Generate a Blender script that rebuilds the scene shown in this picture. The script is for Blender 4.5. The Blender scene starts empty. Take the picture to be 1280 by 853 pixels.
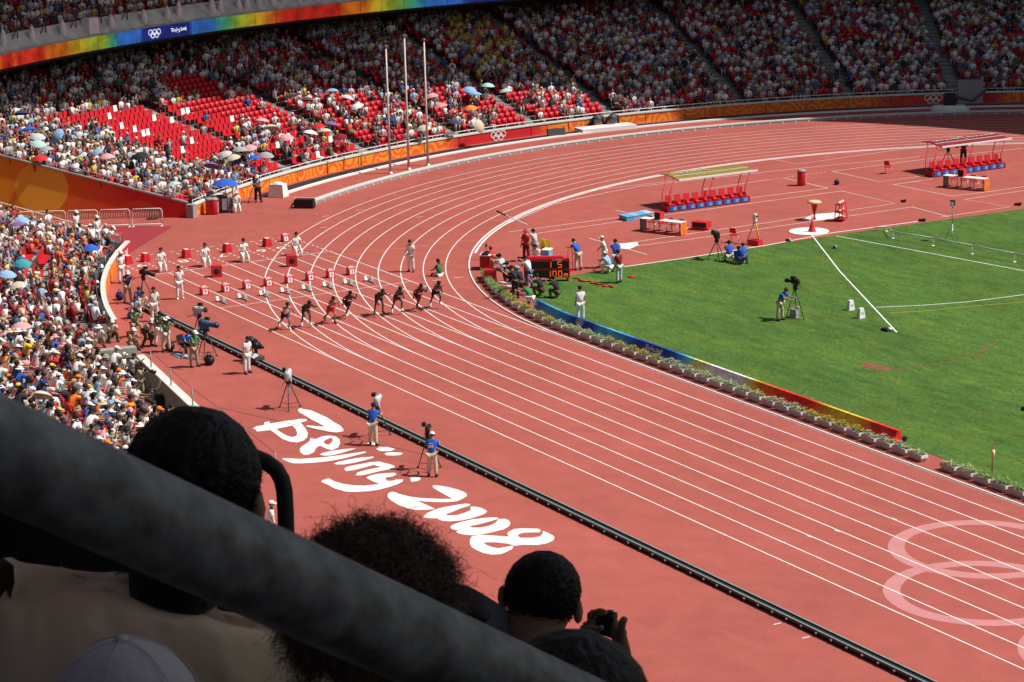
import bpy, bmesh, math, random
import numpy as np
from mathutils import Vector, Matrix
from mathutils.geometry import tessellate_polygon

S = bpy.context.scene
COL = S.collection
R = math.radians
rnd = random.Random(20080817)

# ------------------------------------------------------------------ camera
CAM = np.array([102.4443, -96.5278, 28.0216])
YAW, PIT, ROL, FPX = 2.63135469, -0.233081970, -0.0255291870, 3179.935
_d = np.array([math.cos(YAW)*math.cos(PIT), math.sin(YAW)*math.cos(PIT), math.sin(PIT)])
_r0 = np.array([math.sin(YAW), -math.cos(YAW), 0.0])
_u0 = np.cross(_r0, _d)
_r = _r0*math.cos(ROL) + _u0*math.sin(ROL)
_u = -_r0*math.sin(ROL) + _u0*math.cos(ROL)
cd = bpy.data.cameras.new('camera')
co = bpy.data.objects.new('camera', cd)
COL.objects.link(co)
co.matrix_world = Matrix(((_r[0], _u[0], -_d[0], CAM[0]), (_r[1], _u[1], -_d[1], CAM[1]), (_r[2], _u[2], -_d[2], CAM[2]), (0, 0, 0, 1)))
cd.sensor_width = 36.0
cd.lens = FPX/1280*36
cd.clip_start = 0.1
cd.clip_end = 2000
cd.dof.use_dof = True
cd.dof.focus_distance = 130
cd.dof.aperture_fstop = 30
S.camera = co

def ray(u, v):
    w = _d + (u-640)/FPX*_r - (v-426.5)/FPX*_u
    return w/np.linalg.norm(w)
def px(u, v, z=0.0):
    """the place at height z that stands at this spot of the survey photograph"""
    w = ray(u, v)
    return CAM + w*((z-CAM[2])/w[2])
def near(u, v, dist):
    return Vector(CAM + ray(u, v)*dist)

# ------------------------------------------------------------------ world, sun, exposure
SUN_EL, SUN_AZ = R(55), math.atan2(0.6, 0.8)     # azimuth measured from +Y towards +X
W = bpy.data.worlds.new('World')
S.world = W
W.use_nodes = True
nt = W.node_tree
sky = nt.nodes.new('ShaderNodeTexSky')
sky.sky_type = 'NISHITA'
sky.sun_disc = False
sky.sun_elevation = SUN_EL
sky.sun_rotation = SUN_AZ
sky.air_density = 1.5
sky.dust_density = 2.5
nt.nodes['Background'].inputs['Strength'].default_value = 0.065
nt.links.new(sky.outputs[0], nt.nodes['Background'].inputs['Color'])
sl = bpy.data.lights.new('sun', 'SUN')
sl.energy = 4.6
sl.angle = R(0.5)
sl.color = (1.0, 0.965, 0.91)
so = bpy.data.objects.new('sun', sl)
COL.objects.link(so)
sdir = Vector((math.sin(SUN_AZ)*math.cos(SUN_EL), math.cos(SUN_AZ)*math.cos(SUN_EL), math.sin(SUN_EL)))
so.rotation_euler = sdir.to_track_quat('Z', 'Y').to_euler()
so.location = (0, 0, 90)
S.view_settings.view_transform = 'Standard'
S.view_settings.look = 'None'
S.view_settings.gamma = 1.0
S.view_settings.exposure = 0.16

# ------------------------------------------------------------------ materials
MATS = {}
def mat(name, col, rough=0.8, var=0.0, scale=8.0, bump=0.0, metal=0.0, spec=0.3, emit=None, estr=1.0, detail=4.0, stretch=None, col2=None):
    """procedural material: a base colour mottled by noise, optional second colour and bump"""
    if name in MATS:
        return MATS[name]
    m = bpy.data.materials.new(name)
    m.use_nodes = True
    n = m.node_tree.nodes
    l = m.node_tree.links
    b = n['Principled BSDF']
    b.inputs['Roughness'].default_value = rough
    b.inputs['Metallic'].default_value = metal
    b.inputs['Specular IOR Level'].default_value = spec
    c = (*col, 1.0)
    if var > 0 or col2 is not None:
        tc = n.new('ShaderNodeTexCoord')
        mp = n.new('ShaderNodeMapping')
        l.new(tc.outputs['Object'], mp.inputs['Vector'])
        if stretch:
            mp.inputs['Scale'].default_value = stretch
        nz = n.new('ShaderNodeTexNoise')
        nz.inputs['Scale'].default_value = scale
        nz.inputs['Detail'].default_value = detail
        l.new(mp.outputs[0], nz.inputs['Vector'])
        rp = n.new('ShaderNodeValToRGB')
        rp.color_ramp.elements[0].position = 0.3
        rp.color_ramp.elements[1].position = 0.7
        lo = tuple(max(0.0, x*(1-var)) for x in col)
        hi = col2 if col2 is not None else tuple(min(1.0, x*(1+var)) for x in col)
        if col2 is not None and var == 0:
            lo = col
        rp.color_ramp.elements[0].color = (*lo, 1)
        rp.color_ramp.elements[1].color = (*hi, 1)
        l.new(nz.outputs['Fac'], rp.inputs['Fac'])
        l.new(rp.outputs['Color'], b.inputs['Base Color'])
        if bump > 0:
            bp = n.new('ShaderNodeBump')
            bp.inputs['Strength'].default_value = bump
            bp.inputs['Distance'].default_value = 0.05
            l.new(nz.outputs['Fac'], bp.inputs['Height'])
            l.new(bp.outputs[0], b.inputs['Normal'])
    else:
        b.inputs['Base Color'].default_value = c
    if emit is not None:
        b.inputs['Emission Color'].default_value = (*emit, 1)
        b.inputs['Emission Strength'].default_value = estr
    MATS[name] = m
    return m

def ground_mat(name, col, var, scales, rough, bump, bscale, stretch=(1, 1, 1), tint=None, stains=None):
    """ground cover: two octaves of patchiness plus a fine grain"""
    m = bpy.data.materials.new(name)
    m.use_nodes = True
    n = m.node_tree.nodes
    l = m.node_tree.links
    b = n['Principled BSDF']
    b.inputs['Roughness'].default_value = rough
    b.inputs['Specular IOR Level'].default_value = 0.25
    tc = n.new('ShaderNodeTexCoord')
    mp = n.new('ShaderNodeMapping')
    mp.inputs['Scale'].default_value = stretch
    l.new(tc.outputs['Object'], mp.inputs['Vector'])
    prev = None
    for i, sc in enumerate(scales):
        nz = n.new('ShaderNodeTexNoise')
        nz.inputs['Scale'].default_value = sc
        nz.inputs['Detail'].default_value = 5
        l.new(mp.outputs[0], nz.inputs['Vector'])
        rp = n.new('ShaderNodeMapRange')
        rp.inputs['From Min'].default_value = 0.25
        rp.inputs['From Max'].default_value = 0.75
        rp.inputs['To Min'].default_value = 1-var[i]
        rp.inputs['To Max'].default_value = 1+var[i]
        l.new(nz.outputs['Fac'], rp.inputs['Value'])
        if prev is None:
            prev = rp.outputs[0]
        else:
            mu = n.new('ShaderNodeMath')
            mu.operation = 'MULTIPLY'
            l.new(prev, mu.inputs[0])
            l.new(rp.outputs[0], mu.inputs[1])
            prev = mu.outputs[0]
    vm = n.new('ShaderNodeVectorMath')
    vm.operation = 'SCALE'
    vm.inputs[0].default_value = col
    l.new(prev, vm.inputs['Scale'])
    out = vm.outputs[0]
    if tint:
        nz = n.new('ShaderNodeTexNoise')
        nz.inputs['Scale'].default_value = 0.35
        l.new(mp.outputs[0], nz.inputs['Vector'])
        mx = n.new('ShaderNodeMix')
        mx.data_type = 'RGBA'
        mx.blend_type = 'MULTIPLY'
        mx.inputs[7].default_value = (*tint, 1)
        rp = n.new('ShaderNodeMapRange')
        rp.inputs['From Min'].default_value = 0.4
        rp.inputs['From Max'].default_value = 0.65
        l.new(nz.outputs['Fac'], rp.inputs['Value'])
        l.new(rp.outputs[0], mx.inputs[0])
        l.new(out, mx.inputs[6])
        out = mx.outputs[2]
    if stains:
        for sc_, lo_, hi_, c_, st_ in stains:
            m2 = n.new('ShaderNodeMapping')
            m2.inputs['Scale'].default_value = st_
            l.new(tc.outputs['Object'], m2.inputs['Vector'])
            nz = n.new('ShaderNodeTexNoise')
            nz.inputs['Scale'].default_value = sc_
            nz.inputs['Detail'].default_value = 6
            nz.inputs['Roughness'].default_value = 0.65
            l.new(m2.outputs[0], nz.inputs['Vector'])
            rp = n.new('ShaderNodeMapRange')
            rp.inputs['From Min'].default_value = lo_
            rp.inputs['From Max'].default_value = hi_
            rp.inputs['To Max'].default_value = 0.55
            l.new(nz.outputs['Fac'], rp.inputs['Value'])
            mx = n.new('ShaderNodeMix')
            mx.data_type = 'RGBA'
            mx.inputs[7].default_value = (*c_, 1)
            l.new(rp.outputs[0], mx.inputs[0])
            l.new(out, mx.inputs[6])
            out = mx.outputs[2]
    l.new(out, b.inputs['Base Color'])
    nb = n.new('ShaderNodeTexNoise')
    nb.inputs['Scale'].default_value = bscale
    l.new(mp.outputs[0], nb.inputs['Vector'])
    bp = n.new('ShaderNodeBump')
    bp.inputs['Strength'].default_value = bump
    bp.inputs['Distance'].default_value = 0.03
    l.new(nb.outputs['Fac'], bp.inputs['Height'])
    l.new(bp.outputs[0], b.inputs['Normal'])
    MATS[name] = m
    return m

M_track = ground_mat('red_running_surface', (0.378, 0.092, 0.072), (0.10, 0.10, 0.14), (0.12, 0.9, 14), 0.75, 0.25, 60, stains=[(0.55, 0.56, 0.80, (0.44, 0.14, 0.115), (0.35, 1.6, 1)), (1.7, 0.62, 0.80, (0.24, 0.045, 0.04), (0.6, 1.3, 1)), (7.0, 0.70, 0.80, (0.55, 0.28, 0.24), (1, 1, 1))])
M_grass = ground_mat('mown_grass', (0.060, 0.132, 0.021), (0.20, 0.32, 0.55), (0.13, 1.2, 8), 0.95, 0.9, 22, stretch=(0.5, 1.6, 1), tint=(1.35, 1.10, 0.9), stains=[(0.5, 0.50, 0.78, (0.088, 0.155, 0.034), (0.7, 2.2, 1)), (2.6, 0.55, 0.78, (0.045, 0.115, 0.018), (0.5, 2.0, 1)), (9.0, 0.60, 0.80, (0.13, 0.16, 0.05), (0.6, 1.8, 1))])
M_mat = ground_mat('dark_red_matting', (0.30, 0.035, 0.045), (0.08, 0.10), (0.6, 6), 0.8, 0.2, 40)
M_conc = ground_mat('weathered_concrete', (0.30, 0.29, 0.27), (0.12, 0.12), (0.5, 4), 0.85, 0.2, 30)
M_dconc = ground_mat('grey_concrete', (0.17, 0.175, 0.17), (0.15, 0.12), (0.5, 4), 0.85, 0.2, 30)
M_line = mat('white_line_paint', (0.78, 0.77, 0.74), 0.7, 0.10, 2.5, detail=8)
M_yline = mat('yellow_line_paint', (0.75, 0.38, 0.06), 0.7, 0.06, 3)
M_ring = mat('pale_pink_paint', (0.52, 0.215, 0.21), 0.75, 0.05, 1.5)
M_white = mat('white_paint', (0.78, 0.78, 0.76), 0.5, 0.04, 6)
M_offw = mat('offwhite_paint', (0.66, 0.65, 0.60), 0.6, 0.07, 5)
M_red = mat('red_plastic', (0.56, 0.022, 0.034), 0.42, 0.10, 6)
M_redc = mat('red_cloth', (0.55, 0.022, 0.03), 0.8, 0.12, 8)
M_dred = mat('dark_red_panel', (0.33, 0.012, 0.018), 0.5, 0.1, 6)
M_black = mat('black_plastic', (0.018, 0.018, 0.02), 0.5, 0.2, 10)
M_trench = mat('trench_black', (0.022, 0.022, 0.022), 0.8, 0.2, 20)
M_steel = mat('galvanised_steel', (0.50, 0.51, 0.50), 0.42, 0.10, 8, metal=0.6)
M_grey = mat('grey_paint', (0.30, 0.30, 0.30), 0.55, 0.1, 8)
M_dgrey = mat('dark_grey_paint', (0.07, 0.075, 0.08), 0.5, 0.15, 8)
M_yel = mat('yellow_paint', (0.72, 0.42, 0.04), 0.5, 0.08, 8)
M_blue = mat('blue_fabric', (0.03, 0.10, 0.42), 0.8, 0.12, 8)
M_lblue = mat('light_blue_plastic', (0.13, 0.42, 0.68), 0.5, 0.10, 8)
M_orange = mat('orange_cloth', (0.85, 0.13, 0.025), 0.75, 0.0, 5, col2=(0.80, 0.34, 0.04))
M_glass = mat('camera_lens_glass', (0.01, 0.012, 0.02), 0.08, spec=0.6)
M_soil = mat('bare_soil', (0.20, 0.085, 0.045), 0.95, 0.25, 4)

# ------------------------------------------------------------------ mesh building
class MB:
    """collects vertices and faces of one mesh"""
    def __init__(s):
        s.v = []
        s.f = []
        s.m = []
        s.sm = []
    def add(s, vs, fs, mi=0, smooth=False):
        o = len(s.v)
        s.v.extend([tuple(x) for x in vs])
        for f in fs:
            s.f.append(tuple(i+o for i in f))
            s.m.append(mi)
            s.sm.append(smooth)
        return s
    def box(s, c, size, rz=0.0, mi=0, taper=1.0, tilt=None):
        x, y, z = size[0]/2, size[1]/2, size[2]/2
        t = taper
        vs = [(-x, -y, -z), (x, -y, -z), (x, y, -z), (-x, y, -z), (-x*t, -y*t, z), (x*t, -y*t, z), (x*t, y*t, z), (-x*t, y*t, z)]
        mt = Matrix.Rotation(rz, 3, 'Z')
        if tilt is not None:
            mt = mt @ tilt
        vs = [tuple(mt @ Vector(p) + Vector(c)) for p in vs]
        return s.add(vs, [(3, 2, 1, 0), (4, 5, 6, 7), (0, 1, 5, 4), (1, 2, 6, 5), (2, 3, 7, 6), (3, 0, 4, 7)], mi)
    def tube(s, pts, rad, n=8, mi=0, cap=True, smooth=True):
        pts = [Vector(p) for p in pts]
        rad = [rad]*len(pts) if not isinstance(rad, (list, tuple)) else rad
        vs = []
        fs = []
        up = None
        for i, p in enumerate(pts):
            t = (pts[min(i+1, len(pts)-1)] - pts[max(i-1, 0)])
            if t.length < 1e-9:
                t = Vector((0, 0, 1))
            t.normalize()
            if up is None:
                a = Vector((0, 0, 1)) if abs(t.z) < 0.9 else Vector((1, 0, 0))
            else:
                a = up
            x = a - t*a.dot(t)
            x.normalize()
            up = x
            y = t.cross(x)
            for k in range(n):
                an = 2*math.pi*k/n
                vs.append(p + (x*math.cos(an) + y*math.sin(an))*rad[i])
        for i in range(len(pts)-1):
            for k in range(n):
                a, b = i*n+k, i*n+(k+1) % n
                fs.append((a, b, b+n, a+n))
        if cap:
            fs.append(tuple(range(n-1, -1, -1)))
            fs.append(tuple(range(len(vs)-n, len(vs))))
        return s.add(vs, fs, mi, smooth)
    def lathe(s, prof, c=(0, 0, 0), n=16, mi=0, smooth=True):
        vs = []
        fs = []
        for (r, z) in prof:
            for k in range(n):
                a = 2*math.pi*k/n
                vs.append((c[0]+r*math.cos(a), c[1]+r*math.sin(a), c[2]+z))
        for i in range(len(prof)-1):
            for k in range(n):
                a, b = i*n+k, i*n+(k+1) % n
                fs.append((a, b, b+n, a+n))
        fs.append(tuple(range(n-1, -1, -1)))
        fs.append(tuple(range(len(vs)-n, len(vs))))
        return s.add(vs, fs, mi, smooth)
    def ball(s, c, r, nu=10, nv=7, mi=0, rot=None):
        r = (r, r, r) if not isinstance(r, (tuple, list)) else r
        vs = []
        fs = []
        for j in range(nv+1):
            ph = math.pi*j/nv
            for k in range(nu):
                a = 2*math.pi*k/nu
                p = Vector((r[0]*math.sin(ph)*math.cos(a), r[1]*math.sin(ph)*math.sin(a), r[2]*math.cos(ph)))
                if rot is not None:
                    p = rot @ p
                vs.append(p + Vector(c))
        for j in range(nv):
            for k in range(nu):
                a, b = j*nu+k, j*nu+(k+1) % nu
                fs.append((a, a+nu, b+nu, b))
        return s.add(vs, fs, mi, True)
    def ribbon(s, pts, w, z=0.0, mi=0, closed=False):
        """flat strip of width w along ground points"""
        P = [Vector((p[0], p[1], 0)) for p in pts]
        n = len(P)
        L = []
        for i, p in enumerate(P):
            a = P[(i-1) % n] if (closed or i > 0) else p
            b = P[(i+1) % n] if (closed or i < n-1) else p
            t = (b-a).normalized()
            q = Vector((-t.y, t.x, 0))*(w/2)
            L += [(p.x+q.x, p.y+q.y, z), (p.x-q.x, p.y-q.y, z)]
        fs = []
        for i in range(n if closed else n-1):
            a, b = 2*i, 2*((i+1) % n)
            fs.append((a+1, b+1, b, a))
        return s.add(L, fs, mi)
    def poly(s, pts, z=0.0, mi=0, holes=()):
        loops = [[Vector((p[0], p[1], z)) for p in pts]] + [[Vector((p[0], p[1], z)) for p in h] for h in holes]
        tri = tessellate_polygon(loops)
        vs = [q for lo in loops for q in lo]
        out = []
        for t in tri:
            a, b, c = (vs[i] for i in t)
            out.append(t if (b-a).cross(c-a).z > 0 else (t[0], t[2], t[1]))
        return s.add(vs, out, mi)
    def mesh(s, name, mats):
        me = bpy.data.meshes.new(name)
        me.from_pydata([tuple(x) for x in s.v], [], s.f)
        for m in (mats if isinstance(mats, (list, tuple)) else [mats]):
            me.materials.append(m)
        me.polygons.foreach_set('material_index', s.m)
        me.polygons.foreach_set('use_smooth', s.sm)
        me.update()
        return me
    def build(s, name, mats, parent=None, loc=None, rz=None):
        return link(name, s.mesh(name, mats), parent, loc, rz)

def link(name, data, parent=None, loc=None, rz=None):
    o = bpy.data.objects.new(name, data)
    COL.objects.link(o)
    if parent is not None:
        o.parent = parent
    if loc is not None:
        o.location = loc
    if rz is not None:
        o.rotation_euler = (0, 0, rz)
    return o
def tag(o, label=None, cat=None, group=None, kind=None):
    if label:
        o['label'] = label
    if cat:
        o['category'] = cat
    if group:
        o['group'] = group
    if kind:
        o['kind'] = kind
    return o
def empty(name, loc, rz=0.0, label=None, cat=None, group=None):
    o = link(name, None, None, loc, rz)
    o.empty_display_size = 0.3
    return tag(o, label, cat, group)
def copy_tree(o, parent=None):
    c = o.copy()
    COL.objects.link(c)
    if parent is not None:
        c.parent = parent
    for ch in o.children:
        copy_tree(ch, c)
    return c
def np_mesh(name, V, F, mats, mi=None, col=None, smooth=False):
    """large mesh straight from arrays of vertices (n,3) and quads/tris (m,k)"""
    me = bpy.data.meshes.new(name)
    nf, k = F.shape
    me.vertices.add(len(V))
    me.vertices.foreach_set('co', V.astype(np.float32).ravel())
    me.loops.add(nf*k)
    me.loops.foreach_set('vertex_index', F.astype(np.int32).ravel())
    me.polygons.add(nf)
    me.polygons.foreach_set('loop_start', np.arange(0, nf*k, k, dtype=np.int32))
    me.polygons.foreach_set('loop_total', np.full(nf, k, dtype=np.int32))
    for m in mats:
        me.materials.append(m)
    if mi is not None:
        me.polygons.foreach_set('material_index', mi.astype(np.int32))
    if col is not None:
        at = me.color_attributes.new('Col', 'FLOAT_COLOR', 'CORNER')
        c4 = np.ones((nf, k, 4), dtype=np.float32)
        c4[:, :, :3] = col[:, None, :]
        at.data.foreach_set('color', c4.ravel())
    if smooth:
        me.polygons.foreach_set('use_smooth', np.ones(nf, dtype=bool))
    me.update(calc_edges=True)
    me.validate()
    return me
def pxs(pts, z=0.0):
    return [px(u, v, z) for u, v in pts]
def heading_to(a, b):
    return math.atan2(b[1]-a[1], b[0]-a[0])
# ================================================================== THE SETTING
def arc(r, a0, a1, step=1.5, c=(0, 0)):
    n = max(2, int(abs(a1-a0)/step)+1)
    return [(c[0]+r*math.cos(R(a0+(a1-a0)*i/(n-1))), c[1]+r*math.sin(R(a0+(a1-a0)*i/(n-1)))) for i in range(n)]
# ground below everything and the red surface (with the photographers' moat left open)
TH0 = -98.5                                     # where the near stand leaves the circle and runs straight
TN = Vector((math.cos(R(TH0)), math.sin(R(TH0)), 0))
TE = Vector((-TN.y, TN.x, 0))
def track_frame(s, r, z=0.0):
    '''s metres along the straight part of the near stand, r metres out from the bend centre'''
    p = TN*r + TE*s
    return (p.x, p.y, z)
MOAT_R0, MOAT_R1, MOAT_S1 = 55.55, 58.6, 13.6
g = MB()
def rect(x0, y0, x1, y1, z=0.0, mi=0):
    g.add([(x0, y0, z), (x1, y0, z), (x1, y1, z), (x0, y1, z)], [(0, 1, 2, 3)], mi)
mA, mB = track_frame(0.4, MOAT_R0), track_frame(MOAT_S1, MOAT_R0)
mC, mD = track_frame(MOAT_S1, MOAT_R1), track_frame(0.4, MOAT_R1)
g.add([(-130, 130, 0), (-130, mA[1], 0), (mA[0], mA[1], 0), (mB[0], mB[1], 0), (260, mB[1], 0), (260, 130, 0)], [(0, 1, 2, 3, 4, 5)])
g.add([(-130, mA[1], 0), (-130, -140, 0), (mD[0], -140, 0), mD, mA], [(0, 1, 2, 3, 4)])
g.add([(mD[0], -140, 0), (mC[0], -140, 0), mC, mD], [(0, 1, 2, 3)])
g.add([(mC[0], -140, 0), (260, -140, 0), (260, mB[1], 0), mB, mC], [(0, 1, 2, 3, 4)])
tag(g.build('red_track_surface', [M_track]), kind='structure')
g = MB()
rect(-130, 130, 260, 400)
rect(260, -400, 600, 400)
rect(-600, -400, -130, 400)
rect(-130, -400, 260, -140)
tag(g.build('outer_ground', [M_dconc]), kind='structure')
g = MB()
q = [track_frame(0, MOAT_R0-.3, -1.15), track_frame(0, MOAT_R1+.3, -1.15), track_frame(MOAT_S1, MOAT_R1+.3, -1.15), track_frame(MOAT_S1, MOAT_R0-.3, -1.15)]
g.add(q, [(0, 1, 2, 3)])
tag(g.build('moat_floor', [M_dconc]), kind='structure')
# infield grass: bounded by the kerb on the straight and the red zone edge in the bend
gx = -12.35
edge = [(gx, 31.0)] + [px(1280, 260)[:2], px(1040, 293)[:2], px(960, 308)[:2], px(780, 335)[:2], px(700, 352)[:2]]
edge = [(gx, 31.0), (gx, 3.0), (gx-0.15, -11.0), (gx+0.05, -15.9), (gx+0.2, -25.5), (gx+0.8, -31.3), (-8, -33.6), (-4.0, -34.45), (0, -34.9)]
g = MB()
g.poly(edge + [(84.4, -34.9), (100, -30), (112, -15), (112, 15), (100, 30), (84, 35), (0, 35)], 0.012)
tag(g.build('infield_grass', [M_grass]), kind='structure')
# darker matting in the tunnel mouth
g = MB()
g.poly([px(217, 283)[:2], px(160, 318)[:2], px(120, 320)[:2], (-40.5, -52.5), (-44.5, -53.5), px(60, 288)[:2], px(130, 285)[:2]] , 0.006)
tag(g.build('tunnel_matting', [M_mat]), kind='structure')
# black strip painted as the trench's shade, and white kerb outside the bend
g = MB()
g.ribbon(arc(54.85, 216, 120), 1.1, 0.005)
tag(g.build('trench_shade_strip', [M_trench]), kind='structure')
kb = MB()
def curb(b, path, w, h, mi=0):
    n = len(path)
    vs = []
    for i, p in enumerate(path):
        a = Vector(path[max(i-1, 0)][:2])
        c = Vector(path[min(i+1, n-1)][:2])
        t = (c-a).normalized()
        q = Vector((-t.y, t.x))*(w/2)
        vs += [(p[0]+q.x, p[1]+q.y, 0), (p[0]+q.x, p[1]+q.y, h), (p[0]-q.x, p[1]-q.y, h), (p[0]-q.x, p[1]-q.y, 0)]
    fs = []
    for i in range(n-1):
        for k in range(4):
            a, c = 4*i+k, 4*i+(k+1) % 4
            fs.append((a, c, c+4, a+4))
    fs += [(3, 2, 1, 0), (4*n-4, 4*n-3, 4*n-2, 4*n-1)]
    b.add(vs, fs, mi)
curb(kb, arc(53.95, 214.5, 120), 0.32, 0.10)
tag(kb.build('outer_kerb', [M_white]), kind='structure')
# inner kerb of lane one: aluminium rail
kb = MB()
curb(kb, arc(36.45, 180+60, 90, 2) , 0.07, 0.05)
curb(kb, arc(36.45, 240, 270, 2) + [(10, -36.45), (30, -36.45), (60, -36.45), (84, -36.45)], 0.07, 0.05)
tag(kb.build('inner_kerb', [M_white]), kind='structure')

# lane markings
g = MB()
for k in range(10):
    r = 36.5 + 1.22*k
    w = 0.055
    z = 0.005
    if k > 0:
        g.ribbon(arc(r, 270, 82, 1.2), w, z)
    g.ribbon([(0, -r), (30, -r), (60, -r), (90, -r)], w, z)
    g.ribbon([(-25.55, -r), (-12, -r), (-0.0, -r)], w, z+0.001)
for x, w in ((-15.61, 0.05), (-25.61, 0.06)):
    g.ribbon([(x, -36.4), (x, -47.5)], w, 0.0075)
# dashes behind the hurdles start
for k in range(10):
    for i in range(8):
        x = -25.9-0.6*i
        g.ribbon([(x, -36.5-1.22*k), (x-0.3, -36.5-1.22*k)], 0.06, 0.005)
for i in range(17):
    g.ribbon([(-31.0, -36.9-0.62*i), (-31.0, -37.2-0.62*i)], 0.06, 0.005)
# exchange-zone ticks in the bend
g.ribbon(pxs([(541, 350.8), (551, 350.2)]), 0.06, 0.005)
g.ribbon(pxs([(568, 347.5), (578, 346.5)]), 0.06, 0.005)
for u, v in ((402, 271), (445, 263), (400, 285), (520, 272), (585, 262)):
    g.ribbon(pxs([(u, v), (u+9, v-1)]), 0.05, 0.005)
# small marks on the straight
for u, v in ((978, 678), (1012, 671), (1046, 664), (1084, 657), (1117, 649)):
    g.ribbon(pxs([(u-3, v-1), (u+4, v+1)]), 0.07, 0.008)
for u, v in ((972, 780), (1008, 797)):
    g.ribbon(pxs([(u-5, v+1), (u+4, v-1)]), 0.06, 0.005)
tag(g.build('lane_lines', [M_line]), kind='structure')
g = MB()
for i in range(9):
    y = -36.6-1.22*i
    g.ribbon([(-2.61 - 3.6*(i/9.0)**1.2*1.6, y), (-2.61 - 3.6*((i+0.9)/9.0)**1.2*1.6, y-1.1)], 0.045, 0.0095)
for a, b in (((430, 317.6), (456, 317.4)), ((378, 325), (398, 324)), ((402, 321.5), (424, 321)), ((460, 314.5), (480, 314)), ((488, 311.2), (507, 310.8)), ((520, 307.5), (539, 308)), ((546, 304.5), (567, 304)), ((575, 301.5), (595, 301.3))):
    g.ribbon(pxs([a, b]), 0.05, 0.0095)
g.ribbon(pxs([(367, 247), (412, 247.5)]), 0.14, 0.006)
tag(g.build('yellow_marks', [M_yline]), kind='structure')
# red zone markings (javelin runways, high jump fan)
g = MB()
Z = 0.005
DZ = [
    [(636, 279), (690, 256), (720, 249), (760, 240.6), (800, 233), (870, 225), (960, 215), (1040, 206.5), (1120, 199), (1150, 196)],
    [(636, 290.3), (780, 271), (930, 248.5), (1035, 235.5)],
    [(650, 295), (800, 273.5), (960, 251.5), (1052, 239)],
    [(1035, 235.5), (979, 222.5), (960, 225), (880, 237)],
    [(1052, 239), (1119, 254.5), (960, 278.5), (880, 290), (785, 304)],
    [(1140, 259), (960, 285), (880, 297), (786, 309)],
    [(1140, 259), (1185, 271)],
    [(1177, 271.5), (1262, 259), (1206, 249.5), (1280, 238.5)],
    [(1206, 249.5), (1230, 246)], [(1190, 245.5), (1240, 239.5), (1280, 233.5)], [(1190, 245.5), (1117, 231), (1166, 224)],
    [(1117, 231), (1150, 226.5)], [(1040, 214.5), (1120, 204), (1200, 194), (1280, 185.5)], [(1040, 214.5), (1100, 227.7), (1150, 221)],
    [(965, 199), (996, 205.5), (1050, 198), (1120, 188), (1156, 185)],
    [(740, 238), (845, 226)],
    [(769, 263), (782, 266)], [(737, 298.5), (752, 302.5)], [(783, 311), (809, 319)],
    [(1008, 206), (1007, 206)],
]
for j, L in enumerate(DZ):
    g.ribbon(pxs(L), 0.055, Z+0.0004*j)
for i in range(9):
    a = np.array((984.0, 221.8))
    b = np.array((1036.0, 214.8))
    p, q = a+(b-a)*(i/9.0), a+(b-a)*((i+0.5)/9.0)
    g.ribbon(pxs([p, q]), 0.05, Z)
g.ribbon(arc(36.25, 236, 84, 1.5), 0.13, Z+0.0035)
g.ribbon(pxs([(780, 334), (860, 322.5), (960, 306.8), (1040, 291.5), (1150, 277)]), 0.12, 0.016)
tag(g.build('red_zone_lines', [M_line]), kind='structure')
# white throwing circle pad
g = MB()
c = px(1011, 289.5)
g.lathe([(1.15, 0.0), (1.15, 0.02), (1.12, 0.024)], (c[0], c[1], 0.004), 40)
c2 = px(1017, 271)
g.poly(pxs([(1017, 268), (1045, 266), (1060, 272), (1020, 276), (1002, 275)]), 0.0075)
g.poly(pxs([(772, 305), (797, 303), (798, 307), (786, 312), (776, 311)]), 0.0085)
tag(g.build('white_circle_pad', [M_white]), kind='structure')
# lines on the grass
g = MB()
g.ribbon(pxs([(1013, 292), (1050, 340), (1121, 416)]), 0.075, 0.020)
g.ribbon(pxs([(1045, 295.5), (1140, 313), (1280, 339)]), 0.075, 0.020)
g.ribbon(pxs([(1095, 384.8), (1150, 382.5), (1210, 378), (1280, 369)]), 0.075, 0.021)
tag(g.build('sector_lines', [M_line]), kind='structure')
g = MB()
g.ribbon(pxs([(1114, 392), (1160, 389), (1220, 383), (1280, 378)]), 0.06, 0.020)
tag(g.build('yellow_sector_line', [mat('worn_yellow_paint', (0.42, 0.36, 0.06), 0.9, 0.2, 4)]), kind='structure')
g = MB()
g.poly(pxs([(1074, 457), (1080, 454), (1088, 452), (1092, 455), (1105, 457), (1116, 461), (1112, 464), (1096, 463), (1084, 460)]), 0.018)
g.ribbon(pxs([(1115, 462), (1150, 459), (1185, 454), (1215, 445), (1235, 436), (1246, 429)]), 0.10, 0.018)
g.ribbon(pxs([(1225, 441), (1232, 432), (1236, 428)]), 0.06, 0.0185)
tag(g.build('worn_soil_patch', [M_soil]), kind='structure')
# painted rings on the straight
g = MB()
def ring(b, c, r0, r1, z, n=64, mi=0):
    vs = []
    for k in range(n):
        a = 2*math.pi*k/n
        vs += [(c[0]+r0*math.cos(a), c[1]+r0*math.sin(a), z), (c[0]+r1*math.cos(a), c[1]+r1*math.sin(a), z)]
    b.add(vs, [(2*k, 2*k+1, (2*((k+1) % n))+1, 2*((k+1) % n)) for k in range(n)], mi)
RC = [((36.4, -40.9), 0.0030), ((40.0, -43.9), 0.0036), ((43.1, -40.3), 0.0026), ((46.8, -43.9), 0.0036), ((49.9, -40.9), 0.0030)]
for c, z in RC:
    ring(g, c, 2.72, 3.30, z)
tag(g.build('painted_rings', [M_ring]), kind='structure')

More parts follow.
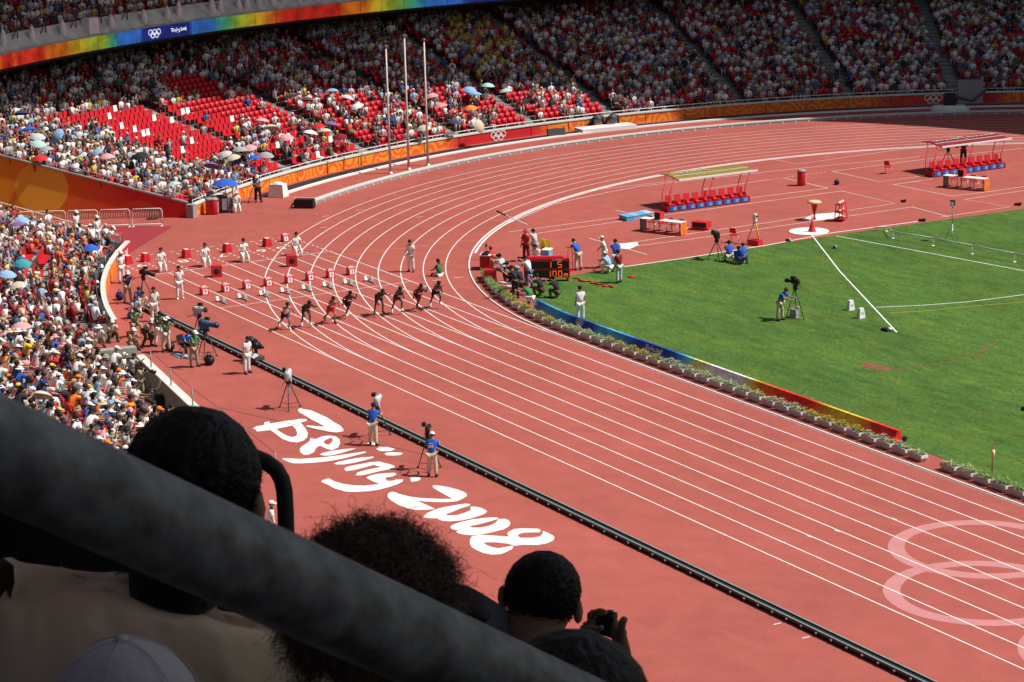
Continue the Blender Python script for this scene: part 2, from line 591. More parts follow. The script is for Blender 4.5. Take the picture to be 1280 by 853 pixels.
# the painted place-and-year lettering beside the black rail: outlines of each brush stroke
LOGO = [
 ((310, 500), [(668,125),(700,112),(740,125),(850,145),(960,195),(1060,240),(1150,300),(1230,345),(1270,390),(1272,420),(1180,435),(1080,425),(960,400),(850,375),(775,355),(790,342),(900,350),(1025,360),(950,315),(850,265),(760,210),(680,165)], []),
 ((310, 500), [(65,385),(110,355),(210,340),(220,300),(285,290),(290,320),(450,290),(620,270),(690,255),(780,258),(782,285),(700,305),(760,370),(798,440),(790,500),(740,545),(650,572),(560,560),(460,525),(390,470),(300,405),(120,425),(105,400)], [[(375,390),(590,345),(640,395),(658,455),(640,485),(590,500),(520,480),(440,435)]]),
 ((310, 500), [(690,660),(720,620),(800,570),(825,545),(830,515),(910,525),(980,490),(1080,478),(1170,490),(1220,530),(1230,580),(1200,640),(1120,670),(1060,660),(960,615),(910,640),(880,700),(800,735),(740,735),(700,705)], [[(1005,570),(1030,540),(1110,505),(1130,530),(1125,560),(1075,603),(1030,590)]]),
 ((390, 550), [(105,200),(130,180),(250,150),(430,125),(590,115),(520,140),(380,180),(250,210),(160,213)], []),
 ((310, 500), [(455,790),(480,780),(700,790),(853,778),(1003,768),(1203,743),(1403,713),(1553,691),(1583,703),(1453,738),(1253,788),(1053,823),(853,843),(700,850),(600,848),(540,830)], []),
 ((390, 550), [(855,125),(900,100),(1000,95),(1110,125),(1050,150),(950,155),(900,148)], []),
 ((390, 550), [(960,188),(1010,168),(1100,168),(1190,172),(1215,185),(1180,205),(1080,213),(1000,208)], []),
 ((390, 550), [(290,320),(350,295),(500,262),(650,238),(820,225),(820,240),(700,275),(550,310),(430,330),(330,330)], []),
 ((390, 550), [(432,385),(470,360),(620,330),(780,300),(900,292),(1000,318),(1100,348),(1100,375),(1060,390),(900,420),(760,455),(650,478),(580,475),(610,435),(720,405),(850,378),(930,362),(860,350),(830,335),(720,365),(560,405),(450,418)], []),
 ((390, 550), [(725,510),(750,485),(850,460),(960,448),(1100,440),(1130,462),(1070,490),(985,505),(980,525),(1010,550),(1070,548),(1130,530),(1215,528),(1210,555),(1150,590),(1050,625),(900,665),(750,688),(560,698),(440,690),(300,650),(210,600),(120,560),(140,540),(220,515),(300,555),(420,590),(560,608),(700,612),(820,600),(900,590),(800,550)], []),
 ((470, 595), [(440,20),(480,10),(560,15),(600,35),(570,65),(480,85),(460,70),(465,45)], []),
 ((470, 595), [(150,265),(160,235),(210,213),(260,220),(300,240),(450,278),(600,298),(850,310),(1020,308),(960,275),(850,215),(790,180),(748,140),(780,128),(870,135),(980,155),(1090,185),(1180,220),(1215,250),(1205,278),(1150,310),(1080,340),(950,355),(800,352),(650,345),(550,332),(640,375),(720,410),(790,445),(680,455),(540,458),(420,435),(300,390),(210,335),(165,300)], []),
 ((470, 595), [(630,548),(680,500),(790,450),(900,420),(1100,385),(1200,372),(1262,380),(1235,405),(1120,440),(1000,490),(930,515),(960,530),(1080,525),(1180,495),(1255,462),(1268,440),(1255,415),(1320,412),(1400,428),(1460,457),(1485,480),(1430,517),(1280,567),(1150,595),(980,610),(880,600),(830,580),(830,568),(740,568),(650,560)], []),
 ((590, 620), [(-290,413),(-250,385),(-150,350),(0,318),(150,298),(280,288),(350,292),(330,315),(250,340),(100,380),(0,400),(-30,412),(0,425),(110,425),(220,405),(300,370),(338,335),(340,310),(440,308),(490,330),(515,370),(490,410),(420,450),(300,480),(150,515),(0,528),(-100,520),(-180,505),(-215,480),(-180,465),(-270,445)], []),
 ((590, 620), [(0,540),(100,525),(250,528),(400,540),(490,545),(470,510),(490,480),(560,445),(650,435),(880,440),(920,462),(900,490),(800,490),(680,495),(620,515),(610,530),(640,560),(800,562),(900,545),(940,510),(945,470),(1010,495),(1080,530),(1100,560),(1080,600),(1000,635),(880,658),(700,655),(560,668),(480,640),(300,622),(145,625),(200,660),(280,690),(360,700),(450,685),(540,668),(550,685),(530,715),(460,750),(380,780),(270,788),(150,765),(60,725),(0,690),(-30,640),(-25,580)], []),
]
LOGO_W = []
for (ox, oy), out, holes in LOGO:
    f = lambda L: [tuple(px(ox+a/10.667, oy+b/10.667)[:2]) for a, b in L]
    LOGO_W.append((f(out), [f(h) for h in holes]))
g = MB()
for i, (o_, h_) in enumerate(LOGO_W):
    g.poly(o_, 0.006 + 0.0005*(i % 3), 0, h_)
tag(g.build('painted_lettering', [M_line]), kind='structure')
# the same strokes in a flat frame (x along the writing, y up) for boards: letters run along +X of the world, tops towards -... the field
_all = np.array([p for o_, h_ in LOGO_W for p in o_])
_x0, _x1, _y0, _y1 = _all[:, 0].min(), _all[:, 0].max(), _all[:, 1].min(), _all[:, 1].max()
def logo_flat():
    """strokes scaled so that the whole lettering is 1 long; y runs up"""
    s = 1.0/(_x1-_x0)
    return [([((x-_x0)*s, (y-(_y0+_y1)/2)*s) for x, y in o_], [[((x-_x0)*s, (y-(_y0+_y1)/2)*s) for x, y in h] for h in h_]) for o_, h_ in LOGO_W]

# ------------------------------------------------------------------ roof with its oval opening
OPEN = [(-38.7, -22), (-42.5, -11.1), (-44.3, -1.8), (-45.0, 6), (-44.9, 14.6), (-43.2, 22.2), (-39.2, 28), (-34.6, 34), (-29.5, 39.5), (-25.8, 42.6), (-20.8, 45.5), (-16, 47.5), (0, 52), (20, 55), (80, 57), (130, 54), (160, 40), (172, 15), (172, -15), (162, -48), (132, -74), (84, -77), (30, -64), (0, -54), (-18, -45), (-30, -35)]
rf = MB()
RO = []
for x, y in OPEN:
    a = math.atan2(y, (x-60)/1.15)
    RO.append((60+1.15*125*math.cos(a), 112*math.sin(a)))
n = len(OPEN)
vs = []
for (x, y), (X, Y) in zip(OPEN, RO):
    vs += [(x, y, 45), (x, y, 48), (X, Y, 56), (X, Y, 52)]
fs = []
for i in range(n):
    j = (i+1) % n
    for k in range(4):
        l_ = (k+1) % 4
        fs.append((4*i+k, 4*j+k, 4*j+l_, 4*i+l_))
rf.add(vs, fs)
tag(rf.build('roof', [mat('roof_membrane', (0.20, 0.20, 0.21), 0.8, 0.15, 0.3)]), 'grey ring roof over the stands with an oval opening', 'roof', kind='structure')
# unseen wall ring added to limit sky light reaching the shaded stands
fc = MB()
vs = []
for i, (X, Y) in enumerate(RO):
    vs += [(X*0.985+0.9, Y*0.985, 0), (X*0.985+0.9, Y*0.985, 37)]
fc.add(vs, [(2*i, 2*((i+1) % n), 2*((i+1) % n)+1, 2*i+1) for i in range(n)])
tag(fc.build('added_facade', [mat('dark_facade', (0.06, 0.05, 0.05), 0.8, 0.3, 0.2)]), kind='structure')
# ================================================================== THE STANDS
RF, R1, Z1, DR, DZ_ = 55.8, 56.5, 0.55, 0.78, 0.225      # front wall, first row, row depth and rise
def shift(th):
    t = min(1.0, max(0.0, (178-th)/40.0))
    return 0.75*t*t*(3-2*t)
def pol(r, th):
    r = r + (shift(th) if th > 0 else 0)
    return (r*math.cos(R(th)), r*math.sin(R(th)))
WA, WD = np.array((-40.5, -38.9)), np.array((math.cos(R(-121)), math.sin(R(-121))))
WB, WE = np.array((-31.0, -46.9)), np.array((math.cos(R(-125)), math.sin(R(-125))))
def end_angle(A, D, r):
    b = A @ D
    s = -b + math.sqrt(max(0.0, b*b - A @ A + r*r))
    p = A + D*s
    return math.degrees(math.atan2(p[1], p[0]))
def far_end(r):
    return end_angle(WA, WD, r) % 360
def near_end(r):
    return end_angle(WB, WE, r)
def row_r(i):
    return R1 + DR*i
def row_z(i):
    return Z1 + DZ_*i
def stand_pt(u, v, h=0.0):
    """point of the far lower tier (raised by h) seen at this spot of the survey photograph"""
    w = ray(u, v)
    t = np.linspace(80, 300, 6000)
    P = CAM + np.outer(t, w)
    r = np.hypot(P[:, 0], P[:, 1])
    th = np.degrees(np.arctan2(P[:, 1], P[:, 0])) % 360
    s = np.clip((178-th)/40, 0, 1)
    r = r - 0.75*s*s*(3-2*s)
    f = P[:, 2] - (Z1 + h + DZ_/DR*(r-R1))
    k = np.where((f[:-1] > 0) & (f[1:] <= 0) & (r[1:] > 50))[0]
    return P[k[0]] if len(k) else None
FAR_END = 118.0
NROW = 30
def strip(b, f0, f1, n, mi=0):
    """quad strip between two curves given as functions of 0..1"""
    vs = []
    for i in range(n+1):
        vs += [f0(i/n), f1(i/n)]
    b.add(vs, [(2*i, 2*i+1, 2*i+3, 2*i+2) for i in range(n)], mi)
def far_curve(r, z):
    a = far_end(r)
    return lambda t: (*pol(r, a+(FAR_END-a)*t), z)
far = empty('lower_grandstand', (-60, -8, 0), 0, 'long lower grandstand curving round the far bend, red seats packed with spectators', 'grandstand')
far.location = (0, 0, 0)
b = MB()
for i in range(NROW):
    r0, r1 = row_r(i)-0.12, row_r(i+1)-0.12
    z = row_z(i)
    strip(b, far_curve(r1, z), far_curve(r0, z), 70)
    strip(b, far_curve(r0, z), far_curve(r0, z-DZ_), 70)
rl = row_r(NROW)-0.12
strip(b, far_curve(rl, 15), far_curve(rl, row_z(NROW-1)), 70, 1)
strip(b, far_curve(R1-0.12, Z1-DZ_), far_curve(RF, Z1-DZ_), 70)
b.build('terrace', [M_dconc, M_black], far)
# front wall with its printed banner
M_ban = bpy.data.materials.new('printed_banner')
def banner_material(m, c_plain, c_a, c_b, scale=0.9):
    m.use_nodes = True
    n = m.node_tree.nodes
    l = m.node_tree.links
    bs = n['Principled BSDF']
    bs.inputs['Roughness'].default_value = 0.55
    at = n.new('ShaderNodeAttribute')
    at.attribute_name = 'Col'
    tc = n.new('ShaderNodeTexCoord')
    nz = n.new('ShaderNodeTexNoise')
    nz.inputs['Scale'].default_value = scale*0.8
    nz.inputs['Detail'].default_value = 1.0
    l.new(tc.outputs['Object'], nz.inputs['Vector'])
    vo = n.new('ShaderNodeTexVoronoi')
    vo.inputs['Scale'].default_value = scale
    mxv = n.new('ShaderNodeMix')
    mxv.data_type = 'VECTOR'
    mxv.inputs[0].default_value = 0.22
    l.new(tc.outputs['Object'], mxv.inputs[4])
    l.new(nz.outputs['Color'], mxv.inputs[5])
    l.new(mxv.outputs[1], vo.inputs['Vector'])
    si = n.new('ShaderNodeMath')
    si.operation = 'MULTIPLY'
    si.inputs[1].default_value = 26.0
    l.new(vo.outputs['Distance'], si.inputs[0])
    sn = n.new('ShaderNodeMath')
    sn.operation = 'SINE'
    l.new(si.outputs[0], sn.inputs[0])
    rp = n.new('ShaderNodeValToRGB')
    rp.color_ramp.elements[0].position = 0.42
    rp.color_ramp.elements[0].color = (*c_a, 1)
    rp.color_ramp.elements[1].position = 0.58
    rp.color_ramp.elements[1].color = (*c_b, 1)
    mr = n.new('ShaderNodeMapRange')
    mr.inputs['From Min'].default_value = -1
    l.new(sn.outputs[0], mr.inputs['Value'])
    l.new(mr.outputs[0], rp.inputs['Fac'])
    mx = n.new('ShaderNodeMix')
    mx.data_type = 'RGBA'
    sp = n.new('ShaderNodeSeparateColor')
    l.new(at.outputs['Color'], sp.inputs[0])
    l.new(sp.outputs[0], mx.inputs[0])
    mx.inputs[6].default_value = (*c_plain, 1)
    l.new(rp.outputs['Color'], mx.inputs[7])
    l.new(mx.outputs[2], bs.inputs['Base Color'])
banner_material(M_ban, (0.60, 0.015, 0.02), (0.80, 0.13, 0.015), (0.86, 0.30, 0.025), 0.9)
def curved_panel(name, rfun, a0, a1, z0, z1, colfun, mats, parent, n=8, thick=0.0):
    """upright panel along a curve with a colour attribute that depends on the angle"""
    vs, fs, cs = [], [], []
    for i in range(n+1):
        a = a0+(a1-a0)*i/n
        p = rfun(a)
        vs += [(p[0], p[1], z0), (p[0], p[1], z1)]
    for i in range(n):
        fs.append((2*i, 2*i+2, 2*i+3, 2*i+1) if a1 < a0 else (2*i, 2*i+1, 2*i+3, 2*i+2))
    me = bpy.data.meshes.new(name)
    me.from_pydata(vs, [], fs)
    for m in mats:
        me.materials.append(m)
    at = me.color_attributes.new('Col', 'FLOAT_COLOR', 'POINT')
    for i in range(n+1):
        c = colfun(a0+(a1-a0)*i/n)
        at.data[2*i].color = (*c, 1)
        at.data[2*i+1].color = (*c, 1)
    return link(name, me, parent)
def lerp_table(T, x):
    for (xa, ca), (xb, cb) in zip(T, T[1:]):
        if xa <= x <= xb or xb <= x <= xa:
            t = (x-xa)/(xb-xa) if xb != xa else 0
            return tuple(p+(q-p)*t for p, q in zip(ca, cb))
    return T[0][1] if abs(x-T[0][0]) < abs(x-T[-1][0]) else T[-1][1]
def cyl_angle(u, v, rad):
    w = ray(u, v)
    A_ = w[0]**2+w[1]**2
    B_ = CAM[0]*w[0]+CAM[1]*w[1]
    C_ = CAM[0]**2+CAM[1]**2-rad**2
    p = CAM + w*((-B_+math.sqrt(B_*B_-A_*C_))/A_)
    return math.degrees(math.atan2(p[1], p[0])) % 360
BT = [(cyl_angle(u, v, RF), (f, 0, 0)) for u, v, f in ((300, 240, 1), (548, 185, 1), (575, 180, 0.0), (668, 166, 0.0), (690, 160, 0.9), (710, 157, 1), (1000, 132, 1), (1090, 127, 0.9), (1110, 126, 0.25), (1200, 122, 0.0), (1245, 120, 0.0), (1262, 119, 0.9), (1280, 118, 1))]
a = far_end(RF)
seg = 3.4
banner_top = 0.72
while a > FAR_END+seg:
    curved_panel('banner_panel', lambda th: pol(RF-0.05, th), a-0.03, a-seg+0.03, -0.12, banner_top, lambda th: lerp_table(BT, th), [M_ban], far)
    a -= seg
b = MB()
def capf(r, z):
    a_ = far_end(RF)
    return lambda t: (*pol(r, a_+(FAR_END-a_)*t), z)
strip(b, capf(RF-0.07, banner_top), capf(RF+0.30, banner_top+0.0), 70)
for (ra, za), (rb, zb) in (((RF+0.30, banner_top+0.10), (RF-0.10, banner_top+0.10)), ((RF-0.10, banner_top+0.10), (RF-0.10, banner_top)), ((RF+0.30, banner_top), (RF+0.30, banner_top+0.10))):
    strip(b, capf(ra, za), capf(rb, zb), 70)
b.build('wall_coping', [M_offw], far)
b = MB()
strip(b, capf(RF+0.02, banner_top), capf(RF+0.02, -0.2), 70)
b.build('front_wall', [M_dconc], far)
# rail on the coping
b = MB()
a_ = far_end(RF)
pts = [(*pol(RF+0.1, a_+(FAR_END-a_)*i/90), banner_top+0.32) for i in range(91)]
b.tube(pts, 0.025, 6)
for i in range(0, 91, 1):
    p = pts[i]
    b.tube([(p[0], p[1], banner_top+0.09), p], 0.02, 5)
b.build('front_railing', [M_white], far)
def rings_mesh(b, c, ux, uy, rad, mi=0, th=0.16):
    """five interlocked rings in the plane spanned by ux, uy"""
    c, ux, uy = Vector(c), Vector(ux), Vector(uy)
    nn = ux.cross(uy)
    for k, (x, y) in enumerate(((-2.15, 0.5), (0, 0.5), (2.15, 0.5), (-1.075, -0.5), (1.075, -0.5))):
        cc = c + ux*(x*rad) + uy*(y*rad) + nn*(0.002*k)
        vs = []
        n = 22
        for j in range(n):
            q = 2*math.pi*j/n
            e = ux*math.cos(q) + uy*math.sin(q)
            vs += [cc+e*rad*(1-th), cc+e*rad*(1+th)]
        b.add(vs, [(2*j, 2*j+1, (2*j+3) % (2*n), (2*j+2) % (2*n)) for j in range(n)], mi)
for u, v in ((622, 170.5), (1168, 124)):
    th = cyl_angle(u, v, RF)
    p = pol(RF-0.09, th)
    b = MB()
    rings_mesh(b, (p[0], p[1], 0.36), (math.sin(R(th)), -math.cos(R(th)), 0), (0, 0, 1), 0.21)
    b.build('ring_emblem', [M_line], far)
# tunnel side wall: gold disc on a red to yellow print
M_tun = bpy.data.materials.new('tunnel_print')
M_tun.use_nodes = True
n_ = M_tun.node_tree.nodes
l_ = M_tun.node_tree.links
bs = n_['Principled BSDF']
bs.inputs['Roughness'].default_value = 0.6
at = n_.new('ShaderNodeAttribute')
at.attribute_name = 'Col'
l_.new(at.outputs['Color'], bs.inputs['Base Color'])
tw = MB()
L = 18.0
def wall_top(s):
    r = float(np.hypot(*(WA+WD*s)))
    return Z1 + DZ_/DR*(r-R1) + 0.40
NS = 300
vs, fs, cs = [], [], []
NZ = 64
sun_s, sun_z, sun_r = 8.9, 2.0, 1.62
for i in range(NS+1):
    s = L*i/NS
    zt = wall_top(s)
    for j in range(NZ+1):
        z = zt*j/NZ
        p = WA+WD*s
        vs.append((p[0], p[1], z))
def tun_col(s, z):
    red, org, gold = (0.62, 0.014, 0.014), (0.74, 0.17, 0.012), (0.74, 0.38, 0.014)
    t = min(1, max(0, (s-3.2)/5.0))
    c = tuple(a+(b-a)*t for a, b in zip(red, org))
    if s > 8.5:
        t = min(1, (s-8.5)/4.0)
        c = tuple(a+(b-a)*t for a, b in zip(org, gold))
    if math.hypot(s-sun_s, z-sun_z) < sun_r:
        c = (0.80, 0.46, 0.04)
    if math.hypot(s-3.2, z+1.0) < 2.1 and s < 5:
        c = (0.66, 0.07, 0.012)
    return c
for i in range(NS):
    for j in range(NZ):
        q = i*(NZ+1)+j
        fs.append((q, q+NZ+1, q+NZ+2, q+1))
        s = L*(i+.5)/NS
        cs.append(tun_col(s, wall_top(s)*(j+.5)/NZ))
me = np_mesh('tunnel_wall', np.array(vs), np.array(fs), [M_tun], col=np.array(cs))
link('tunnel_wall', me, far)
b = MB()
for (o0, o1, h0, h1) in ((-0.08, 0.22, 0.10, 0.10), (-0.08, -0.08, 0.0, 0.10), (0.22, 0.22, 0.10, -0.3)):
    nrm = np.array((-WD[1], WD[0]))*-1
    f = lambda off, h: (lambda t: (*(WA+WD*(L*t)+nrm*off), wall_top(L*t)+h))
    strip(b, f(o1, h1), f(o0, h0), 30)
b.build('tunnel_coping', [M_grey], far)
b = MB()
f = lambda off, h: [(*(WA+WD*(L*t/20)+nrm*off), wall_top(L*t/20)+h) for t in range(21)]
b.tube(f(0.05, 0.42), 0.025, 6)
for q in f(0.05, 0.42)[1:]:
    b.tube([q, (q[0], q[1], q[2]-0.36)], 0.02, 5)
b.build('tunnel_railing', [M_grey], far)
b = MB()
p = pol(RF, far_end(RF))
b.box((WA[0]+0.1, WA[1]+0.15, 0.4), (0.5, 0.5, 0.82), 0.7)
b.build('end_pier', [M_grey], far)

# aisles of the far stand
AISLES = [209.8, 201.5, 192.6, 185.5, 178.5, 167.6, 158.8, 150.5, 142, 133.5]
for a0 in AISLES:
    b = MB()
    for i in range(NROW-1):
        for h, q in ((0.075, 0.0), (0.15, 0.26)):
            p = pol(row_r(i)+0.28+q, a0)
            b.box((p[0], p[1], row_z(i)+h/2), (0.25, 0.95, h), R(a0))
    b.build('aisle_steps', [M_conc], far)
# ------------------------------------------------------------------ seats
def seat_mesh(col):
    b = MB()
    b.box((0, 0.02, 0.40), (0.43, 0.40, 0.05))
    b.box((0, -0.20, 0.60), (0.43, 0.05, 0.42), taper=0.86, tilt=Matrix.Rotation(R(8), 3, 'X'))
    b.box((0, -0.16, 0.19), (0.10, 0.12, 0.37))
    return b.mesh('seat', [col])
SEAT = seat_mesh(M_red)
SEATW = seat_mesh(M_white)
FARSEATS = []     # x, y, z, facing angle, angle, row, in view
def in_view(p, m=25):
    q = np.array(p)-CAM
    w = q @ _d
    u, v = 640+FPX*(q @ _r)/w, 426.5-FPX*(q @ _u)/w
    return (-m < u < 1280+m and -m < v < 853+m), u, v
for i in range(NROW):
    r = row_r(i)+0.22
    a0 = far_end(r)
    L_ = R(a0-FAR_END)*r
    n_seat = int(L_/0.52)
    for k in range(n_seat):
        th = a0 - math.degrees((k+0.8)*0.52/r)
        if any(abs(th-x)*R(1)*r < 0.66 for x in AISLES):
            continue
        p = pol(r, th)
        ok, u, v = in_view((p[0], p[1], row_z(i)+0.5))
        if ok:
            FARSEATS.append((p[0], p[1], row_z(i), R(th)+math.pi, th, i, u, v))
def in_poly(x, y, P):
    c = False
    for (x0, y0), (x1, y1) in zip(P, P[1:]+P[:1]):
        if (y0 > y) != (y1 > y) and x < (x1-x0)*(y-y0)/(y1-y0)+x0:
            c = not c
    return c
def zone(L):
    return [tuple(stand_pt(u, v, 0.3)[:2]) for u, v in L]
Z_EMPTY = [zone([(48, 152), (90, 146), (130, 142), (168, 137), (200, 140), (240, 130), (318, 124), (352, 138), (380, 158), (332, 152), (318, 158), (296, 156), (284, 178), (270, 204), (240, 212), (212, 200), (184, 194), (160, 184), (140, 172), (126, 160), (90, 166)]),
           zone([(210, 98), (260, 100), (300, 118), (235, 128), (205, 120)])]
Z_HALF = [zone([(330, 130), (460, 118), (640, 112), (740, 120), (770, 140), (640, 160), (500, 188), (380, 212), (330, 224), (300, 200), (296, 165)])]
Z_FULL = [zone([(0, 160), (60, 152), (140, 172), (200, 205), (262, 222), (300, 210), (300, 240), (232, 250), (120, 225), (0, 195)])]
Z_YELLOW = [zone([(555, 30), (590, 22), (645, 50), (640, 85), (585, 80), (560, 60)])]
CLOTH = [((0.78, 0.78, 0.77), 42), ((0.50, 0.52, 0.56), 12), ((0.40, 0.035, 0.04), 9), ((0.60, 0.12, 0.05), 2.5), ((0.03, 0.035, 0.05), 16), ((0.06, 0.11, 0.30), 5), ((0.30, 0.42, 0.56), 6), ((0.66, 0.48, 0.10), 3.5), ((0.60, 0.36, 0.38), 4), ((0.08, 0.19, 0.10), 2), ((0.40, 0.36, 0.28), 5), ((0.20, 0.06, 0.12), 3), ((0.12, 0.10, 0.09), 9)]
CL_C = np.array([c for c, w in CLOTH])
CL_W = np.array([w for c, w in CLOTH], float)
CL_W /= CL_W.sum()
rs = np.random.RandomState(8)
PEOPLE = []      # x, y, z, facing, shirt index, hat, pose
EMPTY = []
for (x, y, z, fa, th, i, u, v) in FARSEATS:
    dens = 0.80 + 0.16*math.sin(x*0.55+1.3)*math.sin(y*0.41+i*0.7)
    if any(in_poly(x, y, P) for P in Z_EMPTY):
        dens = 0.035
    elif any(in_poly(x, y, P) for P in Z_FULL):
        dens = 0.93
    elif any(in_poly(x, y, P) for P in Z_HALF):
        dens = 0.46
    lit = any(in_poly(x, y, P) for P in Z_FULL+Z_HALF)
    if rs.rand() < dens:
        yel = any(in_poly(x, y, P) for P in Z_YELLOW) and rs.rand() < 0.62
        c = 7 if yel else rs.choice(len(CLOTH), p=CL_W)
        PEOPLE.append((x, y, z, fa, c, rs.rand() < (0.34 if lit else 0.12), 1 if rs.rand() < 0.12 else 2 if rs.rand() < 0.03 else 0))
    else:
        EMPTY.append((x, y, z, fa, (x-CAM[0])**2+(y-CAM[1])**2))
print('far seats', len(FARSEATS), 'people', len(PEOPLE), 'empty', len(EMPTY))
# seats: the nearest empty ones singly, the rest joined
EMPTY.sort(key=lambda e: e[4])
single = [e for e in EMPTY if any(in_poly(e[0], e[1], P) for P in Z_EMPTY)][:180]
ids = set(id(e) for e in single)
for e in EMPTY:
    if len(single) >= 300:
        break
    if id(e) not in ids:
        single.append(e)
        ids.add(id(e))
for k, e in enumerate(single):
    white = rs.rand() < 0.075
    o = link('seat', SEATW if white else SEAT, far, (e[0], e[1], e[2]), e[3]-math.pi/2)
    if white:
        o['label'] = 'white seat among the red ones'
def scatter(template_V, T, placements):
    """copies of a template (n,3) at (x,y,z,heading,scale)"""
    P = np.array(placements)
    c, s = np.cos(P[:, 3]-math.pi/2), np.sin(P[:, 3]-math.pi/2)
    V = template_V[None, :, :]*P[:, 4][:, None, None]
    X = V[:, :, 0]*c[:, None] - V[:, :, 1]*s[:, None] + P[:, 0][:, None]
    Y = V[:, :, 0]*s[:, None] + V[:, :, 1]*c[:, None] + P[:, 1][:, None]
    Zz = V[:, :, 2] + P[:, 2][:, None]
    VV = np.stack([X, Y, Zz], -1).reshape(-1, 3)
    FF = (T[None, :, :] + (np.arange(len(P))*len(template_V))[:, None, None]).reshape(-1, T.shape[1])
    return VV, FF
def mesh_arrays(me):
    V = np.zeros(len(me.vertices)*3, np.float32)
    me.vertices.foreach_get('co', V)
    F = np.array([tuple(p.vertices) for p in me.polygons])
    return V.reshape(-1, 3), F
sv, sf = mesh_arrays(SEAT)
rest = [e for e in EMPTY if id(e) not in ids]
occ = [(p[0], p[1], p[2], p[3]) for p in PEOPLE]
VV, FF = scatter(sv, sf, [(e[0], e[1], e[2], e[3], 1.0) for e in rest] + [(e[0], e[1], e[2], e[3], 1.0) for e in occ])
tag(link('seat_rows', np_mesh('seat_rows', VV, FF, [M_red]), far), kind='stuff')

# ------------------------------------------------------------------ small figures for the mass of the crowd
M_crowd = bpy.data.materials.new('crowd_clothing')
M_crowd.use_nodes = True
at = M_crowd.node_tree.nodes.new('ShaderNodeAttribute')
at.attribute_name = 'Col'
M_crowd.node_tree.links.new(at.outputs['Color'], M_crowd.node_tree.nodes['Principled BSDF'].inputs['Base Color'])
M_crowd.node_tree.nodes['Principled BSDF'].inputs['Roughness'].default_value = 0.85
def tiny_person(kind):
    """seated (0), arms raised to the brow (1), standing (2); returns V, F(tris), region: 0 skin 1 shirt 2 trousers 3 hair"""
    b = MB()
    zs = 0.0 if kind != 2 else 0.40
    zh = 0.43+zs
    b.tube([(0, -0.04, zh), (0, -0.06, zh+0.28), (0, -0.02, zh+0.50), (0, 0, zh+0.56)], [0.165, 0.17, 0.185, 0.07], 6, 1)
    b.ball((0, 0.01, zh+0.70), (0.095, 0.105, 0.13), 6, 4, 0)
    b.ball((0, -0.015, zh+0.745), (0.112, 0.118, 0.105), 6, 3, 3)
    for sx in (-1, 1):
        if kind == 1:
            arm = [(0.19*sx, 0, zh+0.47), (0.27*sx, 0.16, zh+0.36), (0.10*sx, 0.16, zh+0.68)]
        elif kind == 2:
            arm = [(0.19*sx, 0, zh+0.47), (0.25*sx, 0.0, zh+0.18), (0.2*sx, 0.12, zh-0.02)]
        else:
            arm = [(0.19*sx, 0, zh+0.47), (0.25*sx, 0.02, zh+0.18), (0.10*sx, 0.26, zh+0.12)]
        b.tube(arm[:2], [0.06, 0.05], 5, 1)
        b.tube(arm[1:], [0.045, 0.035], 5, 0)
        if kind == 2:
            b.tube([(0.09*sx, 0, zh), (0.1*sx, 0.02, zh-0.42), (0.1*sx, 0, zh-0.84)], [0.10, 0.07, 0.05], 5, 2)
        else:
            b.tube([(0.09*sx, -0.02, zh), (0.12*sx, 0.38, zh+0.02), (0.12*sx, 0.42, 0.03)], [0.10, 0.075, 0.055], 5, 2)
    V = np.array([tuple(x) for x in b.v], np.float32)
    tri, reg = [], []
    for f, m in zip(b.f, b.m):
        for k in range(1, len(f)-1):
            tri.append((f[0], f[k], f[k+1]))
            reg.append(m)
    return V, np.array(tri), np.array(reg)
TINY = [tiny_person(k) for k in range(3)]
print('tiny tris', [len(t[1]) for t in TINY])
TR_C = np.array([(0.04, 0.045, 0.06), (0.30, 0.27, 0.20), (0.08, 0.12, 0.22), (0.02, 0.02, 0.02), (0.45, 0.42, 0.38), (0.35, 0.03, 0.03)])
SKIN_C = np.array([(0.42, 0.25, 0.165), (0.36, 0.20, 0.13), (0.47, 0.30, 0.21)])
HAIR_C = np.array([(0.012, 0.010, 0.010), (0.02, 0.015, 0.012), (0.05, 0.03, 0.02)])
CAP_C = np.array([(0.78, 0.78, 0.76), (0.78, 0.78, 0.76), (0.78, 0.78, 0.76), (0.5, 0.03, 0.03), (0.7, 0.5, 0.06), (0.1, 0.2, 0.5), (0.5, 0.45, 0.35)])
def crowd_object(name, people, label, group=None):
    Vs, Fs, Cs = [], [], []
    off = 0
    for kind in range(3):
        sel = [p for p in people if p[6] == kind]
        if not sel:
            continue
        V, T, reg = TINY[kind]
        pl = [(p[0]+rs.uniform(-.10, .10), p[1]+rs.uniform(-.10, .10), p[2]+rs.uniform(-.07, .05), p[3]+rs.uniform(-.8, .8), rs.uniform(0.86, 1.10)) for p in sel]
        VV, FF = scatter(V, T, pl)
        n = len(sel)
        C = np.zeros((n, len(T), 3), np.float32)
        sh = CL_C[[p[4] for p in sel]]*rs.uniform(0.85, 1.08, (n, 1))
        sk = SKIN_C[rs.randint(0, 3, n)]
        tr = TR_C[rs.randint(0, len(TR_C), n)]
        hr = HAIR_C[rs.randint(0, 3, n)]
        cp = CAP_C[rs.randint(0, len(CAP_C), n)]
        hat = np.array([p[5] for p in sel])
        hc = np.where(hat[:, None], cp, hr)
        for q, arr in ((0, sk), (1, sh), (2, tr), (3, hc)):
            C[:, reg == q, :] = arr[:, None, :]
        Vs.append(VV)
        Fs.append(FF+off)
        Cs.append(C.reshape(-1, 3))
        off += len(VV)
    me = np_mesh(name, np.concatenate(Vs), np.concatenate(Fs), [M_crowd], col=np.clip(np.concatenate(Cs), 0, 0.85), smooth=True)
    return tag(link(name, me), label, 'crowd', group, 'stuff')
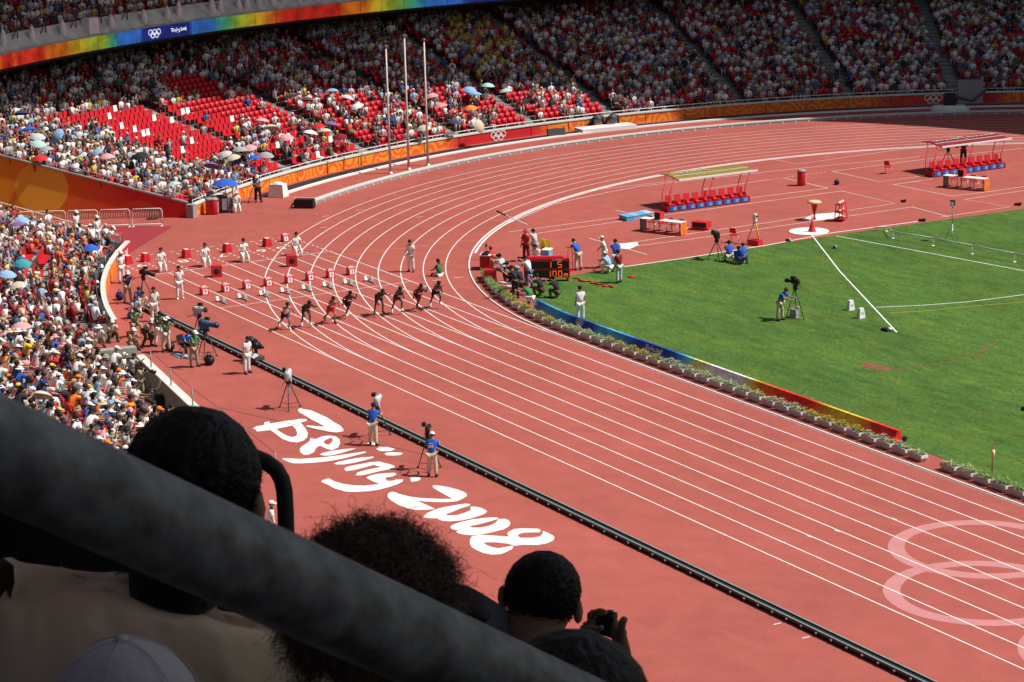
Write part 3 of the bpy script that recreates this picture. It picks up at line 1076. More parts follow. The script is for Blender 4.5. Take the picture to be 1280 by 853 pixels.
crowd_object('crowd', PEOPLE, 'dense crowd of seated spectators filling the far lower grandstand')
# spectators in the far aisles
extra = []
for u, v in ((1000, 75), (975, 55), (1046, 98), (1098, 50), (1180, 70), (1145, 55), (650, 48), (705, 48), (812, 118), (642, 112), (655, 112), (590, 158), (482, 122), (602, 130)):
    p = stand_pt(u, v, 0)
    if p is not None:
        extra.append((p[0], p[1], p[2], math.atan2(-p[1], -p[0]), rs.choice([0, 0, 1, 6, 4]), rs.rand() < .5, 2))
crowd_object('standing_crowd', extra, 'scattered spectators standing in the aisles of the far grandstand')

# ================================================================== UPPER TIER
RU, ZU = 72.0, 8.0
up = empty('upper_grandstand', (0, 0, 0), 0, 'overhanging upper grandstand with a rainbow coloured screen ribbon along its edge', 'grandstand')
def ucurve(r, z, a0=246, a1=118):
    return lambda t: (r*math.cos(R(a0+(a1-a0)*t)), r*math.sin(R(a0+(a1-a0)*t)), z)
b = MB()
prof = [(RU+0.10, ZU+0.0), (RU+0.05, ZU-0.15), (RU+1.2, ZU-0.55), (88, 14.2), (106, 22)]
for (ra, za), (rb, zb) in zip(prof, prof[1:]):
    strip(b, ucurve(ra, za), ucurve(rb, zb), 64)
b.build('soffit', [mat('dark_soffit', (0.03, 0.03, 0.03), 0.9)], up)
b = MB()
prof = [(RU-0.02, ZU+0.93), (RU+0.45, ZU+1.0), (RU+0.46, ZU+1.15), (RU+1.25, ZU+1.95), (RU+1.45, ZU+1.95), (RU+1.5, ZU+1.4)]
for (ra, za), (rb, zb) in zip(prof, prof[1:]):
    strip(b, ucurve(ra, za), ucurve(rb, zb), 64)
b.build('apron_wall', [mat('pale_weathered_concrete', (0.60, 0.64, 0.59), 0.85, 0.25, 1.2)], up)
b = MB()
for i in range(22):
    r0, z0 = RU+1.6+0.8*i, ZU+1.5+0.46*i
    strip(b, ucurve(r0+0.8, z0), ucurve(r0, z0), 64)
    strip(b, ucurve(r0, z0), ucurve(r0, z0-0.46), 64)
b.build('terrace', [M_dconc], up)
b = MB()
pts = [ucurve(RU+1.35, ZU+2.6)(i/80) for i in range(81)]
b.tube(pts, 0.03, 5)
pts2 = [ucurve(RU+1.35, ZU+2.3)(i/80) for i in range(81)]
b.tube(pts2, 0.018, 4)
for p in pts:
    b.tube([(p[0], p[1], p[2]-0.7), p], 0.02, 4)
b.build('guard_railing', [M_dgrey], up)
UP_SEATS, UP_PEOPLE = [], []
for i in range(8):
    r = RU+1.6+0.8*i+0.45
    z = ZU+1.5+0.46*i
    for k in range(int(R(40)*r/0.52)):
        th = 232-math.degrees(k*0.52/r)
        if abs(th-217) < 0.5:
            continue
        x, y = r*math.cos(R(th)), r*math.sin(R(th))
        if not in_view((x, y, z+0.8))[0]:
            continue
        if rs.rand() < 0.86:
            UP_PEOPLE.append((x, y, z, R(th)+math.pi, rs.choice(len(CLOTH), p=CL_W), rs.rand() < .25, 0))
        UP_SEATS.append((x, y, z, R(th)+math.pi, 1.0))
VV, FF = scatter(sv, sf, UP_SEATS)
tag(link('seat_rows', np_mesh('seat_rows', VV, FF, [M_red]), up), kind='stuff')
crowd_object('upper_crowd', UP_PEOPLE, 'shaded spectators filling the first rows of the upper grandstand')
# the screen ribbon
M_led = bpy.data.materials.new('led_screen')
M_led.use_nodes = True
n_ = M_led.node_tree.nodes
l_ = M_led.node_tree.links
at = n_.new('ShaderNodeAttribute')
at.attribute_name = 'Col'
tc = n_.new('ShaderNodeTexCoord')
nz = n_.new('ShaderNodeTexNoise')
nz.inputs['Scale'].default_value = 1.1
l_.new(tc.outputs['Object'], nz.inputs['Vector'])
mr = n_.new('ShaderNodeMapRange')
mr.inputs['From Min'].default_value = 0.3
mr.inputs['From Max'].default_value = 0.7
mr.inputs['To Min'].default_value = 0.6
mr.inputs['To Max'].default_value = 1.25
l_.new(nz.outputs['Fac'], mr.inputs['Value'])
vm = n_.new('ShaderNodeVectorMath')
vm.operation = 'SCALE'
l_.new(at.outputs['Color'], vm.inputs[0])
l_.new(mr.outputs[0], vm.inputs['Scale'])
l_.new(vm.outputs[0], n_['Principled BSDF'].inputs['Emission Color'])
l_.new(vm.outputs[0], n_['Principled BSDF'].inputs['Base Color'])
n_['Principled BSDF'].inputs['Emission Strength'].default_value = 0.45
n_['Principled BSDF'].inputs['Roughness'].default_value = 0.4
RED_, ORG, YEL_, LIM, GRN, TEA, SKY_, NAV = (0.50, 0.02, 0.01), (0.62, 0.14, 0.01), (0.50, 0.36, 0.015), (0.30, 0.40, 0.03), (0.06, 0.32, 0.10), (0.03, 0.28, 0.34), (0.03, 0.16, 0.55), (0.012, 0.028, 0.22)
cols = [(0, 80, ORG), (4, 79, RED_), (14, 77, RED_), (18, 76, (0.9, 0.10, 0.02)), (23, 75, RED_), (42, 70, (0.8, 0.05, 0.02)), (52, 68, RED_), (62, 66, ORG), (80, 62, ORG), (100, 60, YEL_), (117, 58, LIM), (130, 55, LIM), (138, 54, GRN), (146, 52, TEA), (150, 51, SKY_), (176, 47, SKY_), (178, 47, NAV), (238, 37, NAV), (240, 36, SKY_), (266, 33, SKY_), (270, 32, TEA), (286, 30, GRN), (300, 28, LIM), (320, 26, YEL_), (340, 23, ORG), (355, 21, RED_), (425, 13, RED_), (432, 12, ORG), (456, 9, ORG), (470, 8, YEL_), (490, 6, LIM), (510, 3, GRN), (525, 2, TEA), (535, 1, SKY_), (575, -3, SKY_), (590, -4, NAV)]
LT = [(cyl_angle(u, v, RU), c) for u, v, c in cols]
a = 240.0
pw = 1.58
while a > 150:
    def cf(th):
        return lerp_table(LT, th) if th > LT[-1][0] else NAV
    curved_panel('screen_panel', lambda th: (RU*math.cos(R(th)), RU*math.sin(R(th))), a-0.012, a-pw+0.012, ZU, ZU+0.92, cf, [M_led], up, n=10)
    a -= pw
th = cyl_angle(193, 43.5, RU)
b = MB()
ux, nr = Vector((math.sin(R(th)), -math.cos(R(th)), 0)), Vector((-math.cos(R(th)), -math.sin(R(th)), 0))
M_glow = mat('white_screen_pixels', (0.8, 0.8, 0.8), 0.5, emit=(0.75, 0.78, 0.9), estr=0.8)
p = Vector((RU*math.cos(R(th)), RU*math.sin(R(th)), ZU+0.46)) + nr*0.03
rings_mesh(b, p, ux, (0, 0, 1), 0.19)
b.build('ring_emblem', [M_glow], up)
def logo_board(name, th, rad, z, length, m, parent, sy=1.0, off=0.03, flip=1):
    ux = Vector((math.sin(R(th)), -math.cos(R(th)), 0))*flip
    c = Vector((rad*math.cos(R(th)), rad*math.sin(R(th)), z)) + Vector((-math.cos(R(th)), -math.sin(R(th)), 0))*off
    b = MB()
    for i, (o_, h_) in enumerate(logo_flat()):
        k = MB()
        k.poly(o_, 0, 0, h_)
        b.add([c + ux*((x-0.5)*length) + Vector((0, 0, y*length*sy)) + Vector((-math.cos(R(th)), -math.sin(R(th)), 0))*(0.001*(i % 3)) for x, y, _ in k.v], k.f)
    return b.build(name, [m], parent)
logo_board('screen_lettering', cyl_angle(223, 39.5, RU), RU, ZU+0.47, 1.6, M_glow, up, 1.15)
# white-wrapped floodlights standing on the apron, with struts
b = MB()
b.tube([(0, 0, 0), (0.02, 0, 0.5), (0, 0.02, 0.95), (0, 0, 1.2)], [0.27, 0.24, 0.16, 0.05], 8)
WRAP = b.mesh('wrapped_floodlight', [mat('white_wrapping', (0.80, 0.81, 0.82), 0.8, 0.12, 7)])
wn = 0
for u, v in ((8, 60), (44, 53), (82, 46), (142, 31), (183, 28), (212, 23), (227, 22), (268, 16), (279, 14), (301, 11), (311, 10), (326, 7), (344, 5), (356, 4), (376, 2), (398, 0), (408, -1)):
    th = cyl_angle(u, v, RU+0.4)
    o = link('wrapped_floodlight', WRAP, None, ((RU+0.62)*math.cos(R(th)), (RU+0.62)*math.sin(R(th)), ZU+1.1), rnd.uniform(0, 6))
    o.scale = (rnd.uniform(.85, 1.15),)*2 + (rnd.uniform(.85, 1.15),)
    tag(o, 'floodlight wrapped in white cloth on the concrete ledge, ' + ['first', 'second', 'third', 'fourth', 'fifth', 'sixth', 'seventh', 'eighth', 'ninth', 'tenth', 'eleventh', 'twelfth', 'thirteenth', 'fourteenth', 'fifteenth', 'sixteenth', 'seventeenth'][wn] + ' from the left', 'floodlight', 'wrapped floodlights along the upper ledge')
    wn += 1
o = MB().box((0, 0, 0.55), (1.1, 0.7, 1.1), 0.0, taper=0.92).build('covered_box', [mat('white_wrapping', (0.6, 0.6, 0.6))], None, None)
th = cyl_angle(115, 38, RU+0.5)
o.location = ((RU+0.62)*math.cos(R(th)), (RU+0.62)*math.sin(R(th)), ZU+1.05)
o.rotation_euler = (0, 0, R(th)+math.pi/2)
tag(o, 'large boxy fixture under white cloth on the ledge above the yellow part of the screen', 'fixture')
b = MB()
for u, v in ((25, 55), (60, 49), (97, 42), (128, 33), (160, 27)):
    th = cyl_angle(u, v, RU+0.4)
    q = Vector(((RU+0.9)*math.cos(R(th)), (RU+0.9)*math.sin(R(th)), ZU+1.0))
    t_ = Vector((math.sin(R(th)), -math.cos(R(th)), 0))
    b.tube([q-t_*0.6, q+t_*0.5+Vector((0, 0, 1.3))], 0.04, 5)
    b.tube([q+t_*0.5, q+t_*0.5+Vector((0, 0, 1.9))], 0.05, 5)
b.build('ledge_braces', [M_dgrey], up)
# ================================================================== PEOPLE
M_skin = mat('skin', (0.44, 0.26, 0.17), 0.6, 0.10, 12)
M_skind = mat('dark_skin', (0.085, 0.042, 0.026), 0.5, 0.12, 12)
M_skint = mat('tanned_skin', (0.30, 0.165, 0.10), 0.6, 0.10, 12)
M_hair = mat('black_hair', (0.011, 0.009, 0.008), 0.55, 0.3, 60, bump=0.4)
M_hairb = mat('brown_hair', (0.05, 0.028, 0.016), 0.55, 0.3, 60, bump=0.4)
M_shoeb = mat('black_shoe_leather', (0.02, 0.02, 0.022), 0.5, 0.1, 20)
M_shoew = mat('white_shoe_leather', (0.72, 0.72, 0.70), 0.5, 0.05, 20)
M_eye = mat('dark_eye', (0.01, 0.008, 0.008), 0.2)
def cloth(name, c, var=0.10):
    return mat(name+'_cloth', c, 0.85, var, 9, bump=0.25)
CL = {
 'white': cloth('white', (0.76, 0.76, 0.74), 0.05), 'grey': cloth('grey', (0.34, 0.35, 0.36)), 'lightgrey': cloth('light_grey', (0.52, 0.53, 0.55)),
 'black': cloth('black', (0.022, 0.022, 0.026)), 'navy': cloth('navy', (0.025, 0.04, 0.13)), 'blue': cloth('bright_blue', (0.025, 0.11, 0.52)),
 'lightblue': cloth('light_blue', (0.26, 0.44, 0.66)), 'red': cloth('red', (0.55, 0.022, 0.03)), 'darkred': cloth('dark_red', (0.20, 0.012, 0.02)),
 'orange': cloth('orange', (0.82, 0.12, 0.02)), 'yellow': cloth('yellow', (0.76, 0.50, 0.05)), 'green': cloth('green', (0.03, 0.22, 0.07)),
 'darkgreen': cloth('dark_green', (0.02, 0.075, 0.035)), 'khaki': cloth('khaki', (0.34, 0.28, 0.19)), 'beige': cloth('beige', (0.58, 0.50, 0.38)),
 'pink': cloth('pink', (0.68, 0.34, 0.38)), 'mint': cloth('mint', (0.40, 0.62, 0.56)), 'purple': cloth('purple', (0.22, 0.10, 0.30)), 'brown': cloth('brown', (0.12, 0.06, 0.035)),
 'olive': cloth('olive', (0.075, 0.08, 0.045)), 'teal': cloth('teal', (0.04, 0.30, 0.34)), 'lime': cloth('lime', (0.35, 0.50, 0.08)), 'denim': cloth('denim', (0.06, 0.11, 0.24)),
}
CNAME = {'lightgrey': 'light grey', 'lightblue': 'light blue', 'darkred': 'dark red', 'darkgreen': 'dark green', 'denim': 'denim blue'}
def cn(c):
    return CNAME.get(c, c)

def fk(P):
    """joints of a figure from a pose; faces +Y, feet at z = 0. Angles in degrees."""
    lean, side = R(P.get('lean', 0)), R(P.get('side', 0))
    J = {}
    pel = Vector((0, 0, 0))
    t = Vector((math.sin(side), math.sin(lean)*math.cos(side), math.cos(lean)*math.cos(side)))
    curve = R(P.get('curve', 8))
    t2 = Vector((math.sin(side), math.sin(lean+curve), math.cos(lean+curve))).normalized()
    J['pel'] = pel
    J['waist'] = pel + t*0.15
    J['chest'] = J['waist'] + t*0.10 + t2*0.12
    J['neck'] = J['chest'] + t2*0.17
    hl = R(P.get('head', 0)) + (lean+curve)*0.4
    h = Vector((math.sin(side)*0.5, math.sin(hl), math.cos(hl))).normalized()
    J['hb'] = J['neck'] + (t2*0.4+h*0.6)*0.07
    J['hm'] = J['hb'] + h*0.10 + Vector((0, 0.012, 0))
    J['ht'] = J['hm'] + h*0.085
    J['hdir'] = h
    fwd = t2.cross(Vector((1, 0, 0))) * -1
    for sx, k in ((-1, 'L'), (1, 'R')):
        J['sh'+k] = J['neck'] - t2*0.065 + Vector((0.175*sx*math.cos(side), 0, -0.175*sx*math.sin(side)+P.get('shrug', 0)))
        a = P.get('arm'+k, (0, 10, 15, 0))      # forward, out, elbow bend, forearm inward
        f, o, e, inn = (R(x) for x in a)
        ud = Vector((math.sin(o)*sx, math.sin(f)*math.cos(o), -math.cos(f)*math.cos(o)))
        fd = Vector((math.sin(o-inn)*sx, math.sin(f+e)*math.cos(o-inn), -math.cos(f+e)*math.cos(o-inn)))
        J['el'+k] = J['sh'+k] + ud*0.275
        J['wr'+k] = J['el'+k] + fd*0.245
        J['ha'+k] = J['wr'+k] + fd*0.085
        J['hip'+k] = pel + Vector((0.092*sx, 0, -0.05))
        g = P.get('leg'+k, (0, 4, 2))           # thigh forward, out, knee bend
        f, o, kn = (R(x) for x in g[:3])
        td = Vector((math.sin(o)*sx, math.sin(f)*math.cos(o), -math.cos(f)*math.cos(o)))
        kd = Vector((math.sin(o*0.3)*sx, math.sin(f-kn), -math.cos(f-kn))).normalized()
        J['kn'+k] = J['hip'+k] + td*0.42
        J['an'+k] = J['kn'+k] + kd*0.41
        ft = R(g[3]) if len(g) > 3 else 0.0
        J['to'+k] = J['an'+k] + Vector((0.03*sx, 0.15*math.cos(ft), -0.045-0.15*math.sin(ft)))
    zmin = min(min(J['an'+k].z-0.075, J['to'+k].z-0.03) for k in 'LR')
    if P.get('kneel'):
        zmin = min([zmin]+[J['kn'+k].z-0.06 for k in 'LR'])
    if 'pelz' in P:
        zmin = -P['pelz']
    for k in J:
        if k != 'hdir':
            J[k] = J[k] - Vector((0, 0, zmin))
    return J
RAD = {'pel': 0.135, 'waist': 0.125, 'chest': 0.140, 'neck': 0.058, 'hb': 0.062, 'hm': 0.098, 'ht': 0.060, 'sh': 0.068, 'el': 0.042, 'wr': 0.030, 'ha': 0.036, 'hip': 0.092, 'kn': 0.058, 'an': 0.040, 'to': 0.036}
def skin_batch(jobs, sub=1):
    """jobs: list of (verts, edges, radii); returns smooth skinned meshes, one depsgraph pass for all"""
    obs = []
    for vs, es, rad, lv in jobs:
        me = bpy.data.meshes.new('skel')
        me.from_pydata([tuple(v) for v in vs], es, [])
        o = bpy.data.objects.new('skel', me)
        COL.objects.link(o)
        o.modifiers.new('s', 'SKIN').use_smooth_shade = True
        if not me.skin_vertices:
            me.skin_vertices.new()
        for i, r in enumerate(rad):
            me.skin_vertices[0].data[i].radius = (r, r)
            me.skin_vertices[0].data[i].use_root = (i == 0)
        if lv:
            m = o.modifiers.new('d', 'SUBSURF')
            m.levels = lv
            m.render_levels = lv
        obs.append(o)
    dg = bpy.context.evaluated_depsgraph_get()
    dg.update()
    out = []
    for o in obs:
        out.append(bpy.data.meshes.new_from_object(o.evaluated_get(dg)))
    for o in obs:
        me = o.data
        bpy.data.objects.remove(o)
        bpy.data.meshes.remove(me)
    return out
def skel_body(J, scale=1.0):
    names = ['pel', 'waist', 'chest', 'neck', 'hb', 'hm', 'ht']
    vs = [J[n] for n in names]
    rad = [RAD[n] for n in names]
    es = [(0, 1), (1, 2), (2, 3), (3, 4), (4, 5), (5, 6)]
    for k in 'LR':
        o = len(vs)
        for n in ('sh', 'el', 'wr', 'ha'):
            vs.append(J[n+k])
            rad.append(RAD[n])
        es += [(2, o), (o, o+1), (o+1, o+2), (o+2, o+3)]
        o = len(vs)
        for n in ('hip', 'kn', 'an', 'to'):
            vs.append(J[n+k])
            rad.append(RAD[n])
        es += [(0, o), (o, o+1), (o+1, o+2), (o+2, o+3)]
    return vs, es, rad
def skel_shirt(J, sleeve, grow=1.12, add=0.012):
    low = J['pel'] + (J['waist']-J['pel'])*0.05
    vs = [low, J['waist'], J['chest'], J['neck']+(J['chest']-J['neck'])*0.12]
    rad = [0.140, 0.130, 0.146, 0.072]
    es = [(0, 1), (1, 2), (2, 3)]
    for k in 'LR':
        o = len(vs)
        vs.append(J['sh'+k])
        rad.append(0.072)
        es.append((2, o))
        if sleeve == 'none':
            continue
        if sleeve == 'short':
            vs.append(J['sh'+k]+(J['el'+k]-J['sh'+k])*0.72)
            rad.append(0.062)
            es.append((o, o+1))
        else:
            vs += [J['el'+k], J['wr'+k]]
            rad += [0.052, 0.040]
            es += [(o, o+1), (o+1, o+2)]
    return vs, es, [r*grow*0.97+add for r in rad]
def skel_trousers(J, length, grow=1.08, add=0.010):
    vs = [J['pel']+(J['waist']-J['pel'])*0.15]
    rad = [0.138]
    es = []
    for k in 'LR':
        o = len(vs)
        vs.append(J['hip'+k])
        rad.append(0.098)
        es.append((0, o))
        if length == 'short':
            vs.append(J['hip'+k]+(J['kn'+k]-J['hip'+k])*0.72)
            rad.append(0.082)
            es.append((o, o+1))
        else:
            vs += [J['kn'+k], J['an'+k]+(J['kn'+k]-J['an'+k])*0.06]
            rad += [0.070, 0.062]
            es += [(o, o+1), (o+1, o+2)]
    return vs, es, [r*grow+add for r in rad]
def head_frame(J):
    up = J['hdir'].normalized()
    f = Vector((0, 1, 0))
    f = (f-up*f.dot(up)).normalized()
    return Matrix((f.cross(up), f, up)).transposed()
def hair_part(J, kind):
    """hair shell, cap or brimmed hat fitted on the head"""
    b = MB()
    M = head_frame(J)
    c = J['hm'] + M @ Vector((0, -0.008, 0.030))
    def shell(rx, ry, rz, zcut, front, mi):
        nu, nv = 12, 7
        vs, fs, keep = [], [], {}
        for j in range(nv+1):
            ph = math.pi*0.78*j/nv
            for k in range(nu):
                a = 2*math.pi*k/nu
                p = Vector((rx*math.sin(ph)*math.cos(a), ry*math.sin(ph)*math.sin(a), rz*math.cos(ph)))
                lim = zcut + (front-zcut)*max(0.0, math.sin(a))**0.6
                if p.z < lim:
                    p.z = lim
                vs.append(c + M @ p)
        low = vs[-nu:]
        mid = sum((Vector(q) for q in low), Vector())/nu
        vs += [mid+(q-mid)*0.72 for q in low]
        for j in range(nv+1):
            for k in range(nu):
                a, d = j*nu+k, j*nu+(k+1) % nu
                fs.append((a, a+nu, d+nu, d))
        b.add(vs, fs, mi, True)
    if kind == 'hair':
        shell(0.108, 0.116, 0.112, -0.085, 0.020, 0)
    elif kind == 'fullhair':
        shell(0.110, 0.118, 0.112, -0.150, 0.015, 0)
    elif kind == 'longhair':
        shell(0.116, 0.122, 0.116, -0.10, 0.025, 0)
        b.tube([c+M @ Vector((0, -0.030, 0.0)), c+M @ Vector((0, -0.055, -0.07)), c+M @ Vector((0, -0.060, -0.13)), c+M @ Vector((0, -0.065, -0.20)), c+M @ Vector((0, -0.07, -0.235))], [0.06, 0.085, 0.085, 0.072, 0.03], 14, 0)
    else:
        shell(0.104, 0.112, 0.090, -0.080, 0.0, 0)
        shell(0.114, 0.122, 0.118, 0.004, 0.004, 1)
        if kind == 'cap':
            vs = []
            for k in range(7):
                a = math.pi*(0.16+0.68*k/6)
                vs += [c+M @ Vector((0.112*math.cos(a), 0.120*math.sin(a), 0.012)), c+M @ Vector((0.115*math.cos(a), 0.120*math.sin(a)+0.085, -0.008))]
            vs += [v+M @ Vector((0, 0, 0.008)) for v in vs]
            fs = [(2*i, 2*i+1, 2*i+3, 2*i+2) for i in range(6)] + [(14+2*i, 14+2*i+2, 14+2*i+3, 14+2*i+1) for i in range(6)]
            b.add(vs, fs, 1)
        else:
            n = 16
            vs = []
            for k in range(n):
                a = 2*math.pi*k/n
                vs += [c+M @ Vector((0.112*math.cos(a), 0.12*math.sin(a), 0.012)), c+M @ Vector((0.19*math.cos(a), 0.20*math.sin(a), -0.02))]
            b.add(vs, [(2*i, 2*i+1, (2*i+3) % (2*n), (2*i+2) % (2*n)) for i in range(n)], 1)
    return b
def face_and_hands(J, b, fine=True):
    """nose, ears, eyes, mouth and fingers added to a body mesh builder (0 skin, 1 dark)"""
    M = head_frame(J)
    hm = J['hm']
    def L(x, y, z):
        return hm + M @ Vector((x, y, z))
    b.add([L(-0.014, 0.088, -0.03), L(0.014, 0.088, -0.03), L(0, 0.088, 0.012), L(0, 0.116, -0.028)], [(0, 1, 3), (1, 2, 3), (2, 0, 3)], 0, False)
    for s in (-1, 1):
        b.ball(L(0.097*s, 0.0, -0.008), (0.014, 0.022, 0.034), 6, 4, 0)
        b.ball(L(0.036*s, 0.084, 0.010), (0.014, 0.012, 0.009), 6, 4, 1)
    b.box(L(0, 0.088, -0.056), (0.042, 0.012, 0.009), 0, 1)
    for k, sx in (('L', -1), ('R', 1)):
        w, h = J['wr'+k], J['ha'+k]
        d = (h-w).normalized()
        a = Vector((0, 0, 1)) if abs(d.z) < 0.8 else Vector((0, 1, 0))
        s = d.cross(a).normalized()
        nn = s.cross(d).normalized()
        for i, (off, ln) in enumerate(((-0.026, 0.062), (-0.009, 0.074), (0.009, 0.068), (0.025, 0.052))):
            q = h - d*0.01 + s*off
            m1 = q + d*ln*0.55 + nn*-0.006
            m2 = m1 + d*ln*0.42 - nn*(0.018+0.004*i)
            b.tube([q, m1, m2], [0.011, 0.009, 0.007], 4, 0)
        q = w + d*0.035 + s*(-0.026)
        b.tube([q, q+s*-0.026+d*0.03, q+s*-0.030+d*0.066-nn*0.012], [0.013, 0.011, 0.008], 4, 0)
def shoe_mesh(J, k):
    b = MB()
    a, t = J['an'+k], J['to'+k]
    d = (t-a)
    d2 = Vector((d.x, d.y, 0)).normalized()
    up = Vector((0, 0, 1))
    b.tube([a+up*0.03, a+Vector((0, 0, -0.02)), a*0.55+t*0.45+Vector((0, 0, -0.005)), t, t+(t-a).normalized()*0.05], [0.048, 0.056, 0.052, 0.044, 0.022], 8, 0)
    return b
PBODY, PSHIRT, PTROU = {}, {}, {}
POSES = {}
def pose(name, **k):
    POSES[name] = k
pose('stand', armL=(-2, 9, 10, 4), armR=(4, 9, 14, 4), legL=(-2, 5, 2), legR=(3, 4, 4))
pose('stand_hold', armL=(8, 10, 20, 8), armR=(-4, 10, 62, 12), legL=(2, 5, 3), legR=(-3, 5, 2))
pose('stand_look', lean=5, head=14, armL=(0, 9, 12, 4), armR=(2, 9, 12, 4), legL=(0, 4, 2), legR=(2, 5, 4))
pose('walk', lean=6, armL=(-24, 8, 18, 0), armR=(20, 8, 24, 0), legL=(22, 3, 6), legR=(-16, 3, 14, 20))
pose('operate', lean=8, head=6, armL=(38, 14, 62, 22), armR=(42, 14, 56, 22), legL=(6, 7, 6), legR=(-4, 6, 2))
pose('bend_look', lean=24, head=20, armL=(52, 10, 40, 14), armR=(48, 10, 42, 14), legL=(6, 6, 8), legR=(-2, 6, 4))
pose('raise_pole', lean=2, armL=(128, 12, 28, 6), armR=(12, 12, 30, 8), legL=(2, 6, 2), legR=(-4, 5, 4))
pose('seated', lean=2, armL=(24, 8, 46, 14), armR=(22, 8, 50, 14), legL=(82, 6, 80), legR=(80, 8, 84), pelz=0.50)
pose('seated_fwd', lean=28, head=-6, armL=(52, 10, 34, 18), armR=(50, 10, 38, 18), legL=(84, 10, 88), legR=(82, 10, 84), pelz=0.46)
pose('crouch', lean=26, head=-8, armL=(56, 12, 50, 20), armR=(58, 12, 48, 20), legL=(108, 14, 128), legR=(100, 14, 132), )
pose('kneel_photo', lean=12, head=4, armL=(58, 16, 72, 24), armR=(56, 16, 74, 24), legL=(92, 10, 96), legR=(8, 8, 96, 60), kneel=True)
pose('crouch_photo', lean=20, head=0, armL=(66, 16, 76, 24), armR=(64, 16, 78, 24), legL=(112, 16, 132), legR=(104, 14, 136))
pose('sit_ground', lean=-6, head=24, armL=(34, 12, 40, 20), armR=(30, 12, 46, 22), legL=(96, 10, 66), legR=(82, 8, 18, -50), pelz=0.13)
pose('sit_ground_up', lean=14, head=0, armL=(54, 14, 44, 16), armR=(50, 14, 44, 16), legL=(118, 12, 120), legR=(112, 14, 116), pelz=0.14)
pose('photo_stand', lean=12, head=8, armL=(60, 14, 66, 22), armR=(58, 14, 70, 24), legL=(6, 7, 4), legR=(-4, 6, 4))
pose('hunch', lean=48, head=8, armL=(70, 12, 30, 10), armR=(66, 12, 34, 10), legL=(40, 10, 62), legR=(30, 10, 66))
# sprinters, still in the drive phase: deep forward lean, one thigh high
pose('drive_a', lean=52, head=-16, armL=(-74, 14, 66, 0), armR=(70, 8, 76, 6), legL=(62, 4, 84, 10), legR=(-26, 4, 14, 45))
pose('drive_b', lean=47, head=-10, armL=(64, 8, 84, 6), armR=(-62, 14, 72, 0), legL=(-30, 4, 22, 45), legR=(58, 4, 88, 10))
pose('drive_c', lean=45, head=-8, armL=(-70, 30, 34, 0), armR=(52, 10, 88, 6), legL=(48, 4, 70, 10), legR=(-30, 4, 34, 50))
pose('drive_d', lean=64, head=4, armL=(76, 10, 30, 6), armR=(10, 14, 40, 4), legL=(34, 5, 44, 10), legR=(-12, 5, 16, 40))
# spectators
pose('sp_rest', lean=4, armL=(26, 6, 44, 16), armR=(24, 6, 50, 18), legL=(84, 6, 82), legR=(82, 8, 84), pelz=0.50)
pose('sp_fwd', lean=22, head=-4, armL=(48, 10, 40, 18), armR=(46, 10, 44, 18), legL=(84, 9, 88), legR=(84, 9, 84), pelz=0.50)
pose('sp_shade', lean=4, armL=(26, 6, 50, 16), armR=(80, 30, 104, 40), legL=(84, 6, 82), legR=(82, 8, 84), pelz=0.50)
pose('sp_binoc', lean=8, armL=(72, 22, 104, 34), armR=(72, 22, 104, 34), legL=(84, 6, 82), legR=(82, 8, 84), pelz=0.50)
pose('sp_up', lean=0, armL=(150, 16, 10, 4), armR=(156, 14, 14, 4), legL=(84, 6, 82), legR=(82, 8, 84), pelz=0.50)
pose('sp_hold', lean=4, armL=(28, 8, 40, 14), armR=(54, 6, 96, 10), legL=(84, 6, 82), legR=(82, 8, 84), pelz=0.50)
FIELD = {}       # (pose, sleeve, trouser length) -> meshes
FK = {p: fk(P) for p, P in POSES.items()}
def prepare(combos):
    jobs, keys = [], []
    for (p, sl, tl) in combos:
        for kind, key in (('b', (p,)), ('s', (p, sl)), ('t', (p, tl))):
            if (kind, key) in FIELD:
                continue
            FIELD[(kind, key)] = None
            J = FK[p]
            jobs.append((*(skel_body(J) if kind == 'b' else skel_shirt(J, sl) if kind == 's' else skel_trousers(J, tl)), 1))
            keys.append((kind, key))
    for k, me in zip(keys, skin_batch(jobs)):
        J = FK[k[1][0]]
        if k[0] == 'b':
            b = MB()
            b.add([v.co for v in me.vertices], [tuple(f.vertices) for f in me.polygons], 0, True)
            face_and_hands(J, b)
            me = b.mesh('body', [M_skin, M_eye])
        else:
            me.materials.clear()
            me.materials.append(CL['white'])
        FIELD[k] = me
PARTS_CACHE = {}
def set_mat(o, i, m):
    o.material_slots[i].link = 'OBJECT'
    o.material_slots[i].material = m
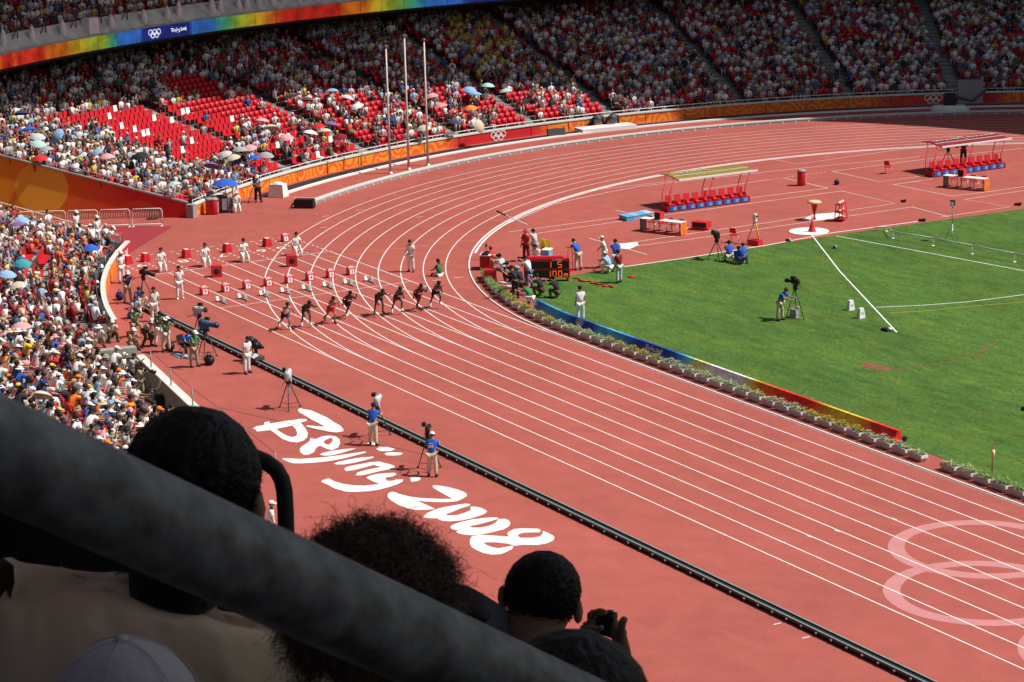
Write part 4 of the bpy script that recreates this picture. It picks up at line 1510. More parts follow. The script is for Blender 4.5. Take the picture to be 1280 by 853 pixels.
def person(pose_name, loc, heading, shirt='white', trousers='white', hat='hair', hatc='white', sleeve='short', tl='long', skin=None, shoes=None, label='', group=None, scale=1.0, hair=None, bib=None):
    J = FK[pose_name]
    o = link('person', FIELD[('b', (pose_name,))], None, loc, heading-math.pi/2)
    o.scale = (scale,)*3
    set_mat(o, 0, skin or M_skin)
    s = link('shirt', FIELD[('s', (pose_name, sleeve))], o)
    set_mat(s, 0, CL[shirt])
    t = link('shorts' if tl == 'short' else 'trousers', FIELD[('t', (pose_name, tl))], o)
    set_mat(t, 0, CL[trousers])
    k = ('h', pose_name, hat)
    if k not in PARTS_CACHE:
        PARTS_CACHE[k] = hair_part(J, hat).mesh('hair', [M_hair] if 'hair' in hat else [M_hair, CL['white']])
    h = link('hair' if 'hair' in hat else 'cap' if hat == 'cap' else 'hat', PARTS_CACHE[k], o)
    if hair:
        set_mat(h, 0, hair)
    if 'hair' not in hat:
        set_mat(h, 1, CL[hatc])
    for kk in 'LR':
        k = ('s', pose_name, kk)
        if k not in PARTS_CACHE:
            PARTS_CACHE[k] = shoe_mesh(J, kk).mesh('shoe', [M_shoeb])
        f = link('shoe', PARTS_CACHE[k], o)
        set_mat(f, 0, shoes or M_shoeb)
    return tag(o, label, 'person', group)
# one mesh per seated spectator kind (slots: skin, shirt, trousers, hair, hat, shoes)
SPECT = {}
def spectator_kinds():
    poses = ['sp_rest', 'sp_fwd', 'sp_shade', 'sp_binoc', 'sp_up', 'sp_hold', 'stand', 'photo_stand']
    jobs, keys = [], []
    for p in poses:
        J = FK[p]
        jobs += [(*skel_body(J), 1), (*skel_shirt(J, 'short'), 0), (*skel_trousers(J, 'long'), 0)]
    ms = skin_batch(jobs)
    for i, p in enumerate(poses):
        J = FK[p]
        for hat in ('hair', 'longhair', 'cap', 'hat'):
            b = MB()
            for me, mi in zip(ms[3*i:3*i+3], (0, 1, 2)):
                b.add([v.co for v in me.vertices], [tuple(f.vertices) for f in me.polygons], mi, True)
            M = head_frame(J)
            hm = J['hm']
            b.add([hm+M @ Vector(q) for q in ((-0.014, 0.088, -0.03), (0.014, 0.088, -0.03), (0, 0.088, 0.012), (0, 0.116, -0.028))], [(0, 1, 3), (1, 2, 3), (2, 0, 3)], 0)
            for k, sx in (('L', -1), ('R', 1)):
                w, h = J['wr'+k], J['ha'+k]
                d = (h-w).normalized()
                s = d.cross(Vector((0, 0, 1)) if abs(d.z) < 0.8 else Vector((0, 1, 0))).normalized()
                for off, ln in ((-0.026, 0.060), (-0.009, 0.072), (0.009, 0.066), (0.025, 0.050)):
                    q = h-d*0.01+s*off
                    b.tube([q, q+d*ln], [0.011, 0.008], 4, 0)
                q = w+d*0.035-s*0.026
                b.tube([q, q-s*0.028+d*0.06], [0.012, 0.009], 4, 0)
                sh = shoe_mesh(J, k)
                b.add(sh.v, sh.f, 5, True)
            hp = hair_part(J, hat)
            for f, m, sm in zip(hp.f, hp.m, hp.sm):
                pass
            b.add(hp.v, hp.f, 3, True)
            for q in range(len(hp.f)):
                b.m[len(b.m)-len(hp.f)+q] = 3 + hp.m[q]
            SPECT[(p, hat)] = b.mesh('person', [M_skin, CL['white'], CL['denim'], M_hair, CL['white'], M_shoeb])
spectator_kinds()
# ================================================================== NEAR STAND (home straight side)
near_st = empty('near_grandstand', (0, 0, 0), 0, 'nearer lower grandstand at the left edge with an orange curved parapet and red seats', 'grandstand')
SEND = 46.0
def ncurve(r, z, a0=None, a1=TH0, s1=SEND):
    """along the near stand at offset r: bend part, then straight part"""
    aa = near_end(r) if a0 is None else a0
    la = R(a1-aa)*r
    tot = la+s1
    def f(t):
        d = t*tot
        if d <= la:
            th = aa+math.degrees(d/r) if r else aa
            return (r*math.cos(R(th)), r*math.sin(R(th)), z)
        return track_frame(d-la, r, z)
    return f
NB = 3                  # first row that continues past the photographers' pit
THM = -102.5            # where the curved parapet ends
NNR = 24
b = MB()
for i in range(NNR):
    r0, r1, z = row_r(i)-0.12, row_r(i+1)-0.12, row_z(i)
    if i < NB:
        strip(b, ncurve(r1, z, None, THM, 0), ncurve(r0, z, None, THM, 0), 26)
        strip(b, ncurve(r0, z, None, THM, 0), ncurve(r0, z-DZ_, None, THM, 0), 26)
    else:
        strip(b, ncurve(r1, z), ncurve(r0, z), 60)
        strip(b, ncurve(r0, z), ncurve(r0, z-DZ_), 60)
strip(b, ncurve(R1-0.12, Z1-DZ_, None, THM, 0), ncurve(RF, Z1-DZ_, None, THM, 0), 26)
# pit-side front wall and the short side wall where the parapet ends
rb = row_r(NB)-0.12
strip(b, ncurve(rb, row_z(NB), THM), ncurve(rb, -1.2, THM), 40)
q0, q1 = pol(RF, THM), pol(rb, THM)
b.add([(q0[0], q0[1], 0), (q1[0], q1[1], 0), (q1[0], q1[1], row_z(2)), (q0[0], q0[1], 0.8)], [(0, 1, 2, 3)])
b.build('terrace', [M_conc], near_st)
# parapet with its print
BN = [(near_end(RF), (0, 0, 0)), (-119.6, (0, 0, 0)), (-119.3, (1, 0, 0)), (THM, (1, 0, 0))]
M_ban2 = bpy.data.materials.new('printed_parapet')
banner_material(M_ban2, (0.62, 0.016, 0.02), (0.84, 0.16, 0.01), (0.86, 0.27, 0.012), 0.5)
a = near_end(RF)
sg = (THM-a)/6
for k in range(6):
    curved_panel('banner_panel', lambda th: pol(RF-0.05, th), a+sg*k+0.02, a+sg*(k+1)-0.02, 0.0, 0.92, lambda th: lerp_table(BN, th), [M_ban2], near_st, n=6)
b = MB()
for (ra, za), (rb_, zb) in (((RF+0.14, 1.0), (RF-0.12, 1.0)), ((RF-0.12, 1.0), (RF-0.12, 0.92)), ((RF+0.14, 0.0), (RF+0.14, 1.0)), ((RF-0.03, 0.92), (RF-0.03, 0.0))):
    strip(b, ncurve(ra, za, None, THM, 0), ncurve(rb_, zb, None, THM, 0), 30)
b.build('parapet_coping', [M_offw], near_st)
b = MB()
fr = ncurve(RF+0.36, 1.30, None, THM, 0)
pts = [fr(i/30) for i in range(31)]
b.tube(pts, 0.028, 6)
b.tube([(p[0], p[1], p[2]-0.3) for p in pts], 0.02, 5)
for p in pts:
    b.tube([(p[0], p[1], 0.5), p], 0.025, 5)
b.build('front_railing', [M_dgrey], near_st)
logo_board('parapet_lettering', -121.7, RF, 0.50, 2.3, M_line, near_st, 1.15, off=0.09)
# tunnel side wall of the near stand with railing
b = MB()
LW = 20.0
def ntop(s):
    r = float(np.hypot(*(WB+WE*s)))
    return Z1 + DZ_/DR*(r-R1) + 0.42
nrm2 = np.array((-WE[1], WE[0]))
for off0, h0, off1, h1 in ((0.0, 0.0, 0.0, None), (0.25, -0.45, 0.25, None)):
    strip(b, (lambda t: (*(WB+WE*(LW*t)+nrm2*off0), ntop(LW*t)+(h0 if h0 < 0 else -ntop(LW*t)))), (lambda t: (*(WB+WE*(LW*t)+nrm2*off0), ntop(LW*t))), 24)
strip(b, (lambda t: (*(WB+WE*(LW*t)), ntop(LW*t))), (lambda t: (*(WB+WE*(LW*t)+nrm2*0.25), ntop(LW*t))), 24)
b.build('tunnel_wall', [M_dconc], near_st)
b = MB()
pts = [(*(WB+WE*(LW*t/24)+nrm2*0.1), ntop(LW*t/24)+0.42) for t in range(25)]
b.tube(pts, 0.028, 6)
b.tube([(p[0], p[1], p[2]-0.38) for p in pts], 0.03, 5)
for p in pts:
    b.tube([(p[0], p[1], p[2]-0.42), p], 0.018, 5)
b.build('tunnel_railing', [M_offw], near_st)
# front rail above the pit
b = MB()
p0 = [track_frame(s, rb+0.10, row_z(NB)+0.30) for s in np.arange(1.5, SEND, 2.0)]
b.tube(p0, 0.055, 6)
for p in p0:
    b.tube([(p[0], p[1], p[2]-0.32), p], 0.035, 5)
b.build('pit_railing', [M_white], near_st)
# aisles of the near stand: (s along the straight, first row)
NAIS = [0.9, 16.5, 30]
NAIS_TH = [-113.5]
for s_ in NAIS:
    b = MB()
    for i in range(NB, NNR-1):
        for h, q in ((0.075, 0.0), (0.15, 0.26)):
            p = track_frame(s_, row_r(i)+0.28+q, row_z(i)+h/2)
            b.box(p, (0.25, 1.0, h), R(TH0))
    b.build('aisle_steps', [M_conc], near_st)
# retaining wall of the pit
pit = empty('pit_wall', (0, 0, 0), 0, 'pale capped retaining wall between the red track and the photographers pit', 'wall')
b = MB()
def boxf(b, s0, s1, r0, r1, z0, z1, mi=0):
    v = [track_frame(s, r, z) for z in (z0, z1) for s, r in ((s0, r0), (s1, r0), (s1, r1), (s0, r1))]
    b.add(v, [(0, 1, 2, 3), (7, 6, 5, 4), (0, 4, 5, 1), (1, 5, 6, 2), (2, 6, 7, 3), (3, 7, 4, 0)], mi)
boxf(b, 0.1, MOAT_S1+0.3, MOAT_R0-0.28, MOAT_R0+0.02, -1.2, 0.02)
boxf(b, 0.1, 0.4, MOAT_R0+0.02, MOAT_R1+0.1, -1.2, 0.10)
boxf(b, MOAT_S1-0.1, MOAT_S1+0.3, MOAT_R0+0.02, MOAT_R1+0.1, -1.2, 0.02)
b.build('wall_body', [mat('shade_brown_concrete', (0.33, 0.25, 0.20), 0.9, 0.15, 2)], pit)  # concrete wall, the brown of its shaded face set as base colour
for k in range(4):
    b = MB()
    boxf(b, 0.05+3.45*k, 3.48+3.45*k, MOAT_R0-0.34, MOAT_R0+0.06, 0.02, 0.07)
    b.build('coping_slab', [M_offw], pit)
b = MB()
boxf(b, -0.02, 0.5, MOAT_R0+0.07, MOAT_R1-0.6, 0.10, 0.55)
b.build('end_block', [M_conc], pit)
fence = empty('rope_fence', (0, 0, 0), 0, 'low fence of thin grey posts and a dark rope standing on the pit coping', 'fence')
tops = []
for u, v in ((189, 459), (214, 482), (241, 507), (273, 531), (308, 559), (345, 590)):
    p = px(u, v, 0.07)
    b = MB()
    b.tube([(p[0], p[1], 0.07), (p[0], p[1], 0.86)], 0.03, 6)
    b.build('post', [M_grey], fence)
    tops.append((p[0], p[1], 0.83))
b = MB()
b.tube(tops, 0.012, 4)
b.tube([tops[3], px(560, 575, 0.3), px(620, 590, 0.02)], 0.008, 4)
b.build('rope', [M_black], fence)

# ------------------------------------------------------------------ seats and spectators
def near_seat_pos():
    out = []
    for i in range(NNR):
        r = row_r(i)+0.22
        aa = near_end(r)+math.degrees((1.0+0.10*min(i, 12))/r)
        a1 = THM-0.4 if i < NB else TH0
        n = int(R(a1-aa)*r/0.52)
        for k in range(n):
            th = aa+math.degrees((k+0.5)*0.52/r)
            if any(abs(th-x)*R(1)*r < 0.6 for x in NAIS_TH):
                continue
            out.append((r*math.cos(R(th)), r*math.sin(R(th)), row_z(i), R(th)+math.pi, i))
        if i >= NB:
            for k in range(int(SEND/0.52)):
                s_ = (k+0.5)*0.52
                if any(abs(s_-x) < 0.7 for x in NAIS):
                    continue
                p = track_frame(s_, r, row_z(i))
                out.append((*p, R(TH0)+math.pi, i))
    res = []
    for q in out:
        ok, u, v = in_view((q[0], q[1], q[2]+0.7), 20)
        if ok and v < 520+0.47*u+25 and u < 230:
            res.append(q+(u, v))
    return res
NS_ = near_seat_pos()
Z_NE = [[(20, 318), (48, 306), (62, 312), (50, 345), (30, 342)], [(20, 440), (52, 455), (52, 480), (30, 470)], [(60, 480), (92, 500), (100, 540), (60, 520)], [(66, 425), (100, 440), (130, 446), (110, 452), (70, 445)]]
rs = np.random.RandomState(21)
SC_KEYS = ['white', 'lightgrey', 'red', 'orange', 'black', 'navy', 'lightblue', 'yellow', 'pink', 'green', 'beige', 'darkred', 'brown', 'grey', 'blue', 'purple', 'teal']
SC_W = np.array([66, 7, 12, 8, 9, 5, 6, 3, 5, 2, 5, 3, 2, 4, 3, 2, 2], float)
SC_W /= SC_W.sum()
near_people, near_empty = [], []
for q in NS_:
    u, v = q[5], q[6]
    dens = 0.12 if any(in_poly(u, v, P) for P in Z_NE) else 0.90
    if rs.rand() < dens:
        sh = SC_KEYS[rs.choice(len(SC_KEYS), p=SC_W)]
        if 36 < u < 110 and 290 < v < 375 and rs.rand() < 0.35:
            sh = 'red' if rs.rand() < 0.5 else 'orange'
        h = rs.rand()
        hat, hc = ('hair', None) if h < 0.46 else ('longhair', None) if h < 0.62 else ('cap', ['white', 'white', 'white', 'white', 'white', 'red', 'yellow', 'navy', 'orange', 'black'][rs.randint(10)]) if h < 0.90 else ('hat', ['white', 'white', 'beige', 'pink', 'khaki'][rs.randint(5)])
        po = ['sp_rest', 'sp_fwd', 'sp_shade', 'sp_binoc', 'sp_up', 'sp_hold', 'stand', 'photo_stand'][rs.choice(8, p=[.30, .22, .12, .10, .04, .12, .06, .04])]
        near_people.append(dict(p=q[:3], a=q[3]+rs.uniform(-.5, .4), i=q[4], u=u, v=v, sh=sh, hat=hat, hc=hc, po=po, tr=['denim', 'black', 'khaki', 'beige', 'white', 'navy', 'grey', 'olive'][rs.randint(8)]))
    else:
        near_empty.append(q)
print('near people', len(near_people), 'near empty', len(near_empty))
near_people.sort(key=lambda d: (d['p'][0]-CAM[0])**2+(d['p'][1]-CAM[1])**2)
NPART = 0
for q in near_empty[:300]:
    o = link('seat', SEAT, near_st, q[:3], q[3]-math.pi/2)
    o.scale = (1.04, 1.04, 1.04)
VV, FF = scatter(sv, sf, [(d['p'][0], d['p'][1], d['p'][2], d['a'], 1.0) for d in near_people])
tag(link('seat_rows', np_mesh('seat_rows', VV, FF, [M_red]), near_st), kind='stuff')
POSE_TXT = {'sp_rest': 'hands in lap', 'sp_fwd': 'leaning forward', 'sp_shade': 'shading the eyes', 'sp_binoc': 'hands to face', 'sp_up': 'arms thrown up', 'sp_hold': 'holding something', 'stand': 'standing', 'photo_stand': 'standing, aiming'}
def lookof(d):
    return f"{cn(d['sh'])} shirt" + (f" and {cn(d['hc'])} {d['hat']}" if d['hc'] else (" and long black hair" if d['hat'] == 'longhair' else ""))
def shortlook(d):
    return f"{cn(d['sh'])} shirt" + (f" with {cn(d['hc'])} {d['hat']}" if d['hc'] else "")
def where(d):
    u, v, i = d['u'], d['v'], d['i']
    if u < 14:
        return 'at the left edge of the photo'
    if v > 440+0.42*u:
        return 'just above the big grey tube'
    if i <= 1:
        return 'in the first rows behind the parapet'
    if i <= NB+1 and u > 95:
        return 'at the front beside the photographers pit'
    if v < 345 and u + (345-v)*1.5 < 110:
        return 'near the tunnel railing'
    return 'in the middle of the near stand'
used_lab = {}
def unique_label(d, others):
    near_o = sorted(others, key=lambda e: (e['u']-d['u'])**2+(e['v']-d['v'])**2)[1:9]
    base = f"spectator in {lookof(d)}"
    ps = POSE_TXT[d['po']]
    tr = f"{cn(d['tr'])} trousers"
    L, Rr = [e for e in near_o if e['u'] < d['u']-4], [e for e in near_o if e['u'] > d['u']+4]
    up_, dn = [e for e in near_o if e['v'] < d['v']-6], [e for e in near_o if e['v'] > d['v']+6]
    cand = [f"{base}, {ps}", f"{base}, {ps}, {where(d)}"]
    for nm, lst in (('left of', Rr), ('right of', L), ('behind', dn), ('in front of', up_)):
        for e in lst[:2]:
            cand.append(f"{base}, {ps}, {nm} a {shortlook(e)}")
    for nm, lst in (('left of', Rr), ('right of', L), ('behind', dn), ('in front of', up_)):
        for e in lst[:3]:
            cand.append(f"{base} {nm} {shortlook(e)}, {where(d)}")
    cols = lambda lst: [cn(e['sh']) for e in lst[:4]]
    for x in cols(L):
        for y in cols(Rr):
            cand.append(f"{base}, {ps}, between {x} and {y} shirts")
    for x in cols(dn):
        for y in cols(Rr):
            cand.append(f"{base}, {ps}, behind {x}, left of {y}")
            cand.append(f"{base}, {ps}, {tr}, behind {x}")
    for x in cols(up_):
        for y in cols(L):
            cand.append(f"{base}, {ps}, before {x}, right of {y}")
    for c in cand:
        if c not in used_lab and len(c.replace(',', '').split()) <= 16:
            used_lab[c] = 1
            return c
    return base
for d in near_people[:300]:
    me = SPECT[(d['po'], d['hat'])]
    up_z = 0.0
    o = link('person', me, None, (d['p'][0], d['p'][1], d['p'][2]+up_z), d['a']-math.pi/2)
    f = 0.95+0.1*rs.rand()
    o.scale = (f, f, f)
    if d['po'] in ('stand', 'photo_stand'):
        o.location = Vector(d['p'])+Vector((math.cos(d['a'])*0.3, math.sin(d['a'])*0.3, 0))
    set_mat(o, 0, [M_skin, M_skint, M_skin][rs.randint(3)])
    set_mat(o, 1, CL[d['sh']])
    set_mat(o, 2, CL[d['tr']])
    if d['hc']:
        set_mat(o, 4, CL[d['hc']])
    tag(o, unique_label(d, near_people), 'person', 'spectators in the near stand')
if len(near_people) > 300:
    idx = {'white': 0, 'lightgrey': 1, 'red': 2, 'orange': 3, 'black': 4, 'navy': 5, 'lightblue': 6, 'yellow': 7, 'pink': 8, 'green': 9, 'beige': 10, 'darkred': 11, 'brown': 12, 'grey': 1, 'blue': 5, 'purple': 11, 'teal': 6}
    crowd_object('near_crowd', [(d['p'][0], d['p'][1], d['p'][2], d['a'], idx[d['sh']], d['hc'] is not None, 1 if d['po'] in ('sp_shade', 'sp_binoc') else 2 if d['po'] == 'stand' else 0) for d in near_people[300:]], 'packed spectators filling the back of the near stand beside the tunnel', None)

# ------------------------------------------------------------------ umbrellas
def umbrella(rad=0.52, h=0.24):
    n = 8
    rings = [(0.0, h), (0.35, h*0.90), (0.7, h*0.58), (1.0, 0.0)]
    cb = MB()
    vs = [(0, 0, h)]
    for r, z in rings[1:]:
        for k in range(n*2):
            a = math.pi*k/n
            rr = r*rad*(1.0 if k % 2 == 0 else 0.955)
            vs.append((rr*math.cos(a), rr*math.sin(a), z + (0.0 if k % 2 == 0 else 0.012*r)))
    m = n*2
    fs = [(0, 1+k, 1+(k+1) % m) for k in range(m)]
    for j in range(2):
        for k in range(m):
            a, d = 1+j*m+k, 1+j*m+(k+1) % m
            fs.append((a, a+m, d+m, d))
    cb.add(vs, fs, 0, False)
    sb = MB()
    sb.tube([(0, 0, h+0.05), (0, 0, -0.55)], 0.008, 5)
    sb.tube([(0, 0, -0.55), (0, 0.0, -0.64), (0.03, 0, -0.67), (0.06, 0, -0.64)], 0.014, 5)
    for k in range(n):
        a = 2*math.pi*k/n
        sb.tube([(0, 0, h-0.02), (0.7*rad*math.cos(a), 0.7*rad*math.sin(a), h*0.55), (rad*math.cos(a), rad*math.sin(a), 0)], 0.004, 3)
    return cb, sb
ucb, usb = umbrella()
UC, US = ucb.mesh('canopy', [CL['white']]), usb.mesh('shaft', [M_steel])
def place_umbrella(p, col, label, tilt=(0.0, 0.0), s=1.0, group='umbrellas held up in the far stand'):
    o = empty('umbrella', p, rnd.uniform(0, 6), label, 'umbrella', group)
    o.rotation_euler = (tilt[0], tilt[1], rnd.uniform(0, 6))
    o.scale = (s, s, s)
    c = link('canopy', UC, o)
    set_mat(c, 0, CL[col])
    link('shaft', US, o)
    return o
FU = [(27, 143, 'navy', 'navy umbrella at the top left of the sunlit far crowd'), (36, 163, 'blue', 'blue umbrella among the white shirts at the left end of the far stand'), (47, 172, 'lightgrey', 'pale grey umbrella in the crowd left of the empty red seats'), (72, 170, 'lightblue', 'light blue umbrella tipped sideways left of the empty red seats', (0.9, 0.3)), (48, 181, 'mint', 'flat mint green umbrella at the left end of the far crowd'), (57, 188, 'grey', 'grey umbrella low at the left end of the far crowd'), (50, 199, 'red', 'red umbrella just above the gold tunnel wall'), (121, 192, 'lightblue', 'light blue umbrella at the lower edge of the empty red block', (0.5, 0.2)), (134, 197, 'pink', 'pink umbrella beside the light blue one under the empty block'), (175, 196, 'black', 'black umbrella in front of the empty red seats', (0.3, 0)), (247, 206, 'grey', 'grey umbrella alone among the empty red seats', (0.7, 0)), (264, 208, 'purple', 'lavender umbrella between the empty seats and the crowd', (0.4, 0.3)), (281, 194, 'lightgrey', 'large pale grey umbrella left of a cream one in the lower crowd'), (291, 198, 'beige', 'cream umbrella right of the large pale grey one'), (300, 188, 'grey', 'mid grey umbrella behind the cream umbrella'), (312, 186, 'pink', 'rose umbrella at the top of the lower umbrella cluster'), (333, 195, 'grey', 'dark grey umbrella right of the blue umbrella'), (318, 199, 'blue', 'bright blue umbrella in the lower crowd above the orange banner'), (217, 232, 'mint', 'mint umbrella in the packed crowd above the red tunnel wall'), (415, 115, 'lightblue', 'light blue umbrella high at the shade line left of the flagpoles'), (434, 123, 'lightgrey', 'pale umbrella right of the high light blue one'), (446, 134, 'white', 'white umbrella left of the first flagpole near the shade line'), (384, 126, 'brown', 'brown umbrella under the shade line above the steps'), (328, 152, 'pink', 'pale pink umbrella at the right end of the empty seats'), (338, 160, 'beige', 'cream umbrella below the pale pink one'), (358, 173, 'pink', 'deep pink umbrella in the middle of the sunlit stand'), (388, 167, 'white', 'white umbrella in the middle of the umbrella cluster'), (398, 159, 'red', 'red umbrella between white and lavender ones'), (406, 165, 'beige', 'cream umbrella right of the white one in the cluster'), (414, 156, 'purple', 'lavender umbrella at the right end of the cluster'), (425, 172, 'darkred', 'dark red umbrella below the lavender one'), (539, 121, 'pink', 'pink umbrella just right of the third flagpole'), (551, 133, 'pink', 'large pale pink umbrella right of the third flagpole'), (530, 161, 'beige', 'cream umbrella beside the third flagpole low in the stand'), (587, 113, 'lightblue', 'light blue umbrella at the shade line above a second blue one'), (594, 119, 'lightblue', 'lower of two light blue umbrellas at the shade line'), (610, 108, 'mint', 'mint umbrella at the shade line'), (632, 115, 'mint', 'right hand mint umbrella at the shade line'), (588, 136, 'orange', 'peach orange umbrella in the right part of the sunlit stand'), (599, 158, 'beige', 'peach umbrella tipped on its side above the front rail', (1.2, 0)), (487, 150, 'navy', 'navy umbrella beside the first flagpole'), (568, 155, 'navy', 'navy umbrella in the front rows right of the flagpoles')]
for q in FU:
    p = stand_pt(q[0], q[1], 1.42)
    if p is not None:
        place_umbrella(p, q[2], q[3], q[4] if len(q) > 4 else (rnd.uniform(-.25, .25), rnd.uniform(-.25, .25)))
def near_pt(u, v, h=0.0):
    w = ray(u, v)
    t = np.linspace(60, 220, 6000)
    P = CAM + np.outer(t, w)
    sc = P[:, 0]*TE.x + P[:, 1]*TE.y
    r = np.where(sc < 0, np.hypot(P[:, 0], P[:, 1]), P[:, 0]*TN.x + P[:, 1]*TN.y)
    f = P[:, 2] - (Z1 + h + DZ_/DR*(r-R1))
    k = np.where((f[:-1] > 0) & (f[1:] <= 0))[0]
    return P[k[0]] if len(k) else px(u, v)
for q in [(28, 330, 'teal', 'teal umbrella in the near stand'), (9, 344, 'lightblue', 'light blue umbrella at the left edge of the near stand'), (22, 358, 'beige', 'pale peach umbrella below the teal one in the near stand'), (21, 282, 'purple', 'lavender umbrella at the top corner of the near stand by the tunnel'), (27, 276, 'lightblue', 'small light blue umbrella behind the lavender one by the tunnel'), (114, 311, 'blue', 'bright blue umbrella near the parapet corner'), (27, 409, 'pink', 'pink umbrella in the middle of the near stand'), (51, 496, 'beige', 'big cream umbrella just above the grey tube', (0.5, 0.2))]:
    place_umbrella(near_pt(q[0], q[1], 1.45), q[2], q[3], q[4] if len(q) > 4 else (rnd.uniform(-.2, .2), rnd.uniform(-.2, .2)), 0.9, 'umbrellas in the near stand')

# ------------------------------------------------------------------ crowd barriers at the tunnel mouth
def barrier():
    o = empty('crowd_barrier', (0, 0, 0))
    Lb = 1.86
    b = MB()
    b.tube([(0.03, 0, 0.14), (0.03, 0, 0.98), (0.12, 0, 1.08), (Lb-0.12, 0, 1.08), (Lb-0.03, 0, 0.98), (Lb-0.03, 0, 0.14), (0.03, 0, 0.14)], 0.026, 6)
    b.build('frame', [M_white], o)
    for k in range(17):
        b = MB()
        x = 0.12+(Lb-0.24)*k/16
        b.tube([(x, 0, 0.14), (x, 0, 1.07)], 0.009, 4)
        b.build('bar', [M_offw], o)
    for x in (0.08, Lb-0.08):
        b = MB()
        b.box((x, 0, 0.02), (0.08, 0.55, 0.03))
        b.box((x, 0, 0.09), (0.05, 0.05, 0.12))
        b.build('foot', [M_white], o)
    return o
bar0 = barrier()
P0, P1 = px(204, 283), px(127, 285)
dirb = (P1-P0)[:2]/np.linalg.norm((P1-P0)[:2])
for k, lab in enumerate(('white steel crowd barrier nearest the red wall end', 'white steel crowd barrier second from the wall end, behind a standing steward', 'white steel crowd barrier third from the wall end', 'white steel crowd barrier fourth from the wall end, partly behind the railing', 'white steel crowd barrier deepest inside the tunnel mouth')):
    o = bar0 if k == 0 else copy_tree(bar0)
    o.location = (P0[0]+dirb[0]*1.93*k, P0[1]+dirb[1]*1.93*k, 0.012)
    o.rotation_euler = (0, 0, math.atan2(dirb[1], dirb[0]))
    tag(o, lab, 'barrier', 'crowd barriers across the tunnel mouth')
# ================================================================== ON THE TRACK AND THE INFIELD
def text_obj(name, body, size, m, parent=None, extrude=0.004):
    c = bpy.data.curves.new(name, 'FONT')
    c.body = body
    c.size = size
    c.extrude = extrude
    c.align_x = 'CENTER'
    c.align_y = 'CENTER'
    c.resolution_u = 3
    t = bpy.data.objects.new(name, c)
    me = bpy.data.meshes.new_from_object(t)
    bpy.data.objects.remove(t)
    bpy.data.curves.remove(c)
    me.materials.clear()
    me.materials.append(m)
    return link(name, me, parent)
def cam_heading(p):
    return math.atan2(CAM[1]-p[1], CAM[0]-p[0])

# ---- camera dolly rail along the straight
RY = -50.8
rail = empty('camera_rail', (0, 0, 0), 0, 'long black double camera rail lying along the outside of the home straight', 'camera rail')
X0, X1 = -17.6, 52.0
b = MB()
b.box(((X0+X1)/2, RY, 0.09), (X1-X0, 0.32, 0.08))
b.build('beam', [M_black], rail)
for dy in (-0.15, 0.14):
    b = MB()
    b.box(((X0+X1)/2, RY+dy, 0.145), (X1-X0, 0.085, 0.08))
    b.box(((X0+X1)/2, RY+dy, 0.190), (X1-X0, 0.06, 0.012), mi=1)
    b.build('rail', [M_dgrey, M_steel], rail)
b = MB()
b.box(((X0+X1)/2, RY, 0.137), (X1-X0, 0.14, 0.015))
b.build('cable_channel', [mat('dark_teal_rubber', (0.012, 0.03, 0.03), 0.6)], rail)
bk = MB()
bk.box((0, -0.21, 0.08), (0.05, 0.05, 0.15))
bk.box((0, -0.225, 0.12), (0.07, 0.04, 0.045), mi=1)
BK = bk.mesh('bracket', [M_dgrey, M_offw])
for i in range(int((X1-X0)/0.8)):
    link('bracket', BK, rail, (X0+0.4+0.8*i, RY, 0))
# ---- pale rail round the bend
rail2 = empty('bend_camera_rail', (0, 0, 0), 0, 'pale grey camera rail following the outside of the far bend', 'camera rail')
b = MB()
pa = arc(50.5, 218.4, 118, 1.2)
curb(b, pa, 0.36, 0.16)
b.build('beam', [M_grey], rail2)
for dr in (-0.13, 0.13):
    b = MB()
    for rr, h in ((50.5+dr, 0.24),):
        n = len(pa)
        vs = []
        for p in pa:
            th = math.atan2(p[1], p[0])
            for q, z in ((rr-0.07, 0.16), (rr-0.07, h), (rr+0.07, h), (rr+0.07, 0.16)):
                vs.append((q*math.cos(th), q*math.sin(th), z))
        b.add(vs, [(4*i+k, 4*i+(k+1) % 4, 4*i+4+(k+1) % 4, 4*i+4+k) for i in range(n-1) for k in range(4)])
    b.build('rail', [M_offw], rail2)
bk = MB()
bk.box((-0.22, 0, 0.05), (0.10, 0.08, 0.09))
BK2 = bk.mesh('bracket', [M_white])
for i in range(78):
    th = R(217.5-1.15*i)
    link('bracket', BK2, rail2, (50.5*math.cos(th), 50.5*math.sin(th), 0), th)
p = px(381, 260)
b = MB()
b.box((0, 0, 0.27), (1.25, 0.62, 0.50), taper=0.97)
b.box((0.0, 0, 0.535), (1.15, 0.55, 0.03))
b.tube([(-0.62, -0.1, 0.35), (-0.75, -0.1, 0.25), (-0.8, -0.2, 0.1)], 0.05, 6)
o = b.build('equipment_case', [M_black], None, p, R(50))
tag(o, 'black boxy motor case at the end of the pale bend rail', 'case')

# ---- flagpoles
def flagpole(u, v, h, label):
    p = px(u, v)
    o = empty('flagpole', p, 0, label, 'flagpole', 'bare flagpoles outside the bend')
    b = MB()
    b.tube([(0, 0, 0), (0, 0, h)], [0.085, 0.055], 10)
    b.build('pole', [mat('beige_pole_paint', (0.60, 0.53, 0.49), 0.45, 0.06, 3)], o)
    MB().ball((0, 0, h+0.08), 0.12, 10, 7).build('finial', [mat('bronze_finial', (0.24, 0.10, 0.06), 0.4)], o)
    MB().lathe([(0.22, 0), (0.22, 0.04), (0.13, 0.06), (0.12, 0.12)], (0, 0, 0), 14).build('base_plate', [M_steel], o)
flagpole(488, 217, 8.35, 'left flagpole of three at the bend, shorter than the middle one')
flagpole(511, 212, 8.85, 'middle and tallest of the three bare flagpoles')
flagpole(535, 207, 8.40, 'right flagpole of the three bare poles')

